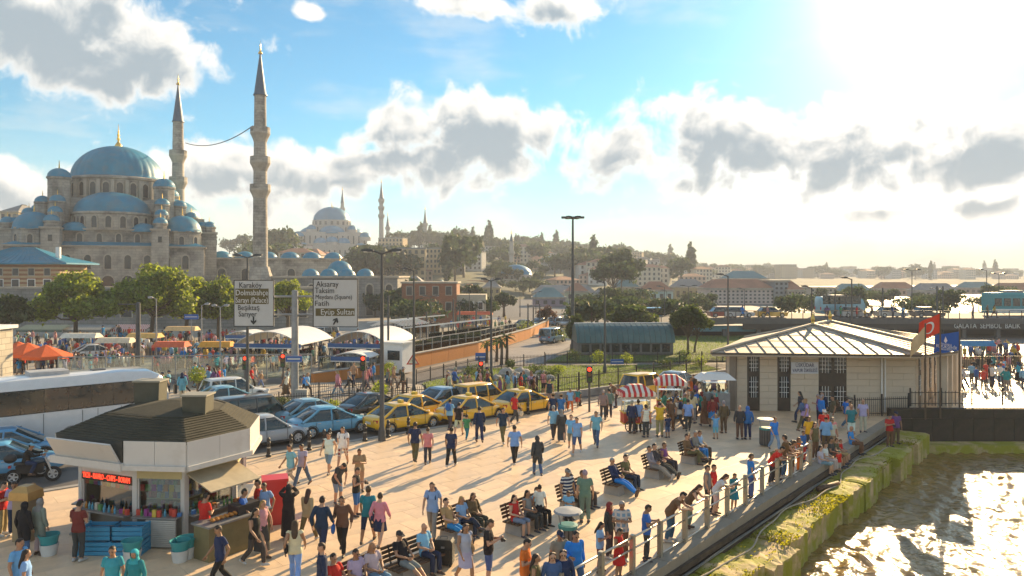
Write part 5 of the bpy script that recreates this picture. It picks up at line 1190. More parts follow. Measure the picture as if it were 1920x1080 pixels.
# ------------------------------------------------------------------ ferry terminal
def terminal():
    A, B = Vector((13.55,46.9)), Vector((25.0,46.35)); side = Vector((.60,.80)); C, D = B+side*10, A+side*10
    t = thing('ferry_terminal', 'single storey stone clad ferry terminal with silvery hipped roof', 'building', (*W(A.x, A.y), 0)); t.scale = (.979,)*3; o = Vector((A.x, A.y))
    wh = 3.62; Ms = mat('travertine', (.62,.53,.41), .7, var=.14, scale=.9, bump=.12, bscale=6, dirt=((.46,.38,.29), .6, .5, .85))
    Mj = mat('joint_grey', (.24,.215,.18), .9, var=.1)
    def wall(p, q, openings, name='wall'):
        d = (q-p); L_ = d.length; d = d/L_; nrm = Vector((d.y, -d.x)); ang = math.atan2(d.y, d.x); c = (p+q)/2-o-nrm*.30
        MB().box((0,0,wh/2), (L_,.4,wh)).build('wall_core', Mj, t, loc=(c.x, c.y, 0), rz=ang)
        edges = [0]+[e for op in openings for e in op[:2]]+[L_]
        for k in range(0, len(edges), 2):
            x0, x1 = edges[k], edges[k+1]
            if x1-x0 < .1: continue
            rows = 9; hh = wh/rows
            for r in range(rows):
                n = max(1, round((x1-x0)/1.5)); off = (r % 2)*.5
                cuts = [x0]+[x0+(x1-x0)*(i+off)/n for i in range(0 if off else 1, n) if x0+.3 < x0+(x1-x0)*(i+off)/n < x1-.3]+[x1]
                for a, b in zip(cuts[:-1], cuts[1:]):
                    m_ = p+d*((a+b)/2)-o; MB().box((0,-.06,0), (b-a-.014,.12,hh-.014)).build('stone_panel', Ms, t, loc=(m_.x+nrm.x*-.06, m_.y+nrm.y*-.06, hh*(r+.5)), rz=ang)
        for (a, b, kind) in openings:
            m_ = p+d*((a+b)/2)-o; w = b-a
            fr = MB().box((0,.02,wh/2), (w,.16,wh-.05)).build('door', mat('dark_timber', (.05,.036,.024), .5, var=.3), t, loc=(m_.x, m_.y, 0), rz=ang)
            if kind == 'wide': panes = [(w*.27,.95,w*.42,1.25),(-w*.27,.95,w*.42,1.25),(w*.27,2.9,w*.42,1.0),(-w*.27,2.9,w*.42,1.0)]
            else: panes = [(0,1.5,w*.72,1.3),(0,2.95,w*.72,.95)]
            for (x, z, pw, ph) in panes:
                pn = MB().box((x,-.075,z), (pw,.03,ph)).build('pane', M_glassdk, fr)
                for i in range(1, 4): MB().box((x-pw/2+pw*i/4,-.10,z), (.025,.02,ph)).build('glazing_bar', M_white, pn)
                for i in range(1, 4): MB().box((x,-.101,z-ph/2+ph*i/4), (pw,.02,.025)).build('glazing_bar', M_white, pn)
    f = lambda px: (XZ(px, 46.6)-A.x)
    wall(A, B, [(f(1403),f(1426),'n'),(f(1459),f(1483),'n'),(f(1535),f(1586),'wide')])
    wall(B, C, [(1.0,2.0,'n'),(3.2,4.2,'n'),(5.4,6.4,'n'),(7.6,8.6,'n')])
    wall(D, A, []); wall(C, D, [])
    MB().prism([(0,0),tuple(B-o),tuple(C-o),tuple(D-o)], wh, wh+.12).build('ceiling_slab', Mj, t)
    # columns on the right side
    for i in range(4):
        c = B+side*(1+i*2.4)+Vector((1.3,-.5))-o; MB().box((0,0,1.8), (.55,.55,3.6)).build('column', Ms, t, loc=(c.x, c.y, 0), rz=math.atan2(.8,.6))
    MB().lathe([(.06,0),(.06,3.5)], 8).build('downspout', M_white, t, loc=(f(1649),-.60,0))
    MB().lathe([(.05,0),(.05,3.5)], 8).build('downspout', M_white, t, loc=(f(1655),-.62,0))
    # roof
    ez = 3.78; E = [(-1.4,-1.4),(f(1695)-.2,-2.6),(B.x-o.x+2.6,-.6),(C.x-o.x+1.6,C.y-o.y+1.0),(D.x-o.x-2.0,D.y-o.y+1.4)]
    r1 = Vector((7.2,4.6,5.05)); r2 = Vector((7.2+.6*4.6,4.6+.8*4.6,5.05))
    M_roof = mat('zinc_roof', (.42,.36,.28), .6, .2, var=.16, scale=.7, bump=.08, dirt=((.40,.36,.30), .4, .5, .8))
    ev = [Vector((x, y, ez)) for x, y in E]; dn = [v-Vector((0,0,.22)) for v in ev]
    roof = MB(); roof.add(ev+[r1,r2]+dn, [(0,1,5),(1,2,6,5),(2,3,6),(3,4,6),(4,0,5,6),(7,8,1,0),(8,9,2,1),(9,10,3,2),(10,11,4,3),(11,7,0,4),(11,10,9,8,7)])
    ro = roof.build('roof', M_roof, t)
    Mseam = mat('roof_seam', (.40,.34,.26), .5, .3)
    def seams(a, b, c, d, n, name='roof_seam'):   # from edge a-b up to edge d-c
        for i in range(1, n):
            u = i/n; p = a.lerp(b, u); q = d.lerp(c, u); MB().tube([p+Vector((0,0,.03)), q+Vector((0,0,.03))], .03, 4).build(name, Mseam, ro)
    def batten(a, b, top, n):
        for i in range(1, n): u = i/n; MB().tube([a.lerp(top,u)+Vector((0,0,.02)), b.lerp(top,u)+Vector((0,0,.02))], .012, 4).build('roof_batten', Mseam, ro)
    for i in range(1, 15):   # front slope: seams square to the eave, cut by the hips
        u = i/15; p = ev[0].lerp(ev[1], u); ap = (r1-ev[0]).dot((ev[1]-ev[0]).normalized())/(ev[1]-ev[0]).length
        k = u/ap if u < ap else (1-u)/(1-ap); top = ev[0].lerp(r1, u/ap) if u < ap else ev[1].lerp(r1, (1-u)/(1-ap)); MB().tube([p+Vector((0,0,.03)), top+Vector((0,0,.03))], .032, 4).build('roof_seam', Mseam, ro)
    batten(ev[0], ev[1], r1, 5); seams(ev[1], ev[2], r2, r1, 6); seams(ev[2], ev[3], r2, r2, 6)
    for a, b in ((ev[0],r1),(ev[1],r1),(r1,r2),(ev[2],r2),(ev[4],r1)): MB().tube([a+Vector((0,0,.05)), b+Vector((0,0,.06))], .11, 6).build('ridge_cap', M_roof, ro)
    for i in range(5): MB().tube([ev[i]-Vector((0,0,.05)), ev[(i+1)%5]-Vector((0,0,.05))], .07, 6).build('gutter', mat('gutter_brown', (.10,.085,.07), .5, .3), ro)
    for v in (r1, r2): MB().lathe([(.16,0),(.10,.25),(.16,.4),(.03,.8)], 8).build('finial', M_gold, ro, loc=v)
    # sign
    sg = MB().box((f(1508),-.36,2.72), (XZ(1534,46.4)-XZ(1483,46.4),.06,.72)).build('sign_board', mat('sign_pale', (.62,.64,.68), .5, var=.03), t)
    mi = mat('letter_blue', (.05,.06,.14), .5, var=0)
    text('lettering', 'ÜSKÜDAR', .34, face_cam(Vector((f(1508),-.40,2.88))), mi, sg, .006, 'CENTER', 1.15)
    text('lettering', 'VAPUR İSKELESİ', .30, face_cam(Vector((f(1508),-.40,2.56))), mi, sg, .006, 'CENTER', 1.55)
    return t
terminal()
fence([(20.5,46.0),(20.6,44.9),(24.2,45.55)], 'dark steel yard fence at the right of the terminal front', h=1.15, pick=.13, tips=False, name='yard_fence')
fence([(24.4,45.75),(34,46.0),(46,46.2)], 'dark steel railing along the top of the side quay', h=.95, pick=.2, tips=False, name='quay_railing', z0=.47)
fence([(29,56),(34,60),(46,61)], 'tall mesh fence beyond the terminal side', h=2.0, pick=.16, tips=False, name='mesh_fence')

# flags
def flag(px, Y, base_z, top_py, col, label, w, h, lean, emblem, z_off=0, drape=0):
    x = XZ(px, Y); zt = ZZ(top_py, Y); t = thing('flag', label, 'flag', (x, Y, base_z)); zt -= base_z
    MB().lathe([(.05,0),(.045,zt+.1),(.0,zt+.14)], 8).build('pole', mat('pole_brown', (.12,.085,.055), .5, .3), t)
    nx, nz = 14, 8
    def pt(u, v):   # u away from the pole (to the left), v up
        a = u*w; wob = .10*math.sin(u*9+v*1.5)*u
        return Vector((-a*math.cos(lean)*(1-drape*.3), wob-.12*u, zt-.05-h*(1-v)-a*math.sin(lean)-drape*u*u*.5))
    V = []; F = []
    for k, off in ((0,.006),(1,-.006)):
        for j in range(nz+1):
            for i in range(nx+1): p = pt(i/nx, j/nz); V.append((p.x, p.y+off, p.z))
    S = (nx+1)*(nz+1)
    for j in range(nz):
        for i in range(nx):
            a = j*(nx+1)+i; q = (a, a+1, a+nx+2, a+nx+1); F.append(q); F.append(tuple(S+c for c in reversed(q)))
    cl = MB().add(V, F).build('cloth', mat('flag_'+label.split()[0], col, .8, var=.06), t, smooth=True)
    def on(poly, m_, nm='emblem'):
        fr_ = []
        for s_ in (-.022,):
            fr_ += [(p.x, p.y+s_, p.z) for p in (pt(u, v) for u, v in poly)]
        n = len(poly); MB().add(fr_, [tuple(range(n)) if True else 0]).build(nm, m_, cl)
    if emblem == 'crescent':
        cx, cy_, ro_, ri = .52, .5, .30, .24; asp = h/w; pts = []
        A_ = np.linspace(R(38), R(322), 16); Bq = np.linspace(R(318), R(42), 14)
        ring1 = [(cx-(-1)*0-ro_*asp*math.cos(a)*-1*-1, cy_+ro_*math.sin(a)) for a in A_]
        # crescent as quads between two arcs
        outer = [(cx+ro_*asp*math.cos(a), cy_+ro_*math.sin(a)) for a in A_]; inner = [(cx+.07*asp+ri*asp*math.cos(a), cy_+ri*math.sin(a)) for a in np.linspace(R(44), R(316), 16)]
        vv = [pt(u, v) for u, v in outer]+[pt(u, v) for u, v in inner]
        MB().add([(p.x, p.y-.03, p.z) for p in vv], [(i, i+1, 17+i, 16+i) for i in range(15)]).build('crescent', M_white, cl)
        st = [(cx-.30*asp*0+.30*asp+(.12 if k % 2 == 0 else .048)*asp*math.cos(k*math.pi/5+math.pi), cy_+(.12 if k % 2 == 0 else .048)*math.sin(k*math.pi/5+math.pi)) for k in range(10)]
        vv = [pt(cx+.30*asp, cy_)]+[pt(u, v) for u, v in st]; MB().add([(p.x, p.y-.03, p.z) for p in vv], [(0, 1+i, 1+(i+1) % 10) for i in range(10)]).build('star', M_white, cl)
    elif emblem == 'city':
        for poly in ([(.56,.50),(.50,.62),(.53,.74),(.56,.86),(.59,.74),(.62,.62)],):
            vv = [pt(u, v) for u, v in poly]; MB().add([(p.x, p.y-.03, p.z) for p in vv], [tuple(range(len(vv)))]).build('emblem', M_white, cl)
        for s_, v, hh, ww in (('İSTANBUL', .43, .09, .42), ('BÜYÜKŞEHİR', .29, .17, .78), ('BELEDİYESİ', .15, .08, .42)):
            c = pt(.54, v); M_ = Matrix.Translation((c.x, c.y-.03, c.z))@Matrix.Rotation(-lean*-1, 4, 'Y')@Matrix.Rotation(R(90), 4, 'X'); text('lettering', s_, hh*h*1.35, M_, M_white, cl, .003, 'CENTER', ww*w)
    return t
flag(1763, 43.5, 0, 586, (.72,.05,.015), 'red flag with white crescent and star beside the terminal', 1.45, 1.1, R(22), 'crescent')
flag(1735, 43.0, 0, 610, (.60,.45,.26), 'pale orange flag drooping in front of the terminal roof', 1.3, .9, R(38), None, drape=.3)
flag(1799, 44.5, 0, 620, (.012,.10,.42), 'blue city flag with white emblem and lettering', 1.6, 1.12, R(8), 'city')

# ------------------------------------------------------------------ snack kiosk
def kiosk():
    cx, cy_ = -12.0, 26.9
    oct_ = [(-12.45,23.75),(-10.25,23.55),(-8.95,25.8),(-9.45,28.3),(-11.0,29.9),(-13.2,29.9),(-15.5,28.3),(-15.5,25.0)]
    oct_ = [(x-cx, y-cy_) for x, y in oct_]; n = 8
    t = thing('snack_kiosk', 'octagonal snack kiosk with dark shingled roof and white fascia', 'kiosk', (*W(cx, cy_), 0)); t.scale = (.90,.90,.93)
    sc = lambda k, z: [(x*k, y*k, z) for x, y in oct_]
    Mf = mat('kiosk_white', (.60,.585,.555), .5, var=.06, scale=.6, dirt=((.42,.39,.33), .8, .55, .85)); My = mat('kiosk_cream', (.52,.44,.22), .6, var=.1)
    M_sh = mat('roof_shingle', (.045,.043,.028), .92, var=.3, scale=1.5, bump=.3, bscale=14)
    # walls: posts, lintels, counters, glass
    inn = .80; L_ = [Vector((x*inn, y*inn, 0)) for x, y in oct_]
    MB().loft([sc(.98,2.62), sc(.98,2.74)]).build('soffit', My, t)
    MB().loft([sc(.90,-.02), sc(.90,.06)]).build('floor_slab', M_concrete, t)
    MB().loft([sc(.32,.06), sc(.32,2.62)]).build('core_wall', mat('kiosk_inner', (.20,.15,.09), .8, var=.3), t)
    for i in range(n):
        a, b = L_[i], L_[(i+1) % n]; d = (b-a); ln = d.length; d = d/ln; ang = math.atan2(d.y, d.x); c = (a+b)/2
        MB().box((0,0,1.32), (.16,.16,2.6)).build('corner_post', Mf, t, loc=a, rz=ang)
        MB().box((0,0,2.40), (ln-.16,.14,.42)).build('lintel', My if i in (0,1,2) else Mf, t, loc=c, rz=ang)
        lo = MB().box((0,0,.50), (ln-.16,.12,.92)).build('counter_front', mat('counter_grey', (.20,.185,.16), .7, var=.2), t, loc=c, rz=ang)
        MB().box((0,-.18,.98), (ln-.16,.5,.05)).build('counter_top', M_steel, t, loc=c, rz=ang)
        MB().box((0,.02,1.60), (ln-.18,.02,1.18)).build('pane', M_clear, t, loc=c, rz=ang)
        for s_ in (-1,1): MB().box((s_*(ln/2-.11),0,1.6), (.05,.08,1.2)).build('window_frame', Mf, t, loc=c, rz=ang)
    # shelves with packets behind the glass
    pk = random.Random(3); cols = [(.55,.06,.04),(.60,.45,.06),(.05,.18,.45),(.10,.30,.10),(.55,.52,.45),(.45,.18,.04),(.30,.05,.25)]
    for i in (7,0,1):
        a, b = L_[i], L_[(i+1) % n]; d = (b-a); ln = d.length; d = d/ln; nrm = Vector((-d.y, d.x, 0)); ang = math.atan2(d.y, d.x)
        for z in (1.1,1.45,1.8):
            c = (a+b)/2+nrm*.35; MB().box((0,0,z), (ln-.5,.3,.03)).build('shelf', My, t, loc=c, rz=ang)
            k = int((ln-.5)/.15)
            for j in range(k):
                q = a+d*(.28+(ln-.56)*(j+.5)/k)+nrm*.30; h = pk.uniform(.14,.28); ci = pk.randrange(7)
                MB().box((0,0,z+.016+h/2), (.11,.09,h)).build('packet', mat('packet_%d' % ci, cols[ci], .5), t, loc=q, rz=ang)
    # goods set out on the counters
    for i in (7,0,1):
        a, b = L_[i], L_[(i+1) % n]; d = (b-a); ln = d.length; d = d/ln; nr = Vector((d.y,-d.x,0)); ang = math.atan2(d.y, d.x)
        for j in range(int(ln/.17)):
            q = a+d*(.2+j*.165)+nr*pk.uniform(.12,.34); ci = pk.randrange(7); h = pk.uniform(.10,.26)
            if pk.random() < .5: MB().box((0,0,1.006+h/2), (.13,.10,h)).build('packet', mat('packet_%d' % ci, cols[ci], .5), t, loc=q, rz=ang+pk.uniform(-.4,.4))
            else: MB().lathe([(.04,1.006),(.045,1.14),(.018,1.2),(.018,1.25)], 8).build('bottle', mat('bottle_%d' % (ci % 3), [(.10,.35,.50),(.45,.20,.03),(.10,.25,.08)][ci % 3], .15), t, loc=q)
        for j in range(int(ln/.22)): MB().box((0,-.02,0), (.16,.03,.22)).build('hanging_packet', mat('packet_%d' % ((j*3+i) % 7), cols[(j*3+i) % 7], .4), t, loc=a+d*(.2+j*.215)+nr*(-.06)+Vector((0,0,1.86)), rz=ang)
    # fascia panels, flap
    for i in range(n):
        a, b = Vector((*oct_[i],0)), Vector((*oct_[(i+1) % n],0)); d = (b-a); ln = d.length; d = d/ln; ang = math.atan2(d.y, d.x); c = (a+b)/2
        if i == 7:
            nr = Vector((d.y,-d.x,0)); M_ = Matrix.Rotation(R(30), 3, 'X')
            MB().box((0,0,0), (ln-.25,.06,.90), 0, M_).build('hinged_flap', Mf, t, loc=c+nr*.22+Vector((0,0,3.12)), rz=ang)
            MB().box((0,0,3.12), (ln-.1,.05,.84)).build('fascia_back', mat('dark_gap', (.06,.06,.05), .8), t, loc=c, rz=ang)
            MB().box((0,-.1,2.72), (ln+.1,.2,.24)).build('fascia_strip', Mf, t, loc=c, rz=ang)
        else:
            m_ = max(1, round(ln/1.4))
            for j in range(m_): MB().box((-ln/2+ln*(j+.5)/m_,0,3.13), (ln/m_-.015,.07,.86)).build('fascia_panel', Mf, t, loc=c, rz=ang)
            MB().box((0,-.06,2.70), (ln,.14,.16)).build('fascia_strip', Mf, t, loc=c, rz=ang)
    ro = MB(); ro.loft([sc(1.0,3.46), sc(1.0,3.54), sc(.62,4.10), sc(.60,4.11), sc(.07,4.42)], False); ro.add(sc(.07,4.42), [tuple(range(8))]); rf_ = ro.build('roof', M_sh, t)
    # shingle courses as thin lapped strips
    for i in (7,0,1,2,6,3):
        for k in range(11):
            q = 1.005-.038*k; z = 3.54+.056*k; a0, b0 = Vector((*oct_[i],0))*q, Vector((*oct_[(i+1)%n],0))*q; q2 = q-.045; a1, b1 = Vector((*oct_[i],0))*q2, Vector((*oct_[(i+1)%n],0))*q2
            MB().add([(a0.x,a0.y,z+.028),(b0.x,b0.y,z+.028),(b1.x,b1.y,z+.062),(a1.x,a1.y,z+.062),(a0.x,a0.y,z+.008),(b0.x,b0.y,z+.008)], [(0,1,2,3),(4,5,1,0)]).build('shingle_course', M_sh, rf_)
    def flue(x, y, z0, z1, w, d): 
        f_ = MB().loft([[(-w*.46,-d/2,z0),(w*.46,-d/2,z0),(w*.46,d/2,z0),(-w*.46,d/2,z0)],[(-w/2,-d/2,z1),(w/2,-d/2,z1),(w/2,d/2,z1),(-w/2,d/2,z1)]]).build('flue', mat('flue_olive', (.085,.085,.06), .7, var=.15), t, loc=(x,y,0)); MB().box((0,0,z1+.03), (w+.1,d+.1,.06)).build('cap', mat('flue_cap', (.30,.29,.24), .6), f_)
    flue(-1.5,.9,3.8,4.95,.98,.7); flue(1.15,-1.0,3.65,4.72,.86,.75)
    # side canopies over the counters
    for i, ex in ((1,1.35),):
        a, b = L_[i], L_[(i+1) % n]; d = (b-a).normalized(); nr = Vector((d.y,-d.x,0))
        MB().add([a+Vector((0,0,2.42)), b+Vector((0,0,2.42)), b+nr*ex+Vector((0,0,1.95)), a+nr*ex+Vector((0,0,1.95)), a+Vector((0,0,2.38)), b+Vector((0,0,2.38)), b+nr*ex+Vector((0,0,1.91)), a+nr*ex+Vector((0,0,1.91))], [(0,1,2,3),(7,6,5,4),(3,2,6,7),(0,3,7,4),(1,5,6,2)]).build('counter_canopy', mat('canopy_tan', (.42,.36,.25), .7, var=.15), t)
    # red lettering over the left window
    a, b = L_[7], L_[0]; d = (b-a); ln = d.length; d = d/ln; nr = Vector((d.y,-d.x,0)); c = (a+b)/2+nr*.10+Vector((0,0,2.08)); M_ = face_cam(c, math.atan2(d.y, d.x))
    bd = MB().box((0,-.05,2.08), (ln-.2,.04,.30)).build('sign_board', mat('sign_darkgreen', (.03,.035,.02), .6), t, loc=(a+b)/2, rz=math.atan2(d.y, d.x))
    text('lettering', 'YICH - RAVRO - CHIPS - BORAM', .26, M_, mat('neon_red', (.75,.03,.01), .5, emit=((1,.05,.02), 1.2)), t, .008, 'CENTER', ln-.35)
    # lower shutters
    for i, (s0, s1) in ((0,(.35,.95)),(7,(.05,.35))):
        a, b = L_[i], L_[(i+1) % n]; d = (b-a); ln = d.length; d = d/ln; nr = Vector((d.y,-d.x,0)); ang = math.atan2(d.y, d.x); w = ln*(s1-s0)
        q = a+d*(ln*(s0+s1)/2)+nr*.42
        for k in range(14): MB().box((0,0,.10+k*.062), (w,.06,.05)).build('shutter_slat', mat('shutter_grey', (.46,.45,.42), .5, var=.1), t, loc=q, rz=ang)
    return t, L_, (cx, cy_)
K_T, K_L, K_C = kiosk()
def crate(x, y, w, d, h, col, label, rz=0, name='plastic_crate', z=0):
    t = thing(name, label, 'crate', (x, y, z), rz); m = mat('crate_'+label.split()[0], col, .5, var=.1)
    MB().box((0,0,.02), (w,d,.04)).build('floor_panel', m, t)
    for k in range(3):
        zz = .07+k*(h-.1)/2.4
        for s_ in (-1,1): MB().box((0,s_*d/2,zz), (w,.03,h*.26)).build('slat', m, t); MB().box((s_*w/2,0,zz), (.03,d,h*.26)).build('slat', m, t)
    for sx in (-1,1):
        for sy in (-1,1): MB().box((sx*w/2,sy*d/2,h/2), (.05,.05,h)).build('corner_post', m, t)
g = G(200,1045); crate(g.x-.45, g.y+.4, .95, .55, .42, (.03,.28,.50), 'blue plastic crate on the ground under the kiosk window'); crate(g.x+.5, g.y+.38, .9, .55, .42, (.03,.28,.50), 'second blue plastic crate beside the first under kiosk window')
crate(g.x-.4, g.y+.42, .9, .52, .42, (.03,.26,.46), 'upper blue crate stacked on the first one', z=.44); crate(g.x+.5, g.y+.42, .9, .52, .42, (.04,.30,.52), 'upper blue crate stacked on the second one', z=.44)
def bucket(px, py, label, c1=(.03,.30,.33), c2=(.60,.62,.62), h=.62, r=.26, two=True):
    g = G(px, py); t = thing('bucket', label, 'bucket', (g.x, g.y, 0)); MB().lathe([(r*.78,0),(r,h*.55),(r*.94,h*.55),(r*.74,.03)], 16).build('lower_tub', mat('tub_'+'white', c2, .45), t, smooth=True, angle=40)
    MB().lathe([(r*.82,h*.5),(r*1.08,h),(r*1.13,h),(r*1.13,h-.04),(r*1.04,h-.04),(r*.8,h*.52)], 16).build('upper_tub', mat('tub_teal', c1, .45), t, smooth=True, angle=40)
for px, py, l in ((92,1040,'teal and white bucket left of the kiosk seller'),(248,1052,'teal and white buckets stacked beside the blue crates'),(350,1046,'teal and white bucket beside the kiosk shutter'),(338,1052,'small teal bucket leaning on the kiosk shutter')): bucket(px, py, l)
fz = thing('drinks_fridge', 'red drinks fridge standing behind the kiosk counter', 'fridge', (*W(-8.45, 26.6), 0), R(20)); MB().box((0,0,.72), (.75,.65,1.44)).build('body', mat('fridge_red', (.55,.03,.03), .35, var=.05), fz); MB().box((0,0,1.48), (.85,.75,.1)).build('top', mat('fridge_red'), fz); MB().box((-.39,0,.78), (.03,.5,1.0)).build('door', M_glassdk, fz)
gr = thing('food_counter', 'olive steel food counter with a grill beside the kiosk', 'counter', (*W(-9.0, 24.1), 0), R(58)); MB().box((0,0,.5), (2.2,.7,1.0)).build('body', mat('olive_steel', (.20,.17,.08), .5, .2, var=.15), gr); MB().box((0,0,1.02), (2.3,.85,.05)).build('top', M_steel, gr); MB().box((.4,0,1.18), (.8,.5,.28)).build('grill', M_black, gr)
for i in range(8): MB().ball((-.8+i*.16,-.1,1.12), (.07,.12,.06), 6, 4).build('food', mat('produce_0'), gr)
ph_ = thing('vending_box', 'tan metal cabinet with rounded hood left of the kiosk', 'cabinet', (*W(-16.2, 24.9), 0), R(-10)); ph_.scale = (.8,.8,.82); MB().box((0,0,.8), (.7,.6,1.6)).build('body', mat('tan_metal', (.30,.24,.15), .5, .3), ph_); MB().loft([[(-.45,-.4,1.6),(.45,-.4,1.6),(.45,.4,1.6),(-.45,.4,1.6)],[(-.42,-.38,1.9),(.42,-.38,1.9),(.42,.38,1.9),(-.42,.38,1.9)],[(-.2,-.2,2.1),(.2,-.2,2.1),(.2,.2,2.1),(-.2,.2,2.1)]]).build('hood', mat('tan_hood', (.48,.30,.10), .4, .3), ph_)

# ------------------------------------------------------------------ quay railing
rl = thing('quay_railing', 'pale steel railing with square posts along the quay edge', 'railing', (QA.x, QA.y, 0))
M_rp = mat('railing_steel', (.40,.36,.28), .45, .5, var=.15); M_rt = mat('railing_tube', (.55,.52,.46), .32, .7, var=.1)
posts = [-4.8,-3.0,-1.4,.2,1.8,3.4,5.0,6.6,8.2,9.8,11.3,12.6,13.8]
for s_ in posts:
    c = QD*s_; MB().box((0,0,.56), (.13,.13,1.12)).build('post', M_rp, rl, loc=(c.x,c.y,0), rz=ang_q); 
for a, b in zip(posts[:-1], posts[1:]):
    for z in (1.04,.72,.12):
        p, q = QD*(a+.065), QD*(b-.065); MB().tube([(p.x,p.y,z),(q.x,q.y,z)], .032 if z > 1 else .026, 8).build('rail', M_rt, rl, smooth=True)

# ------------------------------------------------------------------ bollards
def bollard_proto():
    t = thing('bollard', 'short black cast iron bollard on the kerb beside the taxi rank', 'bollard', group='bollards along the kerb')
    MB().lathe([(.13,0),(.13,.08),(.09,.12),(.075,.55),(.10,.60),(.10,.66),(.07,.70),(.09,.78),(.06,.86),(0,.9)], 12).build('body', M_black, t, smooth=True, angle=40); MB().lathe([(.082,.40),(.082,.46)], 12).build('band', mat('band_grey', (.35,.34,.30), .5), t); return t
bp_ = bollard_proto(); first = True
for px, py in [(508,853),(552,844),(608,839),(620,836),(683,828),(726,822),(766,813),(845,800),(990,776),(1063,762),(1086,757),(1144,752),(575,848)]:
    g = G(px, py); x = g.x; y = kerbY(x)-.35
    if first: bp_.location = (x, y, 0); first = False
    else: dup(bp_, (x, y, 0))

# ------------------------------------------------------------------ benches facing the water
BENCH_YAW = math.atan2(QN.y, QN.x)+math.pi/2       # local -y looks at the water
def bench_proto():
    t = thing('park_bench', '', 'bench', group='benches facing the water')
    for sx in (-1,1):
        mb = MB(); mb.loft([[(sx*.52-.2,-.34,0),(sx*.52+.2,-.34,0),(sx*.52+.2,.36,0),(sx*.52-.2,.36,0)],[(sx*.52-.17,-.27,.36),(sx*.52+.17,-.27,.36),(sx*.52+.17,.32,.36),(sx*.52-.17,.32,.36)]]); mb.build('concrete_foot', M_concrete, t)
        MB().tube([(sx*.62,.28,.38),(sx*.62,.34,.6),(sx*.62,.42,.92)], .025, 6).build('back_bracket', M_black, t)
    for k in range(4): MB().box((0,-.26+k*.17,.40), (1.75,.13,.05)).build('seat_slat', M_wood, t)
    for k in range(4): MB().box((0,.31+k*.035,.54+k*.11), (1.75,.03,.085)).build('back_slat', M_wood, t)
    return t
BL = [('bench below the reclining man in red',670,1125),('bench holding two men in blue and black shirts',778,1078),('bench with sunglasses women beside the black suitcase',868,1004),('bench crowded by a family with children',988,992),('bench behind the man in striped polo',1085,952),('bench with two men sitting, one in bright jeans',1165,920),('bench with a couple stretching out their legs',1238,890),('bench nearest the terminal shade with a row of sitters',1303,864)]
bpr = bench_proto(); BENCH = []
for i, (lab, px, py) in enumerate(BL):
    g = G(px, py); lab2 = 'dark slatted '+lab+' facing the water'
    o = bpr if i == 0 else copy_tree(bpr); o.location = (g.x, g.y, 0); o.rotation_euler = (0,0,BENCH_YAW); o['label'] = lab2; BENCH.append(Vector((g.x, g.y, 0)))

# ------------------------------------------------------------------ bins, carts, luggage
def bin_(px, py, label):
    g = G(px, py); t = thing('litter_bin', label, 'bin', (g.x, g.y, 0))
    for i in range(14):
        a = 2*math.pi*i/14; MB().box((0,0,.46), (.09,.02,.76)).build('slat', mat('bin_slat', (.10,.09,.085), .6, var=.2), t, loc=(.27*math.cos(a),.27*math.sin(a),0), rz=a+R(90))
    MB().lathe([(.25,.05),(.25,.80)], 14).build('liner', M_black, t); MB().lathe([(.29,.80),(.30,.90),(.2,.92)], 14).build('rim', mat('bin_teal', (.03,.22,.22), .5), t)
    MB().tube([(-.22,0,.9),(-.3,0,1.3)], .02, 6).build('bracket', M_steel, t); MB().lathe([(.05,1.36),(.40,1.33),(.44,1.28),(.05,1.30)], 16).build('hood', M_steel, t)
bin_(1435,836,'dark slatted litter bin with round hood near the terminal'); bin_(1065,1040,'litter bin with a round grey hood by the quay group')
def cart(px, py, yaw, label):
    g = G(px, py); t = thing('food_cart', label, 'cart', (g.x, g.y, 0), yaw); M_c = mat('cart_red', (.42,.05,.03), .5, var=.1); M_y = mat('cart_yellow', (.62,.40,.05), .5, var=.1)
    MB().box((0,0,.75), (1.5,.7,.55)).build('body', M_c, t); MB().box((0,0,.46), (1.55,.75,.06)).build('base_rail', M_y, t); MB().box((0,0,1.05), (1.58,.78,.06)).build('counter', M_y, t)
    MB().box((0,.0,1.36), (1.4,.6,.54)).build('glass_case', M_clear, t)
    for sx in (-1,1):
        for sy in (-1,1): MB().lathe([(.025,1.05),(.025,2.1)], 6).build('post', M_white, t, loc=(sx*.7,sy*.32,0))
        w_ = MB(); w_.lathe([(.30,-.03),(.33,0),(.30,.03),(.27,0),(.30,-.03)], 18); wo = w_.build('wheel', M_black, t, loc=(sx*.4,-.42,.33), rot=(R(90),0,0))
        for k in range(6): MB().box((0,0,0), (.56,.02,.02)).build('spoke', M_black, wo, rz=k*math.pi/6)
    n = 12; zt = 2.12
    MB().loft([[(-.9,-.62,zt),(.9,-.62,zt),(.9,.62,zt),(-.9,.62,zt)],[(-.35,-.18,zt+.38),(.35,-.18,zt+.38),(.35,.18,zt+.38),(-.35,.18,zt+.38)]]).build('canopy', M_rw, t)
    for s_ in (-1,1): MB().box((0,s_*.63,zt-.1), (1.8,.02,.2)).build('valance', M_rw, t); MB().box((s_*.91,0,zt-.1), (.02,1.24,.2)).build('valance', stripes('red_white_stripe_side', (.50,.03,.03), (.70,.66,.58), 3.3, 1), t)
    r_ = random.Random(px)
    for i in range(9): MB().lathe([(.05,0),(.085,.0),(.085,.04),(.05,.04),(.05,0)], 8).build('bread_ring', mat('bread', (.40,.20,.06), .7), t, loc=(-.6+.15*i, r_.uniform(-.15,.15), 1.09+.05*(i % 3)))
cart(1192,808,R(8),'red striped bread cart beside the man in yellow'); cart(1256,782,R(-6),'second red striped bread cart in the thick of the crowd')
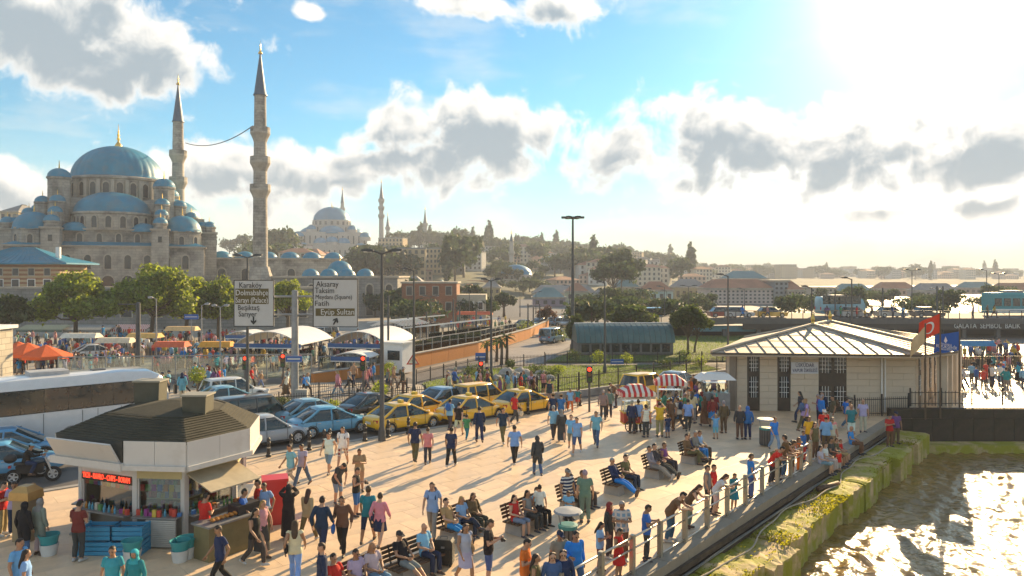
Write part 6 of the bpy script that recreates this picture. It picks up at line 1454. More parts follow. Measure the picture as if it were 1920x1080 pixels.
ch = thing('chestnut_cart', 'steel food cart with an arched top by the terminal corner', 'cart', tuple(G(1340,780))); MB().box((0,0,.9), (1.6,.8,1.0)).build('body', M_steel, ch); MB().box((0,0,1.7), (1.4,.7,.6)).build('glass_case', M_clear, ch); MB().loft([[(-1.1,-.7,2.2),(1.1,-.7,2.2),(1.1,.7,2.2),(-1.1,.7,2.2)],[(-.7,-.4,2.55),(.7,-.4,2.55),(.7,.4,2.55),(-.7,.4,2.55)]]).build('canopy', M_canopy, ch)
for i in range(5): MB().ball((-.5+i*.25,0,1.52), (.1,.12,.1), 6, 4).build('food', mat('produce_0'), ch)
for sx in (-1,1): MB().lathe([(.04,1.3),(.04,2.25)], 6).build('post', M_steel, ch, loc=(sx*.75,0,0)); MB().lathe([(.3,-.04),(.3,.04)], 14).build('wheel', M_black, ch, loc=(sx*.5,-.42,.3), rot=(R(90),0,0))
g = G(833,1060); sc_ = thing('suitcase', 'large black upright suitcase beside the two seated men', 'suitcase', (g.x, g.y, 0), R(-8)); M_sc = mat('suitcase_black', (.014,.015,.014), .55, var=.3, scale=8)
mb = MB(); pr = [(-.25,.06),(.25,.06),(.27,.1),(.27,.70),(.22,.78),(-.22,.78),(-.27,.70),(-.27,.1)]; mb.extrude(pr, face_cam(Vector((0,.16,0))), .32); mb.build('shell', M_sc, sc_); MB().extrude([(-.19,.12),(.19,.12),(.19,.5),(-.19,.5)], face_cam(Vector((0,-.16,0))), .05).build('front_pocket', M_sc, sc_); MB().tube([(-.1,0,.78),(-.1,0,.84),(.1,0,.84),(.1,0,.78)], .014, 6).build('handle', M_dkgrey, sc_); MB().box((0,-.20,.58), (.10,.02,.05)).build('badge', M_steel, sc_)
for sx in (-1,1):
    for sy in (-.1,.1): MB().lathe([(.035,-.02),(.035,.02)], 10).build('wheel', M_rubber, sc_, loc=(sx*.2,sy,.035), rot=(R(90),0,0))
# planters on the walk
def planter(px, py, label, seed, h=1.5):
    g = G(px, py); t = thing('planter', label, 'planter', (g.x, g.y, 0)); MB().lathe([(.32,0),(.42,.45),(.36,.45)], 12).build('pot', M_concrete, t); MB().tube([(0,0,.3),(0,0,h)], .05, 6).build('stem', M_bark, t); put('foliage', leaves([((0,0,h+.25),(.5,.5,.5))], 500, .14, seed), M_leaf, t)
planter(370,752,'round clipped tree in a planter beside the crowd walk', 91); planter(712,772,'planter with drooping green shrub behind parked cars', 92, 1.1); planter(730,722,'tall planter with yellow green plant at the crossing', 93, 1.0)

# ------------------------------------------------------------------ vehicles
def subsurf(me, lvl=2, crease=None):
    ob = bpy.data.objects.new('tmp', me); md = ob.modifiers.new('s', 'SUBSURF'); md.levels = lvl; md.render_levels = lvl
    out = evaluated(ob)
    out.polygons.foreach_set('use_smooth', [True]*len(out.polygons)); return out
M_paint = mat('car_paint', rough=.28, objcol=True, var=.05, spec=.6, coat=.8)
M_cglass = mat('car_glass', (.015,.03,.035), .05, spec=.9, var=.1); M_chrome = mat('alloy_rim', (.55,.55,.55), .35, .15, var=.1)
M_tail = mat('tail_light', (.45,.015,.01), .2, var=.1); M_head = mat('head_light', (.70,.72,.72), .12, var=.05, spec=.9); M_plate = mat('number_plate', (.65,.65,.62), .5, var=.05); M_plastic = mat('black_plastic', (.02,.02,.021), .6, var=.2)
def wheel_meshes(r, w):
    ty = MB().lathe([(r*.62,-w/2),(r*.93,-w/2),(r,-w*.3),(r,w*.3),(r*.93,w/2),(r*.62,w/2),(r*.62,-w/2)], 22).mesh('tyre', True, 40)
    rm = MB(); rm.lathe([(r*.63,-w*.40),(r*.63,w*.42),(r*.56,w*.46),(r*.54,w*.36),(r*.63,-w*.40)], 20); rm.lathe([(r*.15,w*.2),(r*.15,w*.40),(0.001,w*.42)], 10)
    for k in range(5):
        a = k*2*math.pi/5; rm.box((r*.35*math.cos(a), r*.35*math.sin(a), w*.40), (r*.52,r*.22,w*.14), a)
    return ty, rm.mesh('rim', True, 40), MB().lathe([(r*.56,w*.1),(.001,w*.1)], 16).mesh('brake_shadow')  # last mesh: black disc behind the spokes, painted shade inside the wheel
WH = wheel_meshes(.32, .21)
def add_wheels(t, xs, track, wh=WH, r=.32, m=M_rubber):
    for x in xs:
        for s in (-1, 1):
            w = put('wheel', wh[0], M_rubber, t, loc=(x, s*track, r), rot=(R(-90*s),0,0)); put('rim', wh[1], M_chrome, w); put('hub_shade', wh[2], M_black, w)
def car_proto(kind):
    """local +x is the front; parts carry the paint through the object colour"""
    t = thing('parked_car', '', 'car'); van = kind == 'van'; hatch = kind == 'hatch'; wag = kind == 'wagon'
    L2 = {'sedan':2.22,'hatch':2.0,'van':2.35,'wagon':2.2}[kind]; rw = {'sedan':1.47,'hatch':1.50,'van':1.85,'wagon':1.62}[kind]; bh = 1.0 if van else .92
    st = [(-L2,.40,.78,.66),(-L2+.06,.26,.90,.78),(-L2+.5,.20,bh+.06,.855),(-1.35,.19,bh+.05,.875),(-.5,.18,bh-.01,.885),(.5,.18,bh-.01,.885),(1.1,.19,bh-.02,.88),(1.6,.20,bh-.13,.86),(L2-.16,.24,.70,.78),(L2+.02,.34,.58,.60)]
    rings = []
    for x, zb, zt, w in st:
        zm = zb+(zt-zb)*.55
        rings.append([(x,-w*.90,zb),(x,-w,zb+.12),(x,-w*1.005,zm),(x,-w*.94,zt-.05),(x,-w*.62,zt),(x,w*.62,zt),(x,w*.94,zt-.05),(x,w*1.005,zm),(x,w,zb+.12),(x,w*.90,zb)])
    rings = [[tuple(p) for p in r] for r in rings]
    body = put('body', subsurf(MB().loft(rings).mesh('body'), 2), M_paint, t)
    # glasshouse
    if kind == 'sedan': xb = (-1.92,1.30); xr = (-.92,.16)
    elif hatch: xb = (-1.92,1.15); xr = (-1.45,.30)
    elif van: xb = (-2.28,1.5); xr = (-2.15,.75)
    else: xb = (-2.12,1.15); xr = (-1.85,.30)
    wb, wr = .80, (.60 if not van else .68); z0, z1 = bh-.08, rw-.05
    def ring(x0, x1, w, z, k=.06): return [(x0,-w+k*2,z),(x0+k,-w,z),(x1-k*2.5,-w,z),(x1,-w+k*4,z),(x1,w-k*4,z),(x1-k*2.5,w,z),(x0+k,w,z),(x0,w-k*2,z)]
    gr_ = MB().loft([ring(*xb,wb,z0), ring(xb[0]+(xr[0]-xb[0])*.5, xb[1]+(xr[1]-xb[1])*.52, (wb+wr)/2+.04, (z0+z1)/2), ring(*xr,wr,z1)])
    gl_ = gr_.build('glasshouse', M_cglass, t, smooth=True, angle=30)
    rr = MB().loft([ring(xr[0]-.06,xr[1]+.05,wr+.03,z1-.03), ring(xr[0]-.02,xr[1]+.0,wr-.01,z1+.04), ring(xr[0]+.22,xr[1]-.22,wr-.16,z1+.075)])
    put('roof', rr.mesh('roof', True, 60), M_paint, t)
    def pill(x0, x1, y0=wb, y1=wr, w=.045):
        for s in (-1,1): MB().tube([(x0,s*(y0+.008),z0+.02),((x0+x1)/2,s*((y0+y1)/2+.052),(z0+z1)/2),(x1,s*(y1+.012),z1+.0)], w, 5).build('pillar', M_paint, t)
    pill(xb[1]-.12, xr[1]-.08); pill(-.25,-.22); pill(xb[0]+.10, xr[0]+.06, w=.075)
    if van or wag: pill(-1.25,-1.22)
    for s in (-1,1):
        tl = MB().box((0,0,0), (.10,.26,.15)).build('tail_light', M_tail, t, loc=(-L2+.10,s*.63,bh-.18), rz=-s*.35)
        hl = MB().box((0,0,0), (.16,.30,.13)).build('headlight', M_head, t, loc=(L2-.17,s*.60,.64), rz=-s*.55)
        mr_ = MB().ball((0,0,0), (.06,.10,.07), 8, 5).build('side_mirror', M_paint, t, smooth=True, loc=(xb[1]-.32,s*.93,bh+.05))
        for x in (-.95,.05): MB().box((0,0,0), (.16,.03,.03)).build('door_handle', M_chrome, t, loc=(x,s*.885,bh-.15))
        for x in (-1.12,-.22,.82): MB().box((0,0,0), (.014,.02,.52)).build('door_seam', M_plastic, t, loc=(x,s*.885,.58))
        MB().box((0,0,0), (2.0,.03,.10)).build('sill', M_plastic, t, loc=(0,s*.872,.25))
        for x in (-1.33,1.36): MB().lathe([(.33,-.008),(.362,-.008),(.362,.008),(.33,.008),(.33,-.008)], 20).build('wheel_arch', M_plastic, t, loc=(x,s*.875,.33), rot=(R(90),0,0))
    MB().box((0,0,0), (.03,.52,.12)).build('number_plate', M_plate, t, loc=(-L2+.0,0,.62)); MB().box((0,0,0), (.10,1.3,.14)).build('bumper', M_plastic, t, loc=(-L2+.06,0,.34)); MB().box((0,0,0), (.08,1.0,.16)).build('grille', M_plastic, t, loc=(L2-.07,0,.46))
    add_wheels(t, (-1.33,1.36), .79); return t
def paint(o, c):
    for ch in o.children_recursive:
        ch.color = (*c, 1)
CP = {k: car_proto(k) for k in ('sedan','hatch','van','wagon')}; cused = set()
def car(kind, px, py, yaw, col, label, name='parked_car', taxi=False, group=None):
    g = G(px, py, ROADZ); o = CP[kind] if kind not in cused and False else copy_tree(CP[kind]); o.name = name
    o.location = (g.x, g.y, ROADZ); o.rotation_euler = (0,0,yaw); tag(o, label, 'taxi' if taxi else 'car', group); paint(o, col)
    if taxi:
        rs = MB().box((-.2,0,1.56), (.16,.36,.13)).build('roof_sign', mat('taxi_sign', (.70,.55,.10), .4, var=.05), o); MB().box((-.2,0,1.49), (.20,.42,.03)).build('sign_base', M_plastic, rs)
    return o
KY = math.atan(KSL); YEL = (.88,.50,.008)
TX = [('sedan',757,804,0,'taxi with its flank to the plaza, first of the front row'),('sedan',884,788,.05,'taxi in the middle of the front row by the kerb'),('sedan',983,774,.02,'taxi at the head of the rank with a man in red beside it'),('sedan',782,785,.10,'taxi half hidden behind the first of the front row'),('wagon',905,764,.08,'estate taxi standing in the second row')]
for k, px, py, dy, l in TX: car(k, px, py, KY+dy, YEL, 'yellow '+l, 'taxi', True, 'taxis waiting at the rank')
car('wagon', 1214, 741, KY, YEL, 'yellow minivan taxi parked beyond the bread carts', 'taxi', True, 'taxis waiting at the rank')
CARS = [('sedan',620,812,-.10,(.10,.36,.56),'pale blue saloon parked at the kerb beside the bollards'),('sedan',588,795,.02,(.16,.32,.42),'grey blue saloon behind the pale blue one'),('hatch',497,833,-.05,(.34,.38,.42),'silver hatchback just beyond the kiosk roof'),('van',480,803,.0,(.055,.055,.05),'dark grey van behind the silver hatchback'),('sedan',702,781,.10,(.035,.032,.03),'black saloon behind the tall twin lamp'),('sedan',838,768,.10,(.18,.33,.50),'steel blue saloon between the second row taxis'),('wagon',440,752,.05,(.62,.64,.64),'white estate car beyond the dark van'),('sedan',428,766,.0,(.22,.46,.58),'light blue saloon parked in front of white estate'),('sedan',22,862,-.25,(.08,.28,.50),'blue saloon waiting beside the white coach'),('sedan',10,892,-.25,(.10,.33,.55),'brighter blue saloon nearest the motorcycle'),('sedan',1272,733,.05,(.34,.42,.48),'silver blue car beyond the minivan taxi'),('van',1036,642,.35,(.12,.22,.32),'blue van driving away on the main road')]
for k, px, py, dy, c, l in CARS: car(k, px, py, KY+dy, c, l, 'driving_car' if 'driving' in l else 'parked_car')
FAR = [('sedan',1010,613,.2,(.25,.30,.34)),('hatch',1045,611,.2,(.20,.32,.44)),('van',1070,612,.2,(.5,.5,.48)),('sedan',985,617,.3,(.08,.08,.09)),('van',600,640,.0,(.5,.5,.5)),('sedan',395,672,.0,(.10,.32,.42)),('van',385,680,.1,(.22,.44,.52)),('sedan',180,672,.0,(.6,.6,.58)),('hatch',560,650,.0,(.55,.08,.05))]
for i, (k, px, py, dy, c) in enumerate(FAR): car(k, px, py, KY+dy+(0 if i % 2 else 3.14), c, ['grey saloon','blue hatchback','white van','black saloon','pale van','teal saloon','light blue van','white saloon','red hatchback'][i]+(' far along the main road' if px > 900 else ' in the market traffic'), 'driving_car')
for k in CP:
    for ch in list(CP[k].children_recursive): bpy.data.objects.remove(ch)
    bpy.data.objects.remove(CP[k])

def coach(loc, yaw, label, col=(.66,.68,.70), Lr=2.6, Lf=6.0, h=3.45, w=2.45, name='coach', cat='bus', glass_z=(1.75,2.85)):
    t = thing(name, label, cat, loc, yaw); W = w/2; a, b = -Lr, Lf
    def rg(x, wk, z0, z1): return [(x,-W*wk*.96,z0),(x,-W*wk,z0+.25),(x,-W*wk,z1-.35),(x,-W*wk*.9,z1-.08),(x,-W*wk*.6,z1),(x,W*wk*.6,z1),(x,W*wk*.9,z1-.08),(x,W*wk,z1-.35),(x,W*wk,z0+.25),(x,W*wk*.96,z0)]
    put('body', MB().loft([rg(a,.94,.55,h-.25), rg(a+.15,1,.34,h-.04), rg(a+1.2,1,.3,h), rg(b-2.2,1,.3,h+.02), rg(b-1.0,1,.32,h-.06), rg(b-.35,.985,.34,h-.38), rg(b,.90,.42,h-1.1)]).mesh('body', True, 35), M_paint, t)
    for s in (-1,1):
        n = 7; x0, x1 = a+.2, b-.75
        for i in range(n): MB().box((0,0,0), ((x1-x0)/n-.025,.03,glass_z[1]-glass_z[0])).build('window', M_cglass, t, loc=(x0+(x1-x0)*(i+.5)/n, s*(W+.008), sum(glass_z)/2))
        MB().box(((x0+x1)/2, s*(W+.003), sum(glass_z)/2), (x1-x0+.05,.02,glass_z[1]-glass_z[0]+.08)).build('window_band', M_plastic, t)
        for x in (a+2.2,a+3.9,a+4.6,b-2.4): MB().box((x,s*(W+.004),1.05), (.02,.02,1.2)).build('panel_seam', M_dkgrey, t)
        MB().box((0,0,0), (.18,.05,.06)).build('marker_lamp', mat('amber', (.6,.25,.02), .3), t, loc=(b-1.0,s*(W+.02),.9))
        MB().tube([(b-.2,s*W*.9,h-.5),(b+.25,s*(W+.15),h-.7),(b+.25,s*(W+.15),h-1.0)], .03, 6).build('mirror_arm', M_plastic, t); MB().box((b+.25,s*(W+.15),h-1.2), (.14,.22,.5)).build('wing_mirror', M_plastic, t)
        for k in range(9): MB().box((a+.8,s*(W+.008),.62+k*.07), (1.0,.02,.03)).build('vent_slat', M_dkgrey, t)
        MB().box((0,0,0), (.12,.32,.2)).build('headlight', M_head, t, loc=(b-.08,s*.85,.75)); MB().box((0,0,0), (.08,.25,.4)).build('tail_light', M_tail, t, loc=(a+.0,s*.9,1.1))
    put('windscreen', MB().loft([[(b-.10,-W*.86,1.35),(b-.10,W*.86,1.35),(b-.02,W*.80,1.35),(b-.02,-W*.80,1.35)],[(b-.42,-W*.86,h-.5),(b-.42,W*.86,h-.5),(b-.30,W*.80,h-.5),(b-.30,-W*.80,h-.5)]]).mesh('windscreen'), M_cglass, t)
    MB().box((0,0,0), (1.7,1.3,.22)).build('roof_unit', mat('roof_unit_grey', (.40,.41,.42), .5), t, loc=(a+2.6,0,h+.08)); MB().box((0,0,0), (.6,.6,.06)).build('roof_hatch', M_dkgrey, t, loc=(b-3.2,0,h+.03))
    add_wheels(t, (0, b-2.3), W-.14, BWH, .48); paint(t, col); return t
BWH = wheel_meshes(.48, .28)
g = G(84, 832, ROADZ); coach((g.x+.9*.69-.1, g.y+.85, ROADZ), R(43), 'white coach with dark windows waiting behind the kiosk', Lr=3.4, Lf=4.7)
coach((XZ(1562,106), 106, bz_(40)-.0), R(3), 'pale blue city bus crossing the bridge', (.16,.36,.46), name='city_bus', Lr=2.2, Lf=4.2, h=2.8, w=2.2)
coach((XZ(1200,120), 122, 0), R(12), 'blue city bus beyond the pine trees', (.10,.32,.50), name='city_bus', Lr=3, Lf=6, h=3.0)
# tram on the bridge
tr = thing('tram', 'teal and white tram crossing the bridge above the restaurant sign', 'tram', (77, 107, bz_(67)))
for i in range(3):
    x = -9+i*7.2; tw = 1.2
    MB().loft([[(x,-tw,.4),(x+6.9,-tw,.4),(x+6.9,tw,.4),(x,tw,.4)],[(x,-tw,3.0),(x+6.9,-tw,3.0),(x+6.9,tw,3.0),(x,tw,3.0)],[(x+.1,-tw*.8,3.3),(x+6.8,-tw*.8,3.3),(x+6.8,tw*.8,3.3),(x+.1,tw*.8,3.3)]]).build('carriage', mat('tram_teal', (.05,.28,.32), .4, var=.1), tr)
    for k in range(5): MB().box((x+.9+k*1.3,-tw-.01,1.95), (1.0,.04,1.1)).build('window', M_cglass, tr)
    MB().box((x+3.45,-tw-.012,.75), (6.8,.03,.5)).build('white_stripe', M_white, tr); MB().box((x+3.5,0,3.45), (2.6,1.4,.3)).build('roof_unit', M_steel, tr)
for i, (x, c, l) in enumerate([(31,(.5,.5,.5),'white'),(35.5,(.62,.35,.03),'yellow'),(47,(.4,.42,.44),'silver'),(52,(.5,.49,.46),'cream'),(57,(.06,.06,.07),'black'),(29,(.3,.05,.04),'dark red')]):
    t = thing('bridge_car', l+' car driving over the bridge deck', 'car', (x, 102.5, bz_(x)), R(2)); put('body', MB().loft([[(-2,-.85,.2),(2,-.85,.2),(2,.85,.2),(-2,.85,.2)],[(-2.1,-.85,.85),(2.1,-.85,.7),(2.1,.85,.7),(-2.1,.85,.85)]]).mesh('body', True, 30), M_paint, t); MB().loft([[(-1.7,-.8,.82),(1.1,-.8,.8),(1.1,.8,.8),(-1.7,.8,.82)],[(-1.2,-.62,1.4),(.3,-.62,1.4),(.3,.62,1.4),(-1.2,.62,1.4)]]).build('glasshouse', M_cglass, t); put('roof', MB().box((-.45,0,1.42), (1.6,1.25,.06)).mesh('roof'), M_paint, t); add_wheels(t, (-1.3,1.3), .76); paint(t, c)
# motorcycle
g = G(62, 905, ROADZ); mc = thing('motorcycle', 'dark motorcycle with a round top box beside the blue cars', 'motorcycle', (g.x, g.y, ROADZ), R(25))
MW = wheel_meshes(.30, .13)
for x in (-.68,.70): w = put('wheel', MW[0], M_rubber, mc, loc=(x,0,.30), rot=(R(90),0,0)); put('rim', MW[1], M_chrome, w)
MB().loft([[(-.55,-.12,.45),(.35,-.14,.40),(.35,.14,.40),(-.55,.12,.45)],[(-.6,-.14,.72),(.40,-.17,.80),(.40,.17,.80),(-.6,.14,.72)]]).build('engine_block', M_black, mc); MB().ball((.18,0,.88), (.30,.16,.14), 10, 6).build('fuel_tank', mat('bike_blue', (.03,.07,.12), .3), mc, smooth=True); MB().box((-.35,0,.82), (.6,.24,.10)).build('seat', M_plastic, mc)
for s in (-1,1): MB().tube([(.70,s*.09,.30),(.42,s*.10,1.02)], .025, 6).build('fork', M_chrome, mc); MB().tube([(.42,0,1.05),(.36,s*.34,1.10)], .018, 6).build('handlebar', M_black, mc); MB().ball((.36,s*.42,1.2), (.03,.08,.06), 6, 4).build('mirror', M_black, mc)
MB().ball((.58,0,.92), (.12,.12,.12), 8, 6).build('headlight', M_head, mc, smooth=True); MB().ball((-.78,0,1.06), (.24,.24,.19), 12, 8).build('top_box', M_plastic, mc, smooth=True); MB().box((-.80,0,.72), (.1,.2,.08)).build('tail_light', M_tail, mc); MB().tube([(-.1,.16,.40),(-.8,.2,.45)], .045, 8).build('exhaust', M_chrome, mc)

# ------------------------------------------------------------------ people
M_skin = mat('skin', rough=.55, objcol=True, var=.08, scale=6); M_cloth = mat('cloth', rough=.85, objcol=True, var=.14, scale=5, bump=.5, bscale=7, spec=.25)
M_hair = mat('hair', rough=.6, objcol=True, var=.3, scale=14, spec=.4); M_shoe = mat('shoe', rough=.6, objcol=True, var=.2)
def cloth_pattern(name, second, k, axis):
    m = mat(name, rough=.85, objcol=True, var=.1, scale=5, bump=.4, bscale=7, spec=.25); nt = m.node_tree; N = nt.nodes.new; L = nt.links.new; bs = nt.nodes['Principled BSDF']; src = bs.inputs['Base Color'].links[0].from_socket
    tc = N('ShaderNodeTexCoord'); sp = N('ShaderNodeSeparateXYZ'); L(tc.outputs['Object'], sp.inputs[0]); fac = None
    for ax in axis:
        mu = N('ShaderNodeMath'); mu.operation = 'MULTIPLY'; L(sp.outputs[ax], mu.inputs[0]); mu.inputs[1].default_value = k
        fr = N('ShaderNodeMath'); fr.operation = 'FRACT'; L(mu.outputs[0], fr.inputs[0]); gt = N('ShaderNodeMath'); gt.operation = 'GREATER_THAN'; L(fr.outputs[0], gt.inputs[0]); gt.inputs[1].default_value = .6
        if fac is None: fac = gt.outputs[0]
        else: mx_ = N('ShaderNodeMath'); mx_.operation = 'MAXIMUM'; L(fac, mx_.inputs[0]); L(gt.outputs[0], mx_.inputs[1]); fac = mx_.outputs[0]
    mx = N('ShaderNodeMix'); mx.data_type = 'RGBA'; L(fac, mx.inputs[0]); L(src, mx.inputs[6]); mx.inputs[7].default_value = (*second,1); L(mx.outputs[2], bs.inputs['Base Color']); return m
M_strp = cloth_pattern('striped_cloth', (.60,.60,.58), 9, (2,)); M_plaid = cloth_pattern('plaid_cloth', (.55,.50,.45), 7, (0,2))

V3 = lambda *a: Vector(a)
def pose_joints(pose):
    """joint positions for a 1.72 m figure facing -y (local), feet at z=0"""
    J = dict(pel=V3(0,0,.95), chest=V3(0,0,1.27), neck=V3(0,.01,1.46), head=V3(0,-.015,1.60))
    hip = .092; sh = .168
    def legs(lk, la, rk, ra, lf=None, rf=None):
        J.update(hl=V3(hip,0,.92), hr=V3(-hip,0,.92), kl=lk, kr=rk, al=la, ar=ra, fl=lf or V3(0,-1,0), fr=rf or V3(0,-1,0))
    def arms(le, lw, re, rw_):
        J.update(sl=V3(sh,.01,1.40), sr=V3(-sh,.01,1.40), el=le, er=re, wl=lw, wr=rw_)
    legs(V3(.10,-.02,.49), V3(.11,.02,.085), V3(-.10,-.02,.49), V3(-.11,.02,.085), V3(.25,-1,0), V3(-.25,-1,0))
    arms(V3(.25,.03,1.12), V3(.26,-.06,.88), V3(-.25,.03,1.12), V3(-.26,-.06,.88))
    if pose in ('walk','walk2','carry'):
        s = 1 if pose != 'walk2' else -1
        legs(V3(.095,-.20*s-.03,.53), V3(.095,-.27*s+(.02 if s > 0 else .09),.10 if s > 0 else .17), V3(-.095,.12*s-.05,.51), V3(-.095,.36*s+.0,.17 if s > 0 else .10), V3(.1,-1,.15 if s > 0 else -.55), V3(-.1,-1,-.55 if s > 0 else .15))
        arms(V3(.25,.12*s+.02,1.14), V3(.25,.10*s-.06,.90), V3(-.25,-.10*s+.03,1.14), V3(-.24,-.24*s-.03,.93))
        J['chest'].y -= .02; J['neck'].y -= .03; J['head'].y -= .04
        if pose == 'carry': J['er'] = V3(-.24,.05,1.13); J['wr'] = V3(-.20,-.20,1.14)
    elif pose == 'phone':
        arms(V3(.24,-.02,1.13), V3(.10,-.27,1.20), V3(-.24,-.02,1.13), V3(-.06,-.27,1.22)); J['head'] += V3(0,-.035,-.015)
    elif pose == 'hips':
        arms(V3(.36,.06,1.16), V3(.19,-.08,1.03), V3(-.25,.03,1.12), V3(-.26,-.06,.88))
    elif pose == 'armsup':
        arms(V3(.27,-.16,1.42), V3(.10,-.22,1.60), V3(-.27,-.16,1.42), V3(-.10,-.22,1.60))
    elif pose == 'shade':
        arms(V3(.30,-.12,1.44), V3(.10,-.14,1.63), V3(-.25,.03,1.12), V3(-.24,-.08,.88))
    elif pose == 'lean':
        J.update(pel=V3(0,.16,.93), chest=V3(0,-.02,1.19), neck=V3(0,-.14,1.35), head=V3(0,-.23,1.46))
        legs(V3(.10,.10,.48), V3(.11,.16,.085), V3(-.10,.14,.48), V3(-.11,.24,.085)); J['hl'].y = J['hr'].y = .15; J['hl'].z = J['hr'].z = .90
        arms(V3(.27,-.22,1.10), V3(.12,-.42,1.10), V3(-.27,-.22,1.10), V3(-.12,-.42,1.10)); J['sl'] = V3(sh,-.09,1.30); J['sr'] = V3(-sh,-.09,1.30)
    elif pose == 'bent':
        J.update(pel=V3(0,.08,.93), chest=V3(0,-.10,1.20), neck=V3(0,-.22,1.35), head=V3(0,-.33,1.41)); J['sl'] = V3(sh,-.17,1.31); J['sr'] = V3(-sh,-.17,1.31)
        J['hl'] = V3(hip,.08,.9); J['hr'] = V3(-hip,.08,.9)
        J.update(el=V3(.24,-.16,1.04), wl=V3(.14,-.24,.82), er=V3(-.24,-.16,1.04), wr=V3(-.14,-.24,.82))
    elif pose in ('sit','recline','sitcross','ride'):
        z = .53; J.update(pel=V3(0,0,z+.03), chest=V3(0,.06,z+.35), neck=V3(0,.06,z+.54), head=V3(0,.03,z+.68))
        J['hl'] = V3(hip,-.02,z); J['hr'] = V3(-hip,-.02,z)
        J.update(kl=V3(.12,-.44,z+.01), kr=V3(-.12,-.44,z+.01), al=V3(.12,-.46,.085), ar=V3(-.12,-.42,.085), fl=V3(.15,-1,0), fr=V3(-.15,-1,0))
        J['sl'] = V3(sh,.06,z+.48); J['sr'] = V3(-sh,.06,z+.48); J.update(el=V3(.25,.0,z+.22), wl=V3(.10,-.24,z+.16), er=V3(-.25,.0,z+.22), wr=V3(-.10,-.24,z+.16))
        if pose == 'recline':
            J.update(chest=V3(0,.13,z+.33), neck=V3(0,.18,z+.51), head=V3(0,.16,z+.66)); J['sl'] = V3(sh,.17,z+.46); J['sr'] = V3(-sh,.17,z+.46)
            J.update(kl=V3(.11,-.44,z-.08), kr=V3(-.09,-.45,z-.06), al=V3(.10,-.84,.12), ar=V3(-.02,-.86,.16), fl=V3(.2,-.4,1), fr=V3(-.1,-.4,1), el=V3(.27,.10,z+.21), wl=V3(.17,-.14,z+.15))
        if pose == 'sitcross':
            J.update(kr=V3(.02,-.46,z+.12), ar=V3(.22,-.58,z-.16), fr=V3(.4,-1,.0))
        if pose == 'ride':
            J.update(kl=V3(.26,-.34,z-.05), kr=V3(-.26,-.34,z-.05), al=V3(.22,-.18,.09), ar=V3(-.22,-.18,.09), chest=V3(0,-.06,z+.33), neck=V3(0,-.14,z+.49), head=V3(0,-.19,z+.63), el=V3(.30,-.30,z+.28), wl=V3(.30,-.55,z+.30), er=V3(-.30,-.30,z+.28), wr=V3(-.30,-.55,z+.30)); J['sl'] = V3(sh,-.10,z+.44); J['sr'] = V3(-sh,-.10,z+.44)
    return J
BODY = {}
def ring_pts(c, ax, lat, a, b, n=12):
    f = lat.cross(ax).normalized(); return [c+lat*(a*math.cos(2*math.pi*i/n))+f*(b*math.sin(2*math.pi*i/n)) for i in range(n)]
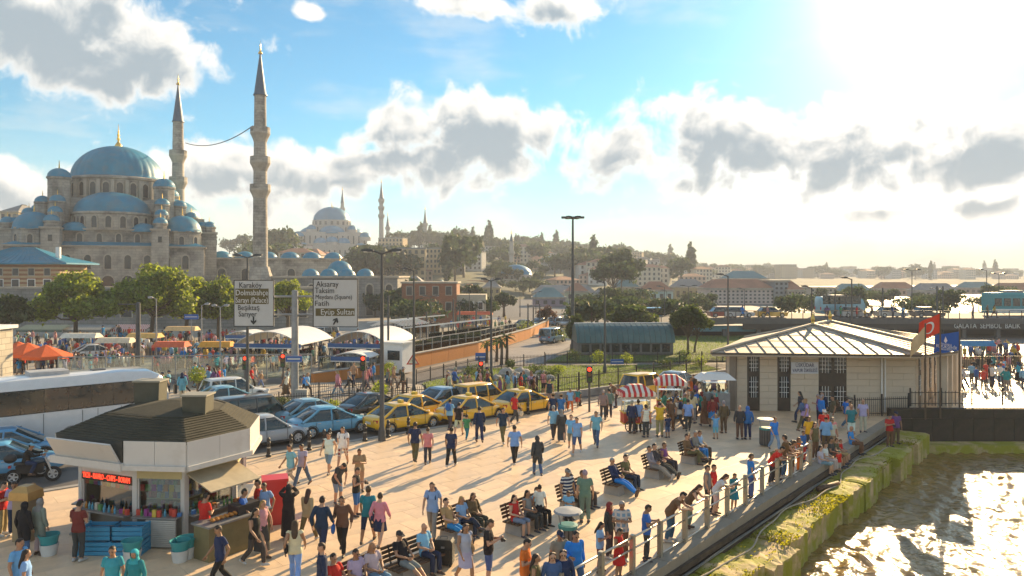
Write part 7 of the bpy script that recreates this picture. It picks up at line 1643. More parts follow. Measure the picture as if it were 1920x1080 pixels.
def body_data(pose):
    if pose in BODY: return BODY[pose]
    J = pose_joints(pose); mb = MB(); lat = (J['sl']-J['sr']).normalized()
    sp = [J['pel']-(J['chest']-J['pel']).normalized()*.09, J['pel'], J['pel'].lerp(J['chest'],.42), J['chest'], J['chest'].lerp(J['neck'],.62), J['neck'], J['neck'].lerp(J['head'],.6)]
    dims = [(.115,.10),(.168,.118),(.142,.102),(.168,.118),(.150,.092),(.070,.066),(.056,.060)]
    rings = []
    for i, (c, (a, b)) in enumerate(zip(sp, dims)):
        ax = (sp[min(i+1,6)]-sp[max(i-1,0)]).normalized(); rings.append(ring_pts(c, ax, lat, a, b))
    mb.loft(rings)
    hd = (J['head']-J['neck']).normalized(); fw = lat.cross(hd).normalized(); fw = fw if fw.y < 0 else -fw
    HM = Matrix((lat, -fw, hd)).transposed()
    mb.ball(J['head']+hd*.02, (.076,.097,.105), 14, 10, HM); mb.ball(J['head']-hd*.045+fw*.028, (.056,.062,.066), 10, 8, HM); mb.ball(J['head']+fw*.098-hd*.015, (.016,.024,.026), 6, 5, HM)
    for s in (-1,1): mb.ball(J['head']+lat*(.078*s)-hd*.005, (.014,.022,.032), 6, 5, HM)
    def limb(pts, rs, n=10):
        mb.tube(pts, rs, n)
        for p, r in zip(pts, rs): mb.ball(p, (r*.99,)*3, 10, 8)
    for s in 'lr':
        S, E, W = J['s'+s], J['e'+s], J['w'+s]; limb([S, S.lerp(E,.5), E, E.lerp(W,.4), W], [.056,.050,.041,.042,.029])
        H, K, A = J['h'+s], J['k'+s], J['a'+s]; limb([H, H.lerp(K,.5), K, K.lerp(A,.35), A], [.094,.080,.058,.061,.042])
        f = J['f'+s].normalized(); toe = A+f*.17-V3(0,0,.045 if abs(f.z) < .3 else 0); heel = A-f*.055-V3(0,0,.04)
        side = f.cross(V3(0,0,1)).normalized() if abs(f.z) < .95 else V3(1,0,0)
        limb([heel, A+f*.05-V3(0,0,.042 if abs(f.z) < .3 else .0), toe], [.041,.043,.033])
        hdir = (W-E).normalized(); mb.ball(W+hdir*.055, (.024,.040,.055), 8, 6, hdir.to_track_quat('Z','Y').to_matrix())
    me = mb.mesh('body'); ob = bpy.data.objects.new('tmp', me)
    md = ob.modifiers.new('r','REMESH'); md.mode = 'VOXEL'; md.voxel_size = .021; sm = ob.modifiers.new('s','SMOOTH'); sm.factor = .5; sm.iterations = 3
    out = evaluated(ob)
    nv = len(out.vertices); co = np.empty(nv*3, np.float32); out.vertices.foreach_get('co', co); co = co.reshape(-1,3).astype(float)
    no = np.empty(nv*3, np.float32); out.vertices.foreach_get('normal', no); no = no.reshape(-1,3).astype(float)
    faces = [tuple(p.vertices) for p in out.polygons]
    # five fingers on each hand, grown out of the palm
    fmb = MB()
    for s, sg in (('l',1),('r',-1)):
        E, W = J['e'+s], J['w'+s]; d = (W-E).normalized(); sd = d.cross(lat).normalized(); sd = sd if sd.length > .5 else V3(0,1,0); cu = d.cross(sd).normalized()
        if cu.dot(lat)*sg > 0: cu = -cu
        for k, (off, ln) in enumerate(((-.030,.060),(-.010,.074),(.010,.080),(.030,.072))):
            b = W+d*.085+sd*off; m_ = b+d*ln*.5+cu*.006; e = b+d*ln*.9+cu*.024; fmb.tube([b-d*.02, m_, e], [.0095,.009,.0065], 6)
        b = W+d*.035-sd*.035; fmb.tube([b, b+d*.035-sd*.022+cu*.01, b+d*.065-sd*.024+cu*.02], [.011,.010,.007], 6)
    bm_ = bpy.data.meshes.new('person'); V = np.concatenate([co, np.array([tuple(v) for v in fmb.v])]); bm_.from_pydata(V.tolist(), [], faces+[tuple(i+nv for i in f) for f in fmb.f]); bm_.polygons.foreach_set('use_smooth', [True]*len(bm_.polygons)); bm_.materials.append(M_skin)
    # which bone each vertex follows
    segs = [('torso',sp[0],J['chest'],.14),('torso2',J['chest'],J['neck'],.14),('neck',J['neck'],J['neck'].lerp(J['head'],.55),.06),('head',J['head']-hd*.05,J['head']+hd*.05,.085)]
    for s in 'lr':
        H, K, A = J['h'+s], J['k'+s], J['a'+s]
        segs += [('uarm'+s,J['s'+s],J['e'+s],.05),('farm'+s,J['e'+s],J['w'+s],.037),('hand'+s,J['w'+s]+(J['w'+s]-J['e'+s]).normalized()*.02,J['w'+s]+(J['w'+s]-J['e'+s]).normalized()*.11,.04),('thigh'+s,H,K,.078),('shin'+s,K,A,.053),('foot'+s,A-J['f'+s].normalized()*.05-V3(0,0,.045),A+J['f'+s].normalized()*.17-V3(0,0,.04),.042)]
    best = np.full(nv, 1e9); bi = np.zeros(nv, int); bt = np.zeros(nv)
    for i, (nm, a, b, r) in enumerate(segs):
        a, b = np.array(a), np.array(b); ab = b-a; t = np.clip(((co-a)@ab)/(ab@ab), -.25 if nm == 'torso' else 0, 1); dist = np.linalg.norm(co-(a+t[:,None]*ab), axis=1)/r
        m = dist < best; best[m] = dist[m]; bi[m] = i; bt[m] = t[m]
    names = np.array([s[0] for s in segs])[bi]
    D = dict(J=J, co=co, no=no, faces=faces, names=names, t=bt, lat=lat, hd=hd, fw=fw, body=bm_, cache={}); BODY[pose] = D; return D
def shell(D, key, mask, off, m):
    """clothing: the part of the body surface it covers, let out along the normals"""
    if key in D['cache']: return D['cache'][key]
    idx = -np.ones(len(mask), int); fs = [f for f in D['faces'] if all(mask[i] for i in f)]; u = sorted({i for f in fs for i in f}); idx[u] = np.arange(len(u))
    o = off[u][:,None] if isinstance(off, np.ndarray) else off
    me = bpy.data.meshes.new(key); me.from_pydata((D['co'][u]+D['no'][u]*o).tolist(), [], [tuple(int(idx[i]) for i in f) for f in fs]); me.polygons.foreach_set('use_smooth', [True]*len(fs)); me.materials.append(m); D['cache'][key] = me; return me
def starts(n, *p): return np.array([any(x.startswith(q) for q in p) for x in n])
def garment(D, kind):
    n, t, co = D['names'], D['t'], D['co']
    if kind in ('tee','long','tank','coat'):
        m = starts(n,'torso')
        if kind == 'tee': m |= starts(n,'uarm') & (t < .62)
        if kind == 'tank': m |= starts(n,'uarm') & (t < .06)
        if kind in ('long','coat'): m |= starts(n,'uarm') | (starts(n,'farm') & (t < .93))
        J = D['J']; ax = (J['chest']-J['pel']).normalized(); hgt = (co-np.array(J['pel']))@np.array(ax)
        standing = J['pel'].z > .8
        if standing: m = (m | starts(n,'thigh')) & ((hgt > (-.40 if kind == 'coat' else -.115)) | ~starts(n,'thigh','torso')); m &= ~starts(n,'shin','foot')
        else: m |= starts(n,'thigh') & (t < .10)
        m &= ~((n == 'torso2') & (t > .93))
        off = np.where(starts(n,'torso') & (n == 'torso'), .024, .017) + (.008 if kind == 'coat' else 0)
        return shell(D, kind, m, off, M_cloth)
    if kind in ('trousers','shorts','jeans'):
        lim = .93; m = starts(n,'thigh') | ((n == 'torso') & (t < .22))
        m = m | (starts(n,'shin') & (t < lim)) if kind != 'shorts' else m | (starts(n,'shin') & (t < .02)); off = np.where(starts(n,'shin'), .018, .013); return shell(D, kind, m, off, M_cloth)
    if kind == 'shoes': return shell(D, kind, starts(n,'foot') | (starts(n,'shin') & (t > .96)), .006, M_shoe)
    if kind in ('short','bald'):
        h = co-np.array(D['J']['head']); up = h@np.array(D['hd']); fw = h@np.array(D['fw']); m = starts(n,'head','neck') & (((up > .050) & ((fw < .062) | (up > .088))) | ((fw < -.022) & (up > -.062))); return shell(D, kind, m, .016, M_hair)
    if kind == 'scarf':
        h = co-np.array(D['J']['head']); up = h@np.array(D['hd']); fw = h@np.array(D['fw']); m = starts(n,'head','neck') & ~((fw > .052) & (up < .065) & (up > -.085)); m |= (n == 'torso2') & (t > .45); return shell(D, kind, m, np.where(n == 'torso2', .032, .024), M_cloth)
def extra_mesh(D, kind):
    if kind in D['cache']: return D['cache'][kind]
    J, hd, fw, lat = D['J'], D['hd'], D['fw'], D['lat']; mb = MB(); H = J['head']
    if kind == 'longhair':
        rings = []
        for k, (dz, back, a, b) in enumerate(((.115,-.005,.045,.06),(.08,.008,.088,.092),(.0,.028,.092,.085),(-.10,.05,.088,.062),(-.20,.075,.09,.05),(-.30,.085,.075,.04),(-.36,.085,.04,.02))):
            c = H+hd*dz-fw*back; rings.append([c+lat*(a*math.cos(q))-fw*(b*math.sin(q)) if True else 0 for q in np.linspace(0, 2*math.pi, 13)[:-1]])
        # keep the face clear: pull the front of each ring back
        R2 = []
        for k, r in enumerate(rings): R2.append([p if (p-H).dot(fw) < (.045 if k < 2 else -.005) else p-fw*((p-H).dot(fw)-(.045 if k < 2 else -.005)) for p in r])
        mb.loft(R2); me = mb.mesh(kind, True); me.materials.append(M_hair)
    elif kind == 'cap':
        HM = Matrix((lat, -fw, hd)).transposed(); mb.ball(H+hd*.055-fw*.005, (.092,.108,.075), 14, 8, HM); 
        mb.loft([[H+hd*.05+fw*.08+lat*x for x in (-.07,-.035,.035,.07)]+[H+hd*.035+fw*.08+lat*x for x in (.07,.035,-.035,-.07)],[H+hd*.035+fw*.17+lat*x for x in (-.045,-.025,.025,.045)]+[H+hd*.022+fw*.17+lat*x for x in (.045,.025,-.025,-.045)]]); me = mb.mesh(kind, True, 50); me.materials.append(M_cloth)
    elif kind == 'hat':
        HM = Matrix((lat, -fw, hd)).transposed(); mb.ball(H+hd*.08, (.092,.105,.07), 14, 8, HM); r = [[H+hd*.06+lat*(a*math.cos(q))+fw*(a*math.sin(q)) for q in np.linspace(0,2*math.pi,17)[:-1]] for a in (.09,.17)]; r.append([p-hd*.012 for p in r[1]]); r.append([p-hd*.012 for p in r[0]]); mb.loft(r, False); me = mb.mesh(kind, True, 50); me.materials.append(M_cloth)
    elif kind in ('skirt','longskirt','dress'):
        P0 = J['pel']; ks = (J['kl']+J['kr'])/2; an = (J['al']+J['ar'])/2; rings = []; top = P0+V3(0,0,.12); seq = [(top,.155,.112),(P0,.185,.135),(P0.lerp(ks,.5),.205,.17),(ks+V3(0,0,.03),.215,.21)]
        if kind == 'longskirt': seq += [(ks.lerp(an,.5),.22,.25),(an+V3(0,0,.06),.225,.28)]
        for c, a, b in seq: rings.append([c+V3(a*math.cos(q)*(1+.05*math.sin(q*5)), b*math.sin(q)*(1+.05*math.cos(q*6)), 0) for q in np.linspace(0,2*math.pi,25)[:-1]])
        mb.loft(rings, False); me = mb.mesh(kind, True); me.materials.append(M_cloth)
    elif kind == 'backpack':
        c = J['chest']-V3(0,0,.0)+(-fw)*.20; Mx = Matrix((lat, -fw, (J['neck']-J['chest']).normalized())).transposed()
        mb.ball(c, (.15,.10,.22), 12, 8, Mx); mb.box(c-fw*.09-V3(0,0,.08), (.2,.06,.18), 0, Mx)
        for s in (-1,1): mb.tube([c+lat*.09*s+V3(0,0,.16), J['neck']+lat*.09*s-V3(0,0,.0)+fw*.03, J['chest']+lat*.12*s+fw*.135, c+lat*.12*s-V3(0,0,.18)], .018, 6)
        me = mb.mesh(kind, True, 60); me.materials.append(M_cloth)
    elif kind == 'bag':
        c = J['wr']+V3(-.02,0,-.32); mb.ball(c, (.06,.13,.15), 10, 7); mb.tube([c+V3(0,.07,.12), J['wr']+V3(0,0,-.04), c+V3(0,-.07,.12)], .008, 5); me = mb.mesh(kind, True); me.materials.append(M_cloth)
    elif kind == 'handbag':
        c = J['hl']+V3(.13,.02,.06); mb.ball(c, (.06,.15,.13), 10, 7); mb.tube([c+V3(0,.09,.1), J['sl']+V3(-.02,.0,.065), c+V3(.0,-.09,.1)], .010, 5); me = mb.mesh(kind, True); me.materials.append(M_cloth)
    elif kind == 'glasses':
        for s in (-1,1): mb.ball(H+lat*(.032*s)+fw*.094+hd*.012, (.021,.007,.014), 8, 6, Matrix((lat, -fw, hd)).transposed())
        me = mb.mesh(kind, True); me.materials.append(M_black)
    elif kind == 'eyes':
        HM = Matrix((lat, -fw, hd)).transposed()
        for s in (-1,1): mb.ball(H+lat*(.030*s)+fw*.090+hd*.012, (.013,.006,.007), 6, 4, HM); mb.ball(H+lat*(.031*s)+fw*.092+hd*.030, (.019,.006,.004), 6, 4, HM)
        me = mb.mesh(kind, True); me.materials.append(M_black)
    elif kind == 'mouth':
        mb.ball(H+fw*.091-hd*.058, (.022,.006,.006), 8, 4, Matrix((lat, -fw, hd)).transposed()); me = mb.mesh(kind, True); me.materials.append(mat('lip', (.24,.07,.05), .5))
    elif kind == 'camera':
        c = (J['wl']+J['wr'])/2+fw*.10+V3(0,0,.03); mb.box(c, (.14,.07,.09)); mb.tube([c, c+fw*.09], .035, 10); me = mb.mesh(kind); me.materials.append(M_black)
    D['cache'][kind] = me; return me

PAL = dict(white=(.68,.68,.66), cream=(.58,.52,.40), black=(.018,.018,.02), charcoal=(.05,.05,.055), grey=(.22,.22,.22), lightgrey=(.42,.42,.42), navy=(.018,.035,.085), blue=(.03,.13,.42), brightblue=(.02,.22,.62), lightblue=(.20,.42,.68), skyblue=(.16,.40,.60), teal=(.02,.22,.26), turquoise=(.04,.36,.42), denim=(.06,.12,.24), lightdenim=(.17,.27,.40), red=(.52,.025,.02), darkred=(.20,.03,.03), orange=(.60,.14,.02), pink=(.58,.26,.28), lavender=(.42,.38,.58), yellow=(.66,.43,.03), olive=(.12,.11,.05), khaki=(.34,.26,.15), brown=(.14,.08,.045), tan=(.36,.25,.14), green=(.06,.24,.14), sage=(.14,.22,.19), purple=(.16,.07,.22))
CW = dict(lightgrey='light grey', brightblue='bright blue', lightblue='light blue', skyblue='sky blue', lightdenim='faded denim', darkred='dark red', denim='denim blue')
HAIRC = dict(dark=(.018,.013,.010), brown=(.06,.033,.018), blonde=(.32,.20,.08), grey=(.28,.27,.26), red=(.12,.045,.02)); SKINS = [(.48,.27,.17),(.40,.22,.13),(.55,.33,.22),(.33,.18,.10)]
SEEN = {}
POSEW = dict(stand='standing', walk='walking', walk2='walking', carry='gesturing', phone='standing', hips='standing', armsup='hands raised', shade='shading eyes', lean='leaning', bent='bending', sit='sitting', recline='lounging', sitcross='sitting', ride='riding')
BOTW = dict(trousers='trousers', jeans='jeans', shorts='shorts', skirt='skirt', longskirt='long skirt', dress='dress')
TOPW = dict(tee='T-shirt', long='shirt', tank='vest', coat='coat')
rp = random.Random(77)
def person(loc, H, face, pose, top, bot, hair='short:dark', extra=(), where='on the plaza', pat=None, group=None, detail=True, label=None):
    """face: heading in degrees, 0 away from the camera, 90 to the right, 180 towards it"""
    D = body_data(pose); tk, tc_ = top.split(':'); bk, bc = bot.split(':'); hk, hc = hair.split(':')
    o = put('person', D['body'], None, loc=loc); s = H/1.72; o.scale = (s*rp.uniform(.97,1.06), s*rp.uniform(.97,1.06), s); o.rotation_euler = (0,0,math.pi-R(face)); o.color = (*rp.choice(SKINS),1)
    def child(nm, me, c, m=None):
        k = put(nm, me, None, o); k.color = (*c,1)
        if m is not None: k.material_slots[0].link = 'OBJECT'; k.material_slots[0].material = m
        return k
    jit = lambda c: tuple(min(.8, x*rp.uniform(.85,1.15)) for x in c)
    child({'tee':'t_shirt','long':'shirt','tank':'vest_top','coat':'coat'}[tk], garment(D, tk), jit(PAL[tc_]), {'s':M_strp,'p':M_plaid}.get(pat[0]) if pat and pat[1] == 't' else None)
    if bk in ('skirt','longskirt','dress'): child(bk if bk != 'longskirt' else 'long_skirt', extra_mesh(D, bk), jit(PAL[bc]))
    else: child(bk, garment(D, bk), jit(PAL[bc]), {'s':M_strp,'p':M_plaid}.get(pat[0]) if pat and pat[1] == 'b' else None)
    child('shoes', garment(D, 'shoes'), rp.choice([(.03,.03,.03),(.10,.06,.04),(.45,.45,.44),(.05,.05,.07)]))
    if hk in ('cap','hat'): child('hair', garment(D, 'short'), HAIRC['dark']); child('cap' if hk == 'cap' else 'straw_hat', extra_mesh(D, hk), PAL.get(hc, (.3,.25,.15)))
    elif hk == 'scarf': child('headscarf', garment(D, 'scarf'), PAL[hc])
    elif hk == 'longhair': child('hair', extra_mesh(D, 'longhair'), jit(HAIRC[hc]))
    elif hk != 'bald': child('hair', garment(D, 'short'), jit(HAIRC[hc]))
    if detail:
        child('eyes', extra_mesh(D, 'eyes'), (.02,.02,.02)); child('mouth', extra_mesh(D, 'mouth'), (.3,.1,.1))
    for e in extra:
        ek, _, ec = e.partition(':'); child({'backpack':'backpack','bag':'carrier_bag','handbag':'handbag','glasses':'sunglasses','camera':'camera'}[ek], extra_mesh(D, ek), PAL.get(ec, (.03,.03,.03)))
    cn = lambda c: CW.get(c, c)
    if not label:
        hw = {'cap':f'{cn(hc)} cap','hat':'straw hat','scarf':f'{cn(hc)} headscarf','longhair':f'long {hc} hair'}.get(hk, f'short {hc} hair')
        kid = 'child' if H < 1.45 else 'person'
        label = f"{kid} in {cn(tc_)} {TOPW[tk]}, {cn(bc)} {BOTW[bk]}, {hw}, {POSEW[pose]} {where}"
    if len(label.replace('-',' ').split()) > 16: label = label.replace(' hair,', ',').replace('short ', '')
    if len(label.replace('-',' ').split()) > 16: label = ','.join(p_ for i_, p_ in enumerate(label.split(',')) if i_ != 2)
    tag(o, label, 'person', group); SEEN.setdefault(label, []).append(o); return o
def at(px, py): g = G(px, py); return (g.x, g.y, 0)
PEOPLE = [
 # px, py, height, face, pose, top, bottom, hair, extras, where, pattern
 (545,917,1.74,225,'walk','tee:lightblue','trousers:grey','short:dark','', 'left of bollards','pb'),
 (567,914,1.72,205,'walk2','tee:lavender','jeans:denim','short:dark','','near bollards',None),
 (617,888,1.72,190,'walk','tank:white','shorts:lightdenim','short:brown','','by the kerb',None),
 (643,876,1.76,185,'walk2','tee:white','shorts:darkred','short:dark','backpack:navy','by the kerb','pb'),
 (634,944,1.74,130,'bent','tee:charcoal','shorts:lightdenim','short:dark','','mid plaza',None),
 (668,968,1.70,100,'phone','tank:black','shorts:blue','short:brown','camera','mid plaza',None),
 (674,922,1.68,170,'phone','tee:tan','shorts:khaki','short:brown','','mid plaza',None),
 (778,867,1.78,5,'walk','tee:navy','trousers:olive','short:dark','','before the taxis',None),
 (802,872,1.64,355,'walk2','tee:pink','trousers:charcoal','short:brown','','before the taxis',None),
 (846,877,1.74,10,'walk2','tee:navy','trousers:black','short:dark','','before the taxis',None),
 (843,808,1.70,20,'walk','tee:lightblue','trousers:charcoal','short:dark','backpack:blue','beside the taxis',None),
 (860,818,1.74,15,'walk2','tee:black','shorts:cream','short:dark','','beside the taxis',None),
 (875,826,1.30,20,'walk','tee:green','trousers:teal','short:dark','','beside the taxis',None),
 (899,831,1.80,350,'walk','long:navy','trousers:navy','short:dark','bag:black','beside the taxis',None),
 (943,831,1.76,160,'walk2','tee:navy','trousers:olive','short:dark','','beside the taxis',None),
 (965,796,1.76,60,'walk','tee:red','trousers:charcoal','short:dark','bag:cream','beside the taxis',None),
 (965,873,1.76,345,'walk2','tee:lightblue','trousers:black','short:dark','','mid plaza',None),
 (1008,893,1.66,350,'walk','coat:charcoal','jeans:denim','scarf:charcoal','bag:white','mid plaza',None),
 (1038,826,1.76,350,'walk2','tee:lightblue','trousers:charcoal','short:grey','','past the taxis',None),
 (1053,830,1.64,355,'walk','coat:charcoal','longskirt:charcoal','scarf:grey','','past the taxis',None),
 (1071,845,1.72,185,'walk','tee:skyblue','shorts:grey','short:brown','handbag:black','mid plaza',None),
 (1082,852,1.74,200,'walk2','tee:lightblue','shorts:denim','short:dark','','mid plaza',None),
 (1118,838,1.74,195,'walk','tee:skyblue','jeans:denim','short:brown','','mid plaza',None),
 (1131,787,1.70,10,'stand','long:grey','trousers:charcoal','short:grey','','at the crossing',None),
 (1142,784,1.72,5,'walk','long:sage','trousers:charcoal','short:dark','','at the crossing',None),
 (1155,764,1.74,280,'bent','long:brown','trousers:charcoal','short:dark','','at the crossing',None),
 (1037,796,1.74,5,'walk','tee:navy','trousers:charcoal','hat:tan','','behind the crossing',None),
 (1052,796,1.70,0,'walk2','tee:blue','trousers:brown','hat:tan','','behind the crossing',None),
 (1069,772,1.40,170,'walk','tee:lightblue','trousers:orange','short:brown','','at the crossing',None),
 (1083,764,1.20,200,'walk','tee:teal','skirt:red','short:brown','','at the crossing',None),
 (1030,762,1.72,180,'stand','tank:navy','trousers:grey','short:dark','','behind the crossing',None),
 (1185,813,1.74,30,'stand','long:navy','trousers:charcoal','short:grey','','at the bread cart',None),
 (1197,810,1.72,350,'stand','tee:lightblue','trousers:charcoal','short:dark','','at the bread cart',None),
 (1211,820,1.68,345,'stand','tank:white','trousers:charcoal','short:dark','','at the bread cart','st'),
 (1237,819,1.80,10,'armsup','tee:yellow','trousers:khaki','short:dark','','at the bread cart',None),
 (1252,821,1.20,340,'stand','tee:navy','shorts:denim','short:dark','','at the bread cart',None),
 (1258,808,1.76,20,'stand','tee:brown','trousers:brown','short:brown','','in the cart crowd',None),
 (1272,806,1.74,330,'walk','tee:white','trousers:charcoal','short:dark','backpack:navy','in the cart crowd',None),
 (1290,810,1.74,10,'walk2','tee:lightblue','trousers:charcoal','short:dark','','in the cart crowd',None),
 (1302,787,1.76,350,'stand','tee:blue','trousers:charcoal','short:dark','','in the cart crowd',None),
 (1322,800,1.66,340,'walk','coat:brown','longskirt:brown','scarf:brown','','by the terminal corner',None),
 (1336,802,1.70,10,'walk','long:darkred','skirt:brightblue','short:dark','','by the terminal corner',None),
 (1342,823,1.25,0,'armsup','tee:skyblue','shorts:skyblue','short:blonde','','by the terminal corner',None),
 (1357,812,1.70,350,'stand','long:olive','trousers:brown','short:grey','','by the terminal corner',None),
 (1387,824,1.72,10,'stand','long:charcoal','trousers:brown','bald:dark','','in the terminal shade',None),
 (1402,824,1.68,5,'stand','long:blue','jeans:navy','scarf:blue','','in the terminal shade',None),
 (1452,846,1.62,165,'walk','tee:brightblue','jeans:lightdenim','short:brown','','beside the litter bin',None),
 (1408,934,1.66,90,'stand','tee:brightblue','jeans:denim','short:brown','','at the railing',None),
 (1376,956,1.32,150,'phone','tee:teal','skirt:teal','short:brown','','at the railing',None),
 (1326,958,1.62,110,'stand','tank:grey','trousers:charcoal','short:dark','','at the railing',None),
 (1338,955,1.60,120,'stand','tee:red','trousers:charcoal','short:dark','','at the railing',None),
 (1350,966,1.60,115,'lean','tee:white','shorts:cream','longhair:brown','','at the railing','st'),
 (1299,992,1.64,120,'lean','tank:brown','trousers:grey','longhair:brown','','at the railing',None),
 (1266,1017,1.76,118,'lean','tee:brown','jeans:denim','short:dark','','at the railing',None),
 (1212,1052,1.66,95,'phone','tee:blue','trousers:charcoal','short:dark','','at the railing',None),
 (1166,1052,1.78,185,'phone','tee:lightdenim','trousers:brown','short:grey','glasses','near the railing','pt'),
 (1142,1046,1.64,120,'stand','long:charcoal','trousers:charcoal','scarf:darkred','handbag:black','near the railing',None),
 (1125,1074,1.45,110,'phone','tee:lightblue','trousers:darkred','longhair:dark','','near the railing',None),
 (1160,1086,1.42,130,'phone','tank:red','skirt:red','short:dark','','near the railing',None),
 (1064,975,1.76,150,'stand','tee:navy','trousers:grey','cap:grey','','behind the family bench','st'),
 (1066,992,1.28,200,'phone','tee:skyblue','trousers:black','short:brown','','behind the family bench',None),
 (1097,980,1.78,5,'stand','tee:sage','trousers:sage','short:grey','','behind the family bench',None),
 (1012,988,1.40,10,'stand','tee:white','skirt:black','short:dark','','at the family bench',None),
 (811,1010,1.80,185,'walk','tee:lightblue','jeans:grey','short:brown','backpack:navy','in the open middle of the plaza',None),
 (712,1028,1.68,10,'walk','long:pink','skirt:navy','short:brown','handbag:navy','walking away arm in arm',None),
 (690,1020,1.78,5,'walk2','tee:teal','shorts:navy','short:brown','','walking away arm in arm',None),
 (642,1040,1.76,180,'carry','long:brown','trousers:black','short:dark','bag:blue','facing the kiosk',None),
 (603,1046,1.80,10,'walk','long:navy','trousers:navy','short:dark','','in front of the kiosk queue',None),
 (577,1018,1.68,20,'walk2','long:khaki','trousers:olive','longhair:brown','','in front of the kiosk queue',None),
 (541,1010,1.70,350,'armsup','coat:black','longskirt:black','scarf:black','','taking a photo near the kiosk',None),
 (553,1096,1.72,350,'walk','tank:cream','trousers:lightblue','longhair:brown','handbag:black','near the kiosk counter',None),
 (477,1062,1.68,110,'walk','tank:black','trousers:charcoal','longhair:dark','','near the kiosk counter',None),
 (491,1042,1.66,120,'walk2','tank:pink','longskirt:charcoal','longhair:blonde','','near the kiosk counter',None),
 (455,1022,1.74,70,'walk','tee:blue','trousers:navy','short:dark','','near the kiosk counter',None),
 (484,1000,1.74,250,'stand','tee:red','trousers:charcoal','short:dark','','behind the red fridge',None),
 (497,1004,1.70,200,'walk','tee:lightblue','trousers:brown','short:dark','','behind the red fridge',None),
 (384,1036,1.80,30,'phone','tee:red','jeans:navy','short:dark','','serving at the kiosk counter',None),
 (147,1052,1.76,10,'phone','tee:darkred','trousers:charcoal','short:dark','','serving before the kiosk window',None),
 (5,1004,1.74,90,'phone','tee:red','trousers:khaki','short:dark','','left of the kiosk',None),
 (28,1004,1.76,160,'phone','tee:lavender','jeans:navy','short:dark','','left of the kiosk',None),
 (62,1002,1.66,150,'stand','tank:black','trousers:charcoal','longhair:blonde','','left of the kiosk',None),
 (45,1046,1.64,10,'stand','coat:black','jeans:denim','scarf:black','','left of the kiosk',None),
 (74,1040,1.66,20,'stand','coat:grey','trousers:lightgrey','scarf:grey','','left of the kiosk',None),
 (413,1108,1.74,230,'walk','tee:navy','trousers:black','short:dark','','crossing before the kiosk',None),
 (211,1156,1.72,170,'stand','tee:turquoise','jeans:denim','short:dark','','below the blue crates',None),
 (253,1158,1.66,190,'stand','long:teal','trousers:charcoal','scarf:turquoise','','below the blue crates',None),
 (36,1142,1.76,100,'stand','tee:skyblue','trousers:charcoal','short:dark','','left of the teal buckets',None),
 (48,1158,1.66,60,'stand','tee:lightblue','jeans:denim','longhair:dark','','left of the teal buckets',None),
 (604,1150,1.74,250,'stand','long:navy','trousers:charcoal','short:brown','','left of the reclining man in red',None),
 (872,1096,1.66,150,'walk','tank:lavender','dress:lavender','longhair:brown','handbag:tan','past the black suitcase',None),
 (916,1098,1.80,95,'phone','tee:black','shorts:denim','short:brown','camera','past the black suitcase',None),
 (985,1140,1.76,110,'phone','tee:orange','trousers:charcoal','short:dark','glasses','among the quay group',None),
 (1004,1162,1.60,100,'stand','tank:olive','trousers:charcoal','longhair:dark','','among the quay group',None),
 (1036,1160,1.62,175,'stand','long:denim','jeans:navy','longhair:brown','glasses','among the quay group',None),
 (1056,1156,1.64,180,'stand','long:navy','jeans:denim','longhair:dark','glasses','among the quay group',None),
 (1050,1120,1.74,160,'stand','tee:grey','trousers:charcoal','cap:navy','','among the quay group',None),
 (1078,1124,1.78,160,'carry','long:brightblue','jeans:denim','short:dark','glasses','among the quay group',None),
 (1610,826,1.78,175,'hips','tee:teal','shorts:white','bald:dark','','at the quay corner',None),
 (1594,814,1.72,160,'stand','tee:lightgrey','trousers:lightgrey','short:dark','','at the quay corner',None),
 (1627,812,1.76,190,'stand','tee:lavender','trousers:lightgrey','bald:grey','','at the quay corner',None),
 (1668,838,1.72,175,'phone','tee:red','trousers:brown','short:dark','camera','on the ledge at quay corner',None),
 (1680,832,1.74,190,'stand','tee:purple','trousers:brown','cap:navy','','on the ledge at quay corner',None),
 (1506,866,1.40,150,'stand','tee:blue','trousers:red','short:brown','','in the crowd by the railing end',None),
 (1517,846,1.66,170,'stand','tee:yellow','trousers:charcoal','longhair:brown','','in the crowd by the railing end',None),
 (1528,862,1.70,160,'stand','tank:olive','trousers:brown','longhair:dark','','in the crowd by the railing end',None),
 (1549,850,1.74,10,'phone','long:lightblue','trousers:brown','cap:red','','in the crowd by the railing end',None),
 (1545,832,1.70,180,'stand','tee:red','trousers:navy','cap:white','','in the crowd by the railing end',None),
 (1563,846,1.60,170,'stand','tee:pink','trousers:charcoal','longhair:dark','','in the crowd by the railing end',None),
 (1574,848,1.50,190,'stand','tee:cream','shorts:tan','short:brown','','in the crowd by the railing end',None),
 (1504,884,1.30,150,'stand','tee:lavender','shorts:grey','hat:tan','','in the crowd by the railing end',None),
 (1523,888,1.45,120,'stand','tank:orange','trousers:orange','longhair:red','','in the crowd by the railing end',None),
 (1480,914,1.70,118,'lean','tee:red','trousers:charcoal','short:dark','','at the railing end',None),
 (1490,906,1.72,118,'lean','tee:brown','trousers:charcoal','short:dark','','at the railing end',None),
 (1502,900,1.70,112,'lean','tank:brown','jeans:denim','longhair:brown','','at the railing end',None),
 (1532,900,1.50,150,'phone','tank:olive','shorts:brown','longhair:dark','','at the railing end',None),
 (1573,888,1.05,160,'stand','tee:red','shorts:lightgrey','cap:sage','','on the ledge at railing end',None),
]
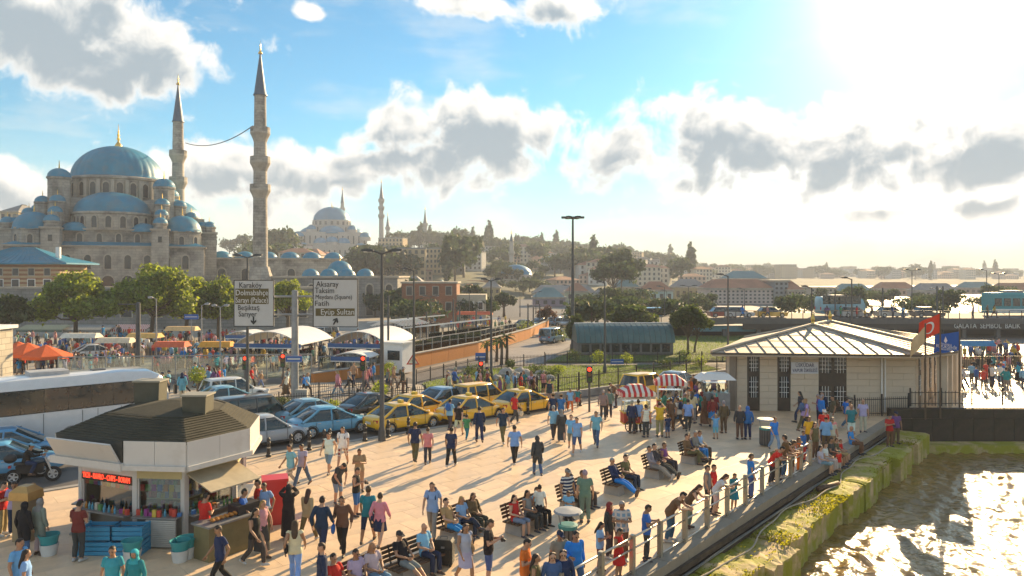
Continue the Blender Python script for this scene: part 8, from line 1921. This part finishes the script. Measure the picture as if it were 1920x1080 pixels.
for (px, py, H, f, po, tp, bt, hr, ex, wh, pat) in PEOPLE:
    g = G(px, py)
    if 'ledge' in wh: g = G(px, py, LEDGE)
    else:
        off = (Vector((g.x, g.y))-QA).dot(QN)
        if off > -.12 and py < 1100: g = g-Vector((QN.x, QN.y, 0))*(off+.12+(.30 if po == 'lean' else .18 if 'railing' in wh else 0)*(1 if px < 1475 else 0))
    person(tuple(g), H, f, po, tp, bt, hr, [e for e in ex.split(',') if e], wh, pat)
# people on the benches and on the kerb: (bench, offset along it, ...)
SIT = [(0,-.55,1.74,'sit','tee:lightgrey','jeans:lightdenim','longhair:blonde','glasses'),(0,.0,1.72,'sit','tee:lavender','jeans:denim','short:dark','glasses'),(0,.6,1.78,'recline','tee:red','jeans:navy','short:dark','glasses'),
 (1,-.40,1.76,'sit','tee:lightblue','jeans:navy','bald:dark',''),(1,.40,1.74,'recline','tee:black','shorts:grey','cap:charcoal',''),
 (2,-.55,1.64,'sit','long:brown','trousers:charcoal','longhair:brown','glasses'),(2,.0,1.66,'sitcross','tee:lightblue','jeans:navy','longhair:blonde','glasses'),(2,.58,1.74,'recline','tee:tan','shorts:brightblue','short:dark','glasses'),
 (3,-.60,1.64,'sit','tee:lightblue','trousers:black','short:brown','glasses'),(3,-.1,1.66,'sit','tank:grey','trousers:charcoal','longhair:dark',''),(3,.58,1.66,'sit','tank:red','shorts:lightdenim','longhair:dark',''),
 (4,-.3,1.68,'sit','long:lightgrey','trousers:charcoal','short:brown',''),(4,.4,1.70,'sit','long:navy','trousers:charcoal','short:dark',''),
 (5,-.42,1.74,'sit','tee:olive','jeans:navy','short:dark',''),(5,.36,1.76,'recline','long:navy','jeans:brightblue','short:grey',''),
 (6,-.45,1.66,'sit','tank:purple','trousers:charcoal','short:brown',''),(6,.15,1.74,'recline','long:charcoal','trousers:charcoal','short:dark',''),(6,.6,1.72,'recline','long:grey','trousers:grey','short:dark',''),
 (7,-.6,1.66,'sit','tee:lightblue','trousers:charcoal','short:brown',''),(7,-.15,1.74,'sit','long:grey','jeans:brightblue','short:grey',''),(7,.3,1.72,'recline','tee:navy','trousers:charcoal','short:dark',''),(7,.68,1.74,'sitcross','long:brown','trousers:olive','short:dark','')]
bx_d = Vector((math.cos(BENCH_YAW), math.sin(BENCH_YAW), 0))
BF = 180-math.degrees(BENCH_YAW)
for b, off, H, po, tp, bt, hr, ex in SIT:
    p = BENCH[b]+bx_d*(-off); q = p+Vector((QN.x,QN.y,0))*(-.02)
    person((q.x, q.y, -.03), H, BF, po, tp, bt, hr, [ex] if ex else [], 'on a bench')
for t_, H, po, tp, bt, hr, ex in [(14.6,1.6,'sit','tee:lavender','shorts:lightdenim','longhair:dark',''),(15.3,1.6,'sit','tee:white','trousers:lightgrey','short:brown',''),(16.2,1.7,'sit','tee:charcoal','shorts:brown','short:dark',''),(17.0,1.5,'sit','tee:olive','shorts:tan','short:brown',''),(17.6,1.3,'sit','tee:red','shorts:grey','short:brown',''),(19.4,1.74,'sit','tee:brightblue','trousers:brown','bald:grey','')]:
    v = Q(t_, .22); person((v.x, v.y, -.44), H, BF, po, tp, bt, hr, [], 'on the quay edge')
v = Q(10.6, -.02); person((v.x, v.y, .56), 1.74, BF+180, 'sit', 'tee:brown', 'shorts:olive', 'short:dark', [], 'on the railing top')
person((mc.location.x-.25*math.cos(R(25)), mc.location.y-.25*math.sin(R(25)), ROADZ+.33), 1.74, 90-25, 'ride', 'long:black', 'jeans:navy', 'cap:skyblue', [], 'on the dark motorcycle', label='rider in black jacket and sky blue helmet on the dark motorcycle')

# people further off, at random but each one a figure of its own
TOPC = ['white','black','navy','blue','lightblue','red','grey','cream','pink','green','olive','brown','teal','charcoal','yellow','lavender','skyblue','darkred','orange','tan','purple','lightgrey','turquoise','sage','brightblue']
BOTC = ['navy','denim','charcoal','black','khaki','grey','brown','lightdenim','olive','cream']
def random_person(x, y, where, group, z=0, face=None):
    for k in range(60):
        po = rp.choice(['walk','walk2','walk','walk2','stand','phone','hips']); fem = rp.random() < .42
        tp = rp.choice(['tee','long','tee','tank'] if not fem else ['tee','long','coat','tank'])+':'+rp.choice(TOPC)
        bt = (rp.choice(['trousers','jeans','trousers','shorts']) if not fem else rp.choice(['trousers','longskirt','skirt','jeans']))+':'+rp.choice(BOTC)
        hr = rp.choice(['short:dark','short:brown','short:grey','cap:navy'] if not fem else ['longhair:dark','longhair:brown','scarf:'+rp.choice(['black','navy','cream','darkred','grey']),'longhair:blonde'])
        cn = lambda c: CW.get(c, c); tk, tc_ = tp.split(':'); bk, bc = bt.split(':'); hk, hc = hr.split(':')
        hw = {'cap':f'{cn(hc)} cap','scarf':f'{cn(hc)} headscarf','longhair':f'long {hc} hair'}.get(hk, f'short {hc} hair')
        lab = f"person in {cn(tc_)} {TOPW[tk]}, {cn(bc)} {BOTW[bk]}, {hw}, {POSEW[po]} {where}"
        if lab not in SEEN: break
    person((x, y, z), rp.uniform(1.58,1.82) if rp.random() > .1 else rp.uniform(1.1,1.4), face if face is not None else rp.choice([rp.uniform(60,120), rp.uniform(240,300), rp.uniform(0,360)]), po, tp, bt, hr, ['backpack:'+rp.choice(BOTC)] if rp.random() < .12 else [], where, None, group, label=lab, detail=False)
def crowd(n, quad, where, group, z=0, mind=.55):
    """scatter in a pixel-traced quadrilateral of ground"""
    A, B, C, D = [Vector(G(*p).xy) for p in quad]; pts = []; tries = 0
    while len(pts) < n and tries < n*60:
        tries += 1; u, v = rp.random(), rp.random(); p = A.lerp(B, u).lerp(D.lerp(C, u), v)
        if all((p-q).length > mind for q in pts): pts.append(p); random_person(p.x, p.y, where, group, z)
crowd(34, [(300,752),(780,742),(760,716),(320,722)], 'on the crowd walk', 'people on the crowd walk')
crowd(24, [(838,752),(1010,752),(1020,740),(838,734)], 'by the lawn fence', 'people by the lawn fence')
crowd(20, [(1215,800),(1350,790),(1350,750),(1225,760)], 'in the cart crowd', 'crowd round the bread carts')
crowd(44, [(30,712),(440,708),(440,664),(30,668)], 'in the market', 'people in the market', mind=.6)
crowd(20, [(120,660),(440,656),(440,632),(120,634)], 'at the back of the market', 'people at the back of the market', mind=.6)
crowd(26, [(450,690),(745,690),(735,655),(460,660)], 'at the tram stop', 'people at the tram stop', mind=.6)
crowd(14, [(760,640),(900,632),(920,618),(780,620)], 'along the tram line', 'people along the tram line', mind=.8)
crowd(14, [(1800,740),(1915,742),(1915,690),(1800,690)], 'on the far quay walk', 'people beyond the terminal')
crowd(8, [(1500,815),(1600,815),(1600,790),(1500,790)], 'near the yard fence', 'people near the yard fence')
for i in range(14):
    x = rp.uniform(30, 74); random_person(x, 101.2, 'on the bridge', 'people on the bridge', z=bz_(x))
for lab, os_ in SEEN.items():
    if len(os_) > 1:
        for o in os_: o['group'] = o.get('group') or 'look-alike people'

# ------------------------------------------------------------------ air
hz = MB().box((0,1300,34.5), (6600,5000,93)); hm = bpy.data.materials.new('haze_air'); hm.use_nodes = True; nt = hm.node_tree; nt.nodes.clear()
pv_ = nt.nodes.new('ShaderNodeVolumePrincipled'); pv_.inputs['Density'].default_value = .00048; pv_.inputs['Color'].default_value = (.80,.86,.96,1); pv_.inputs['Anisotropy'].default_value = .0
ou = nt.nodes.new('ShaderNodeOutputMaterial'); nt.links.new(pv_.outputs[0], ou.inputs['Volume'])
tag(hz.build('haze', hm), kind='stuff')

bpy.data.scenes.remove(TMP)
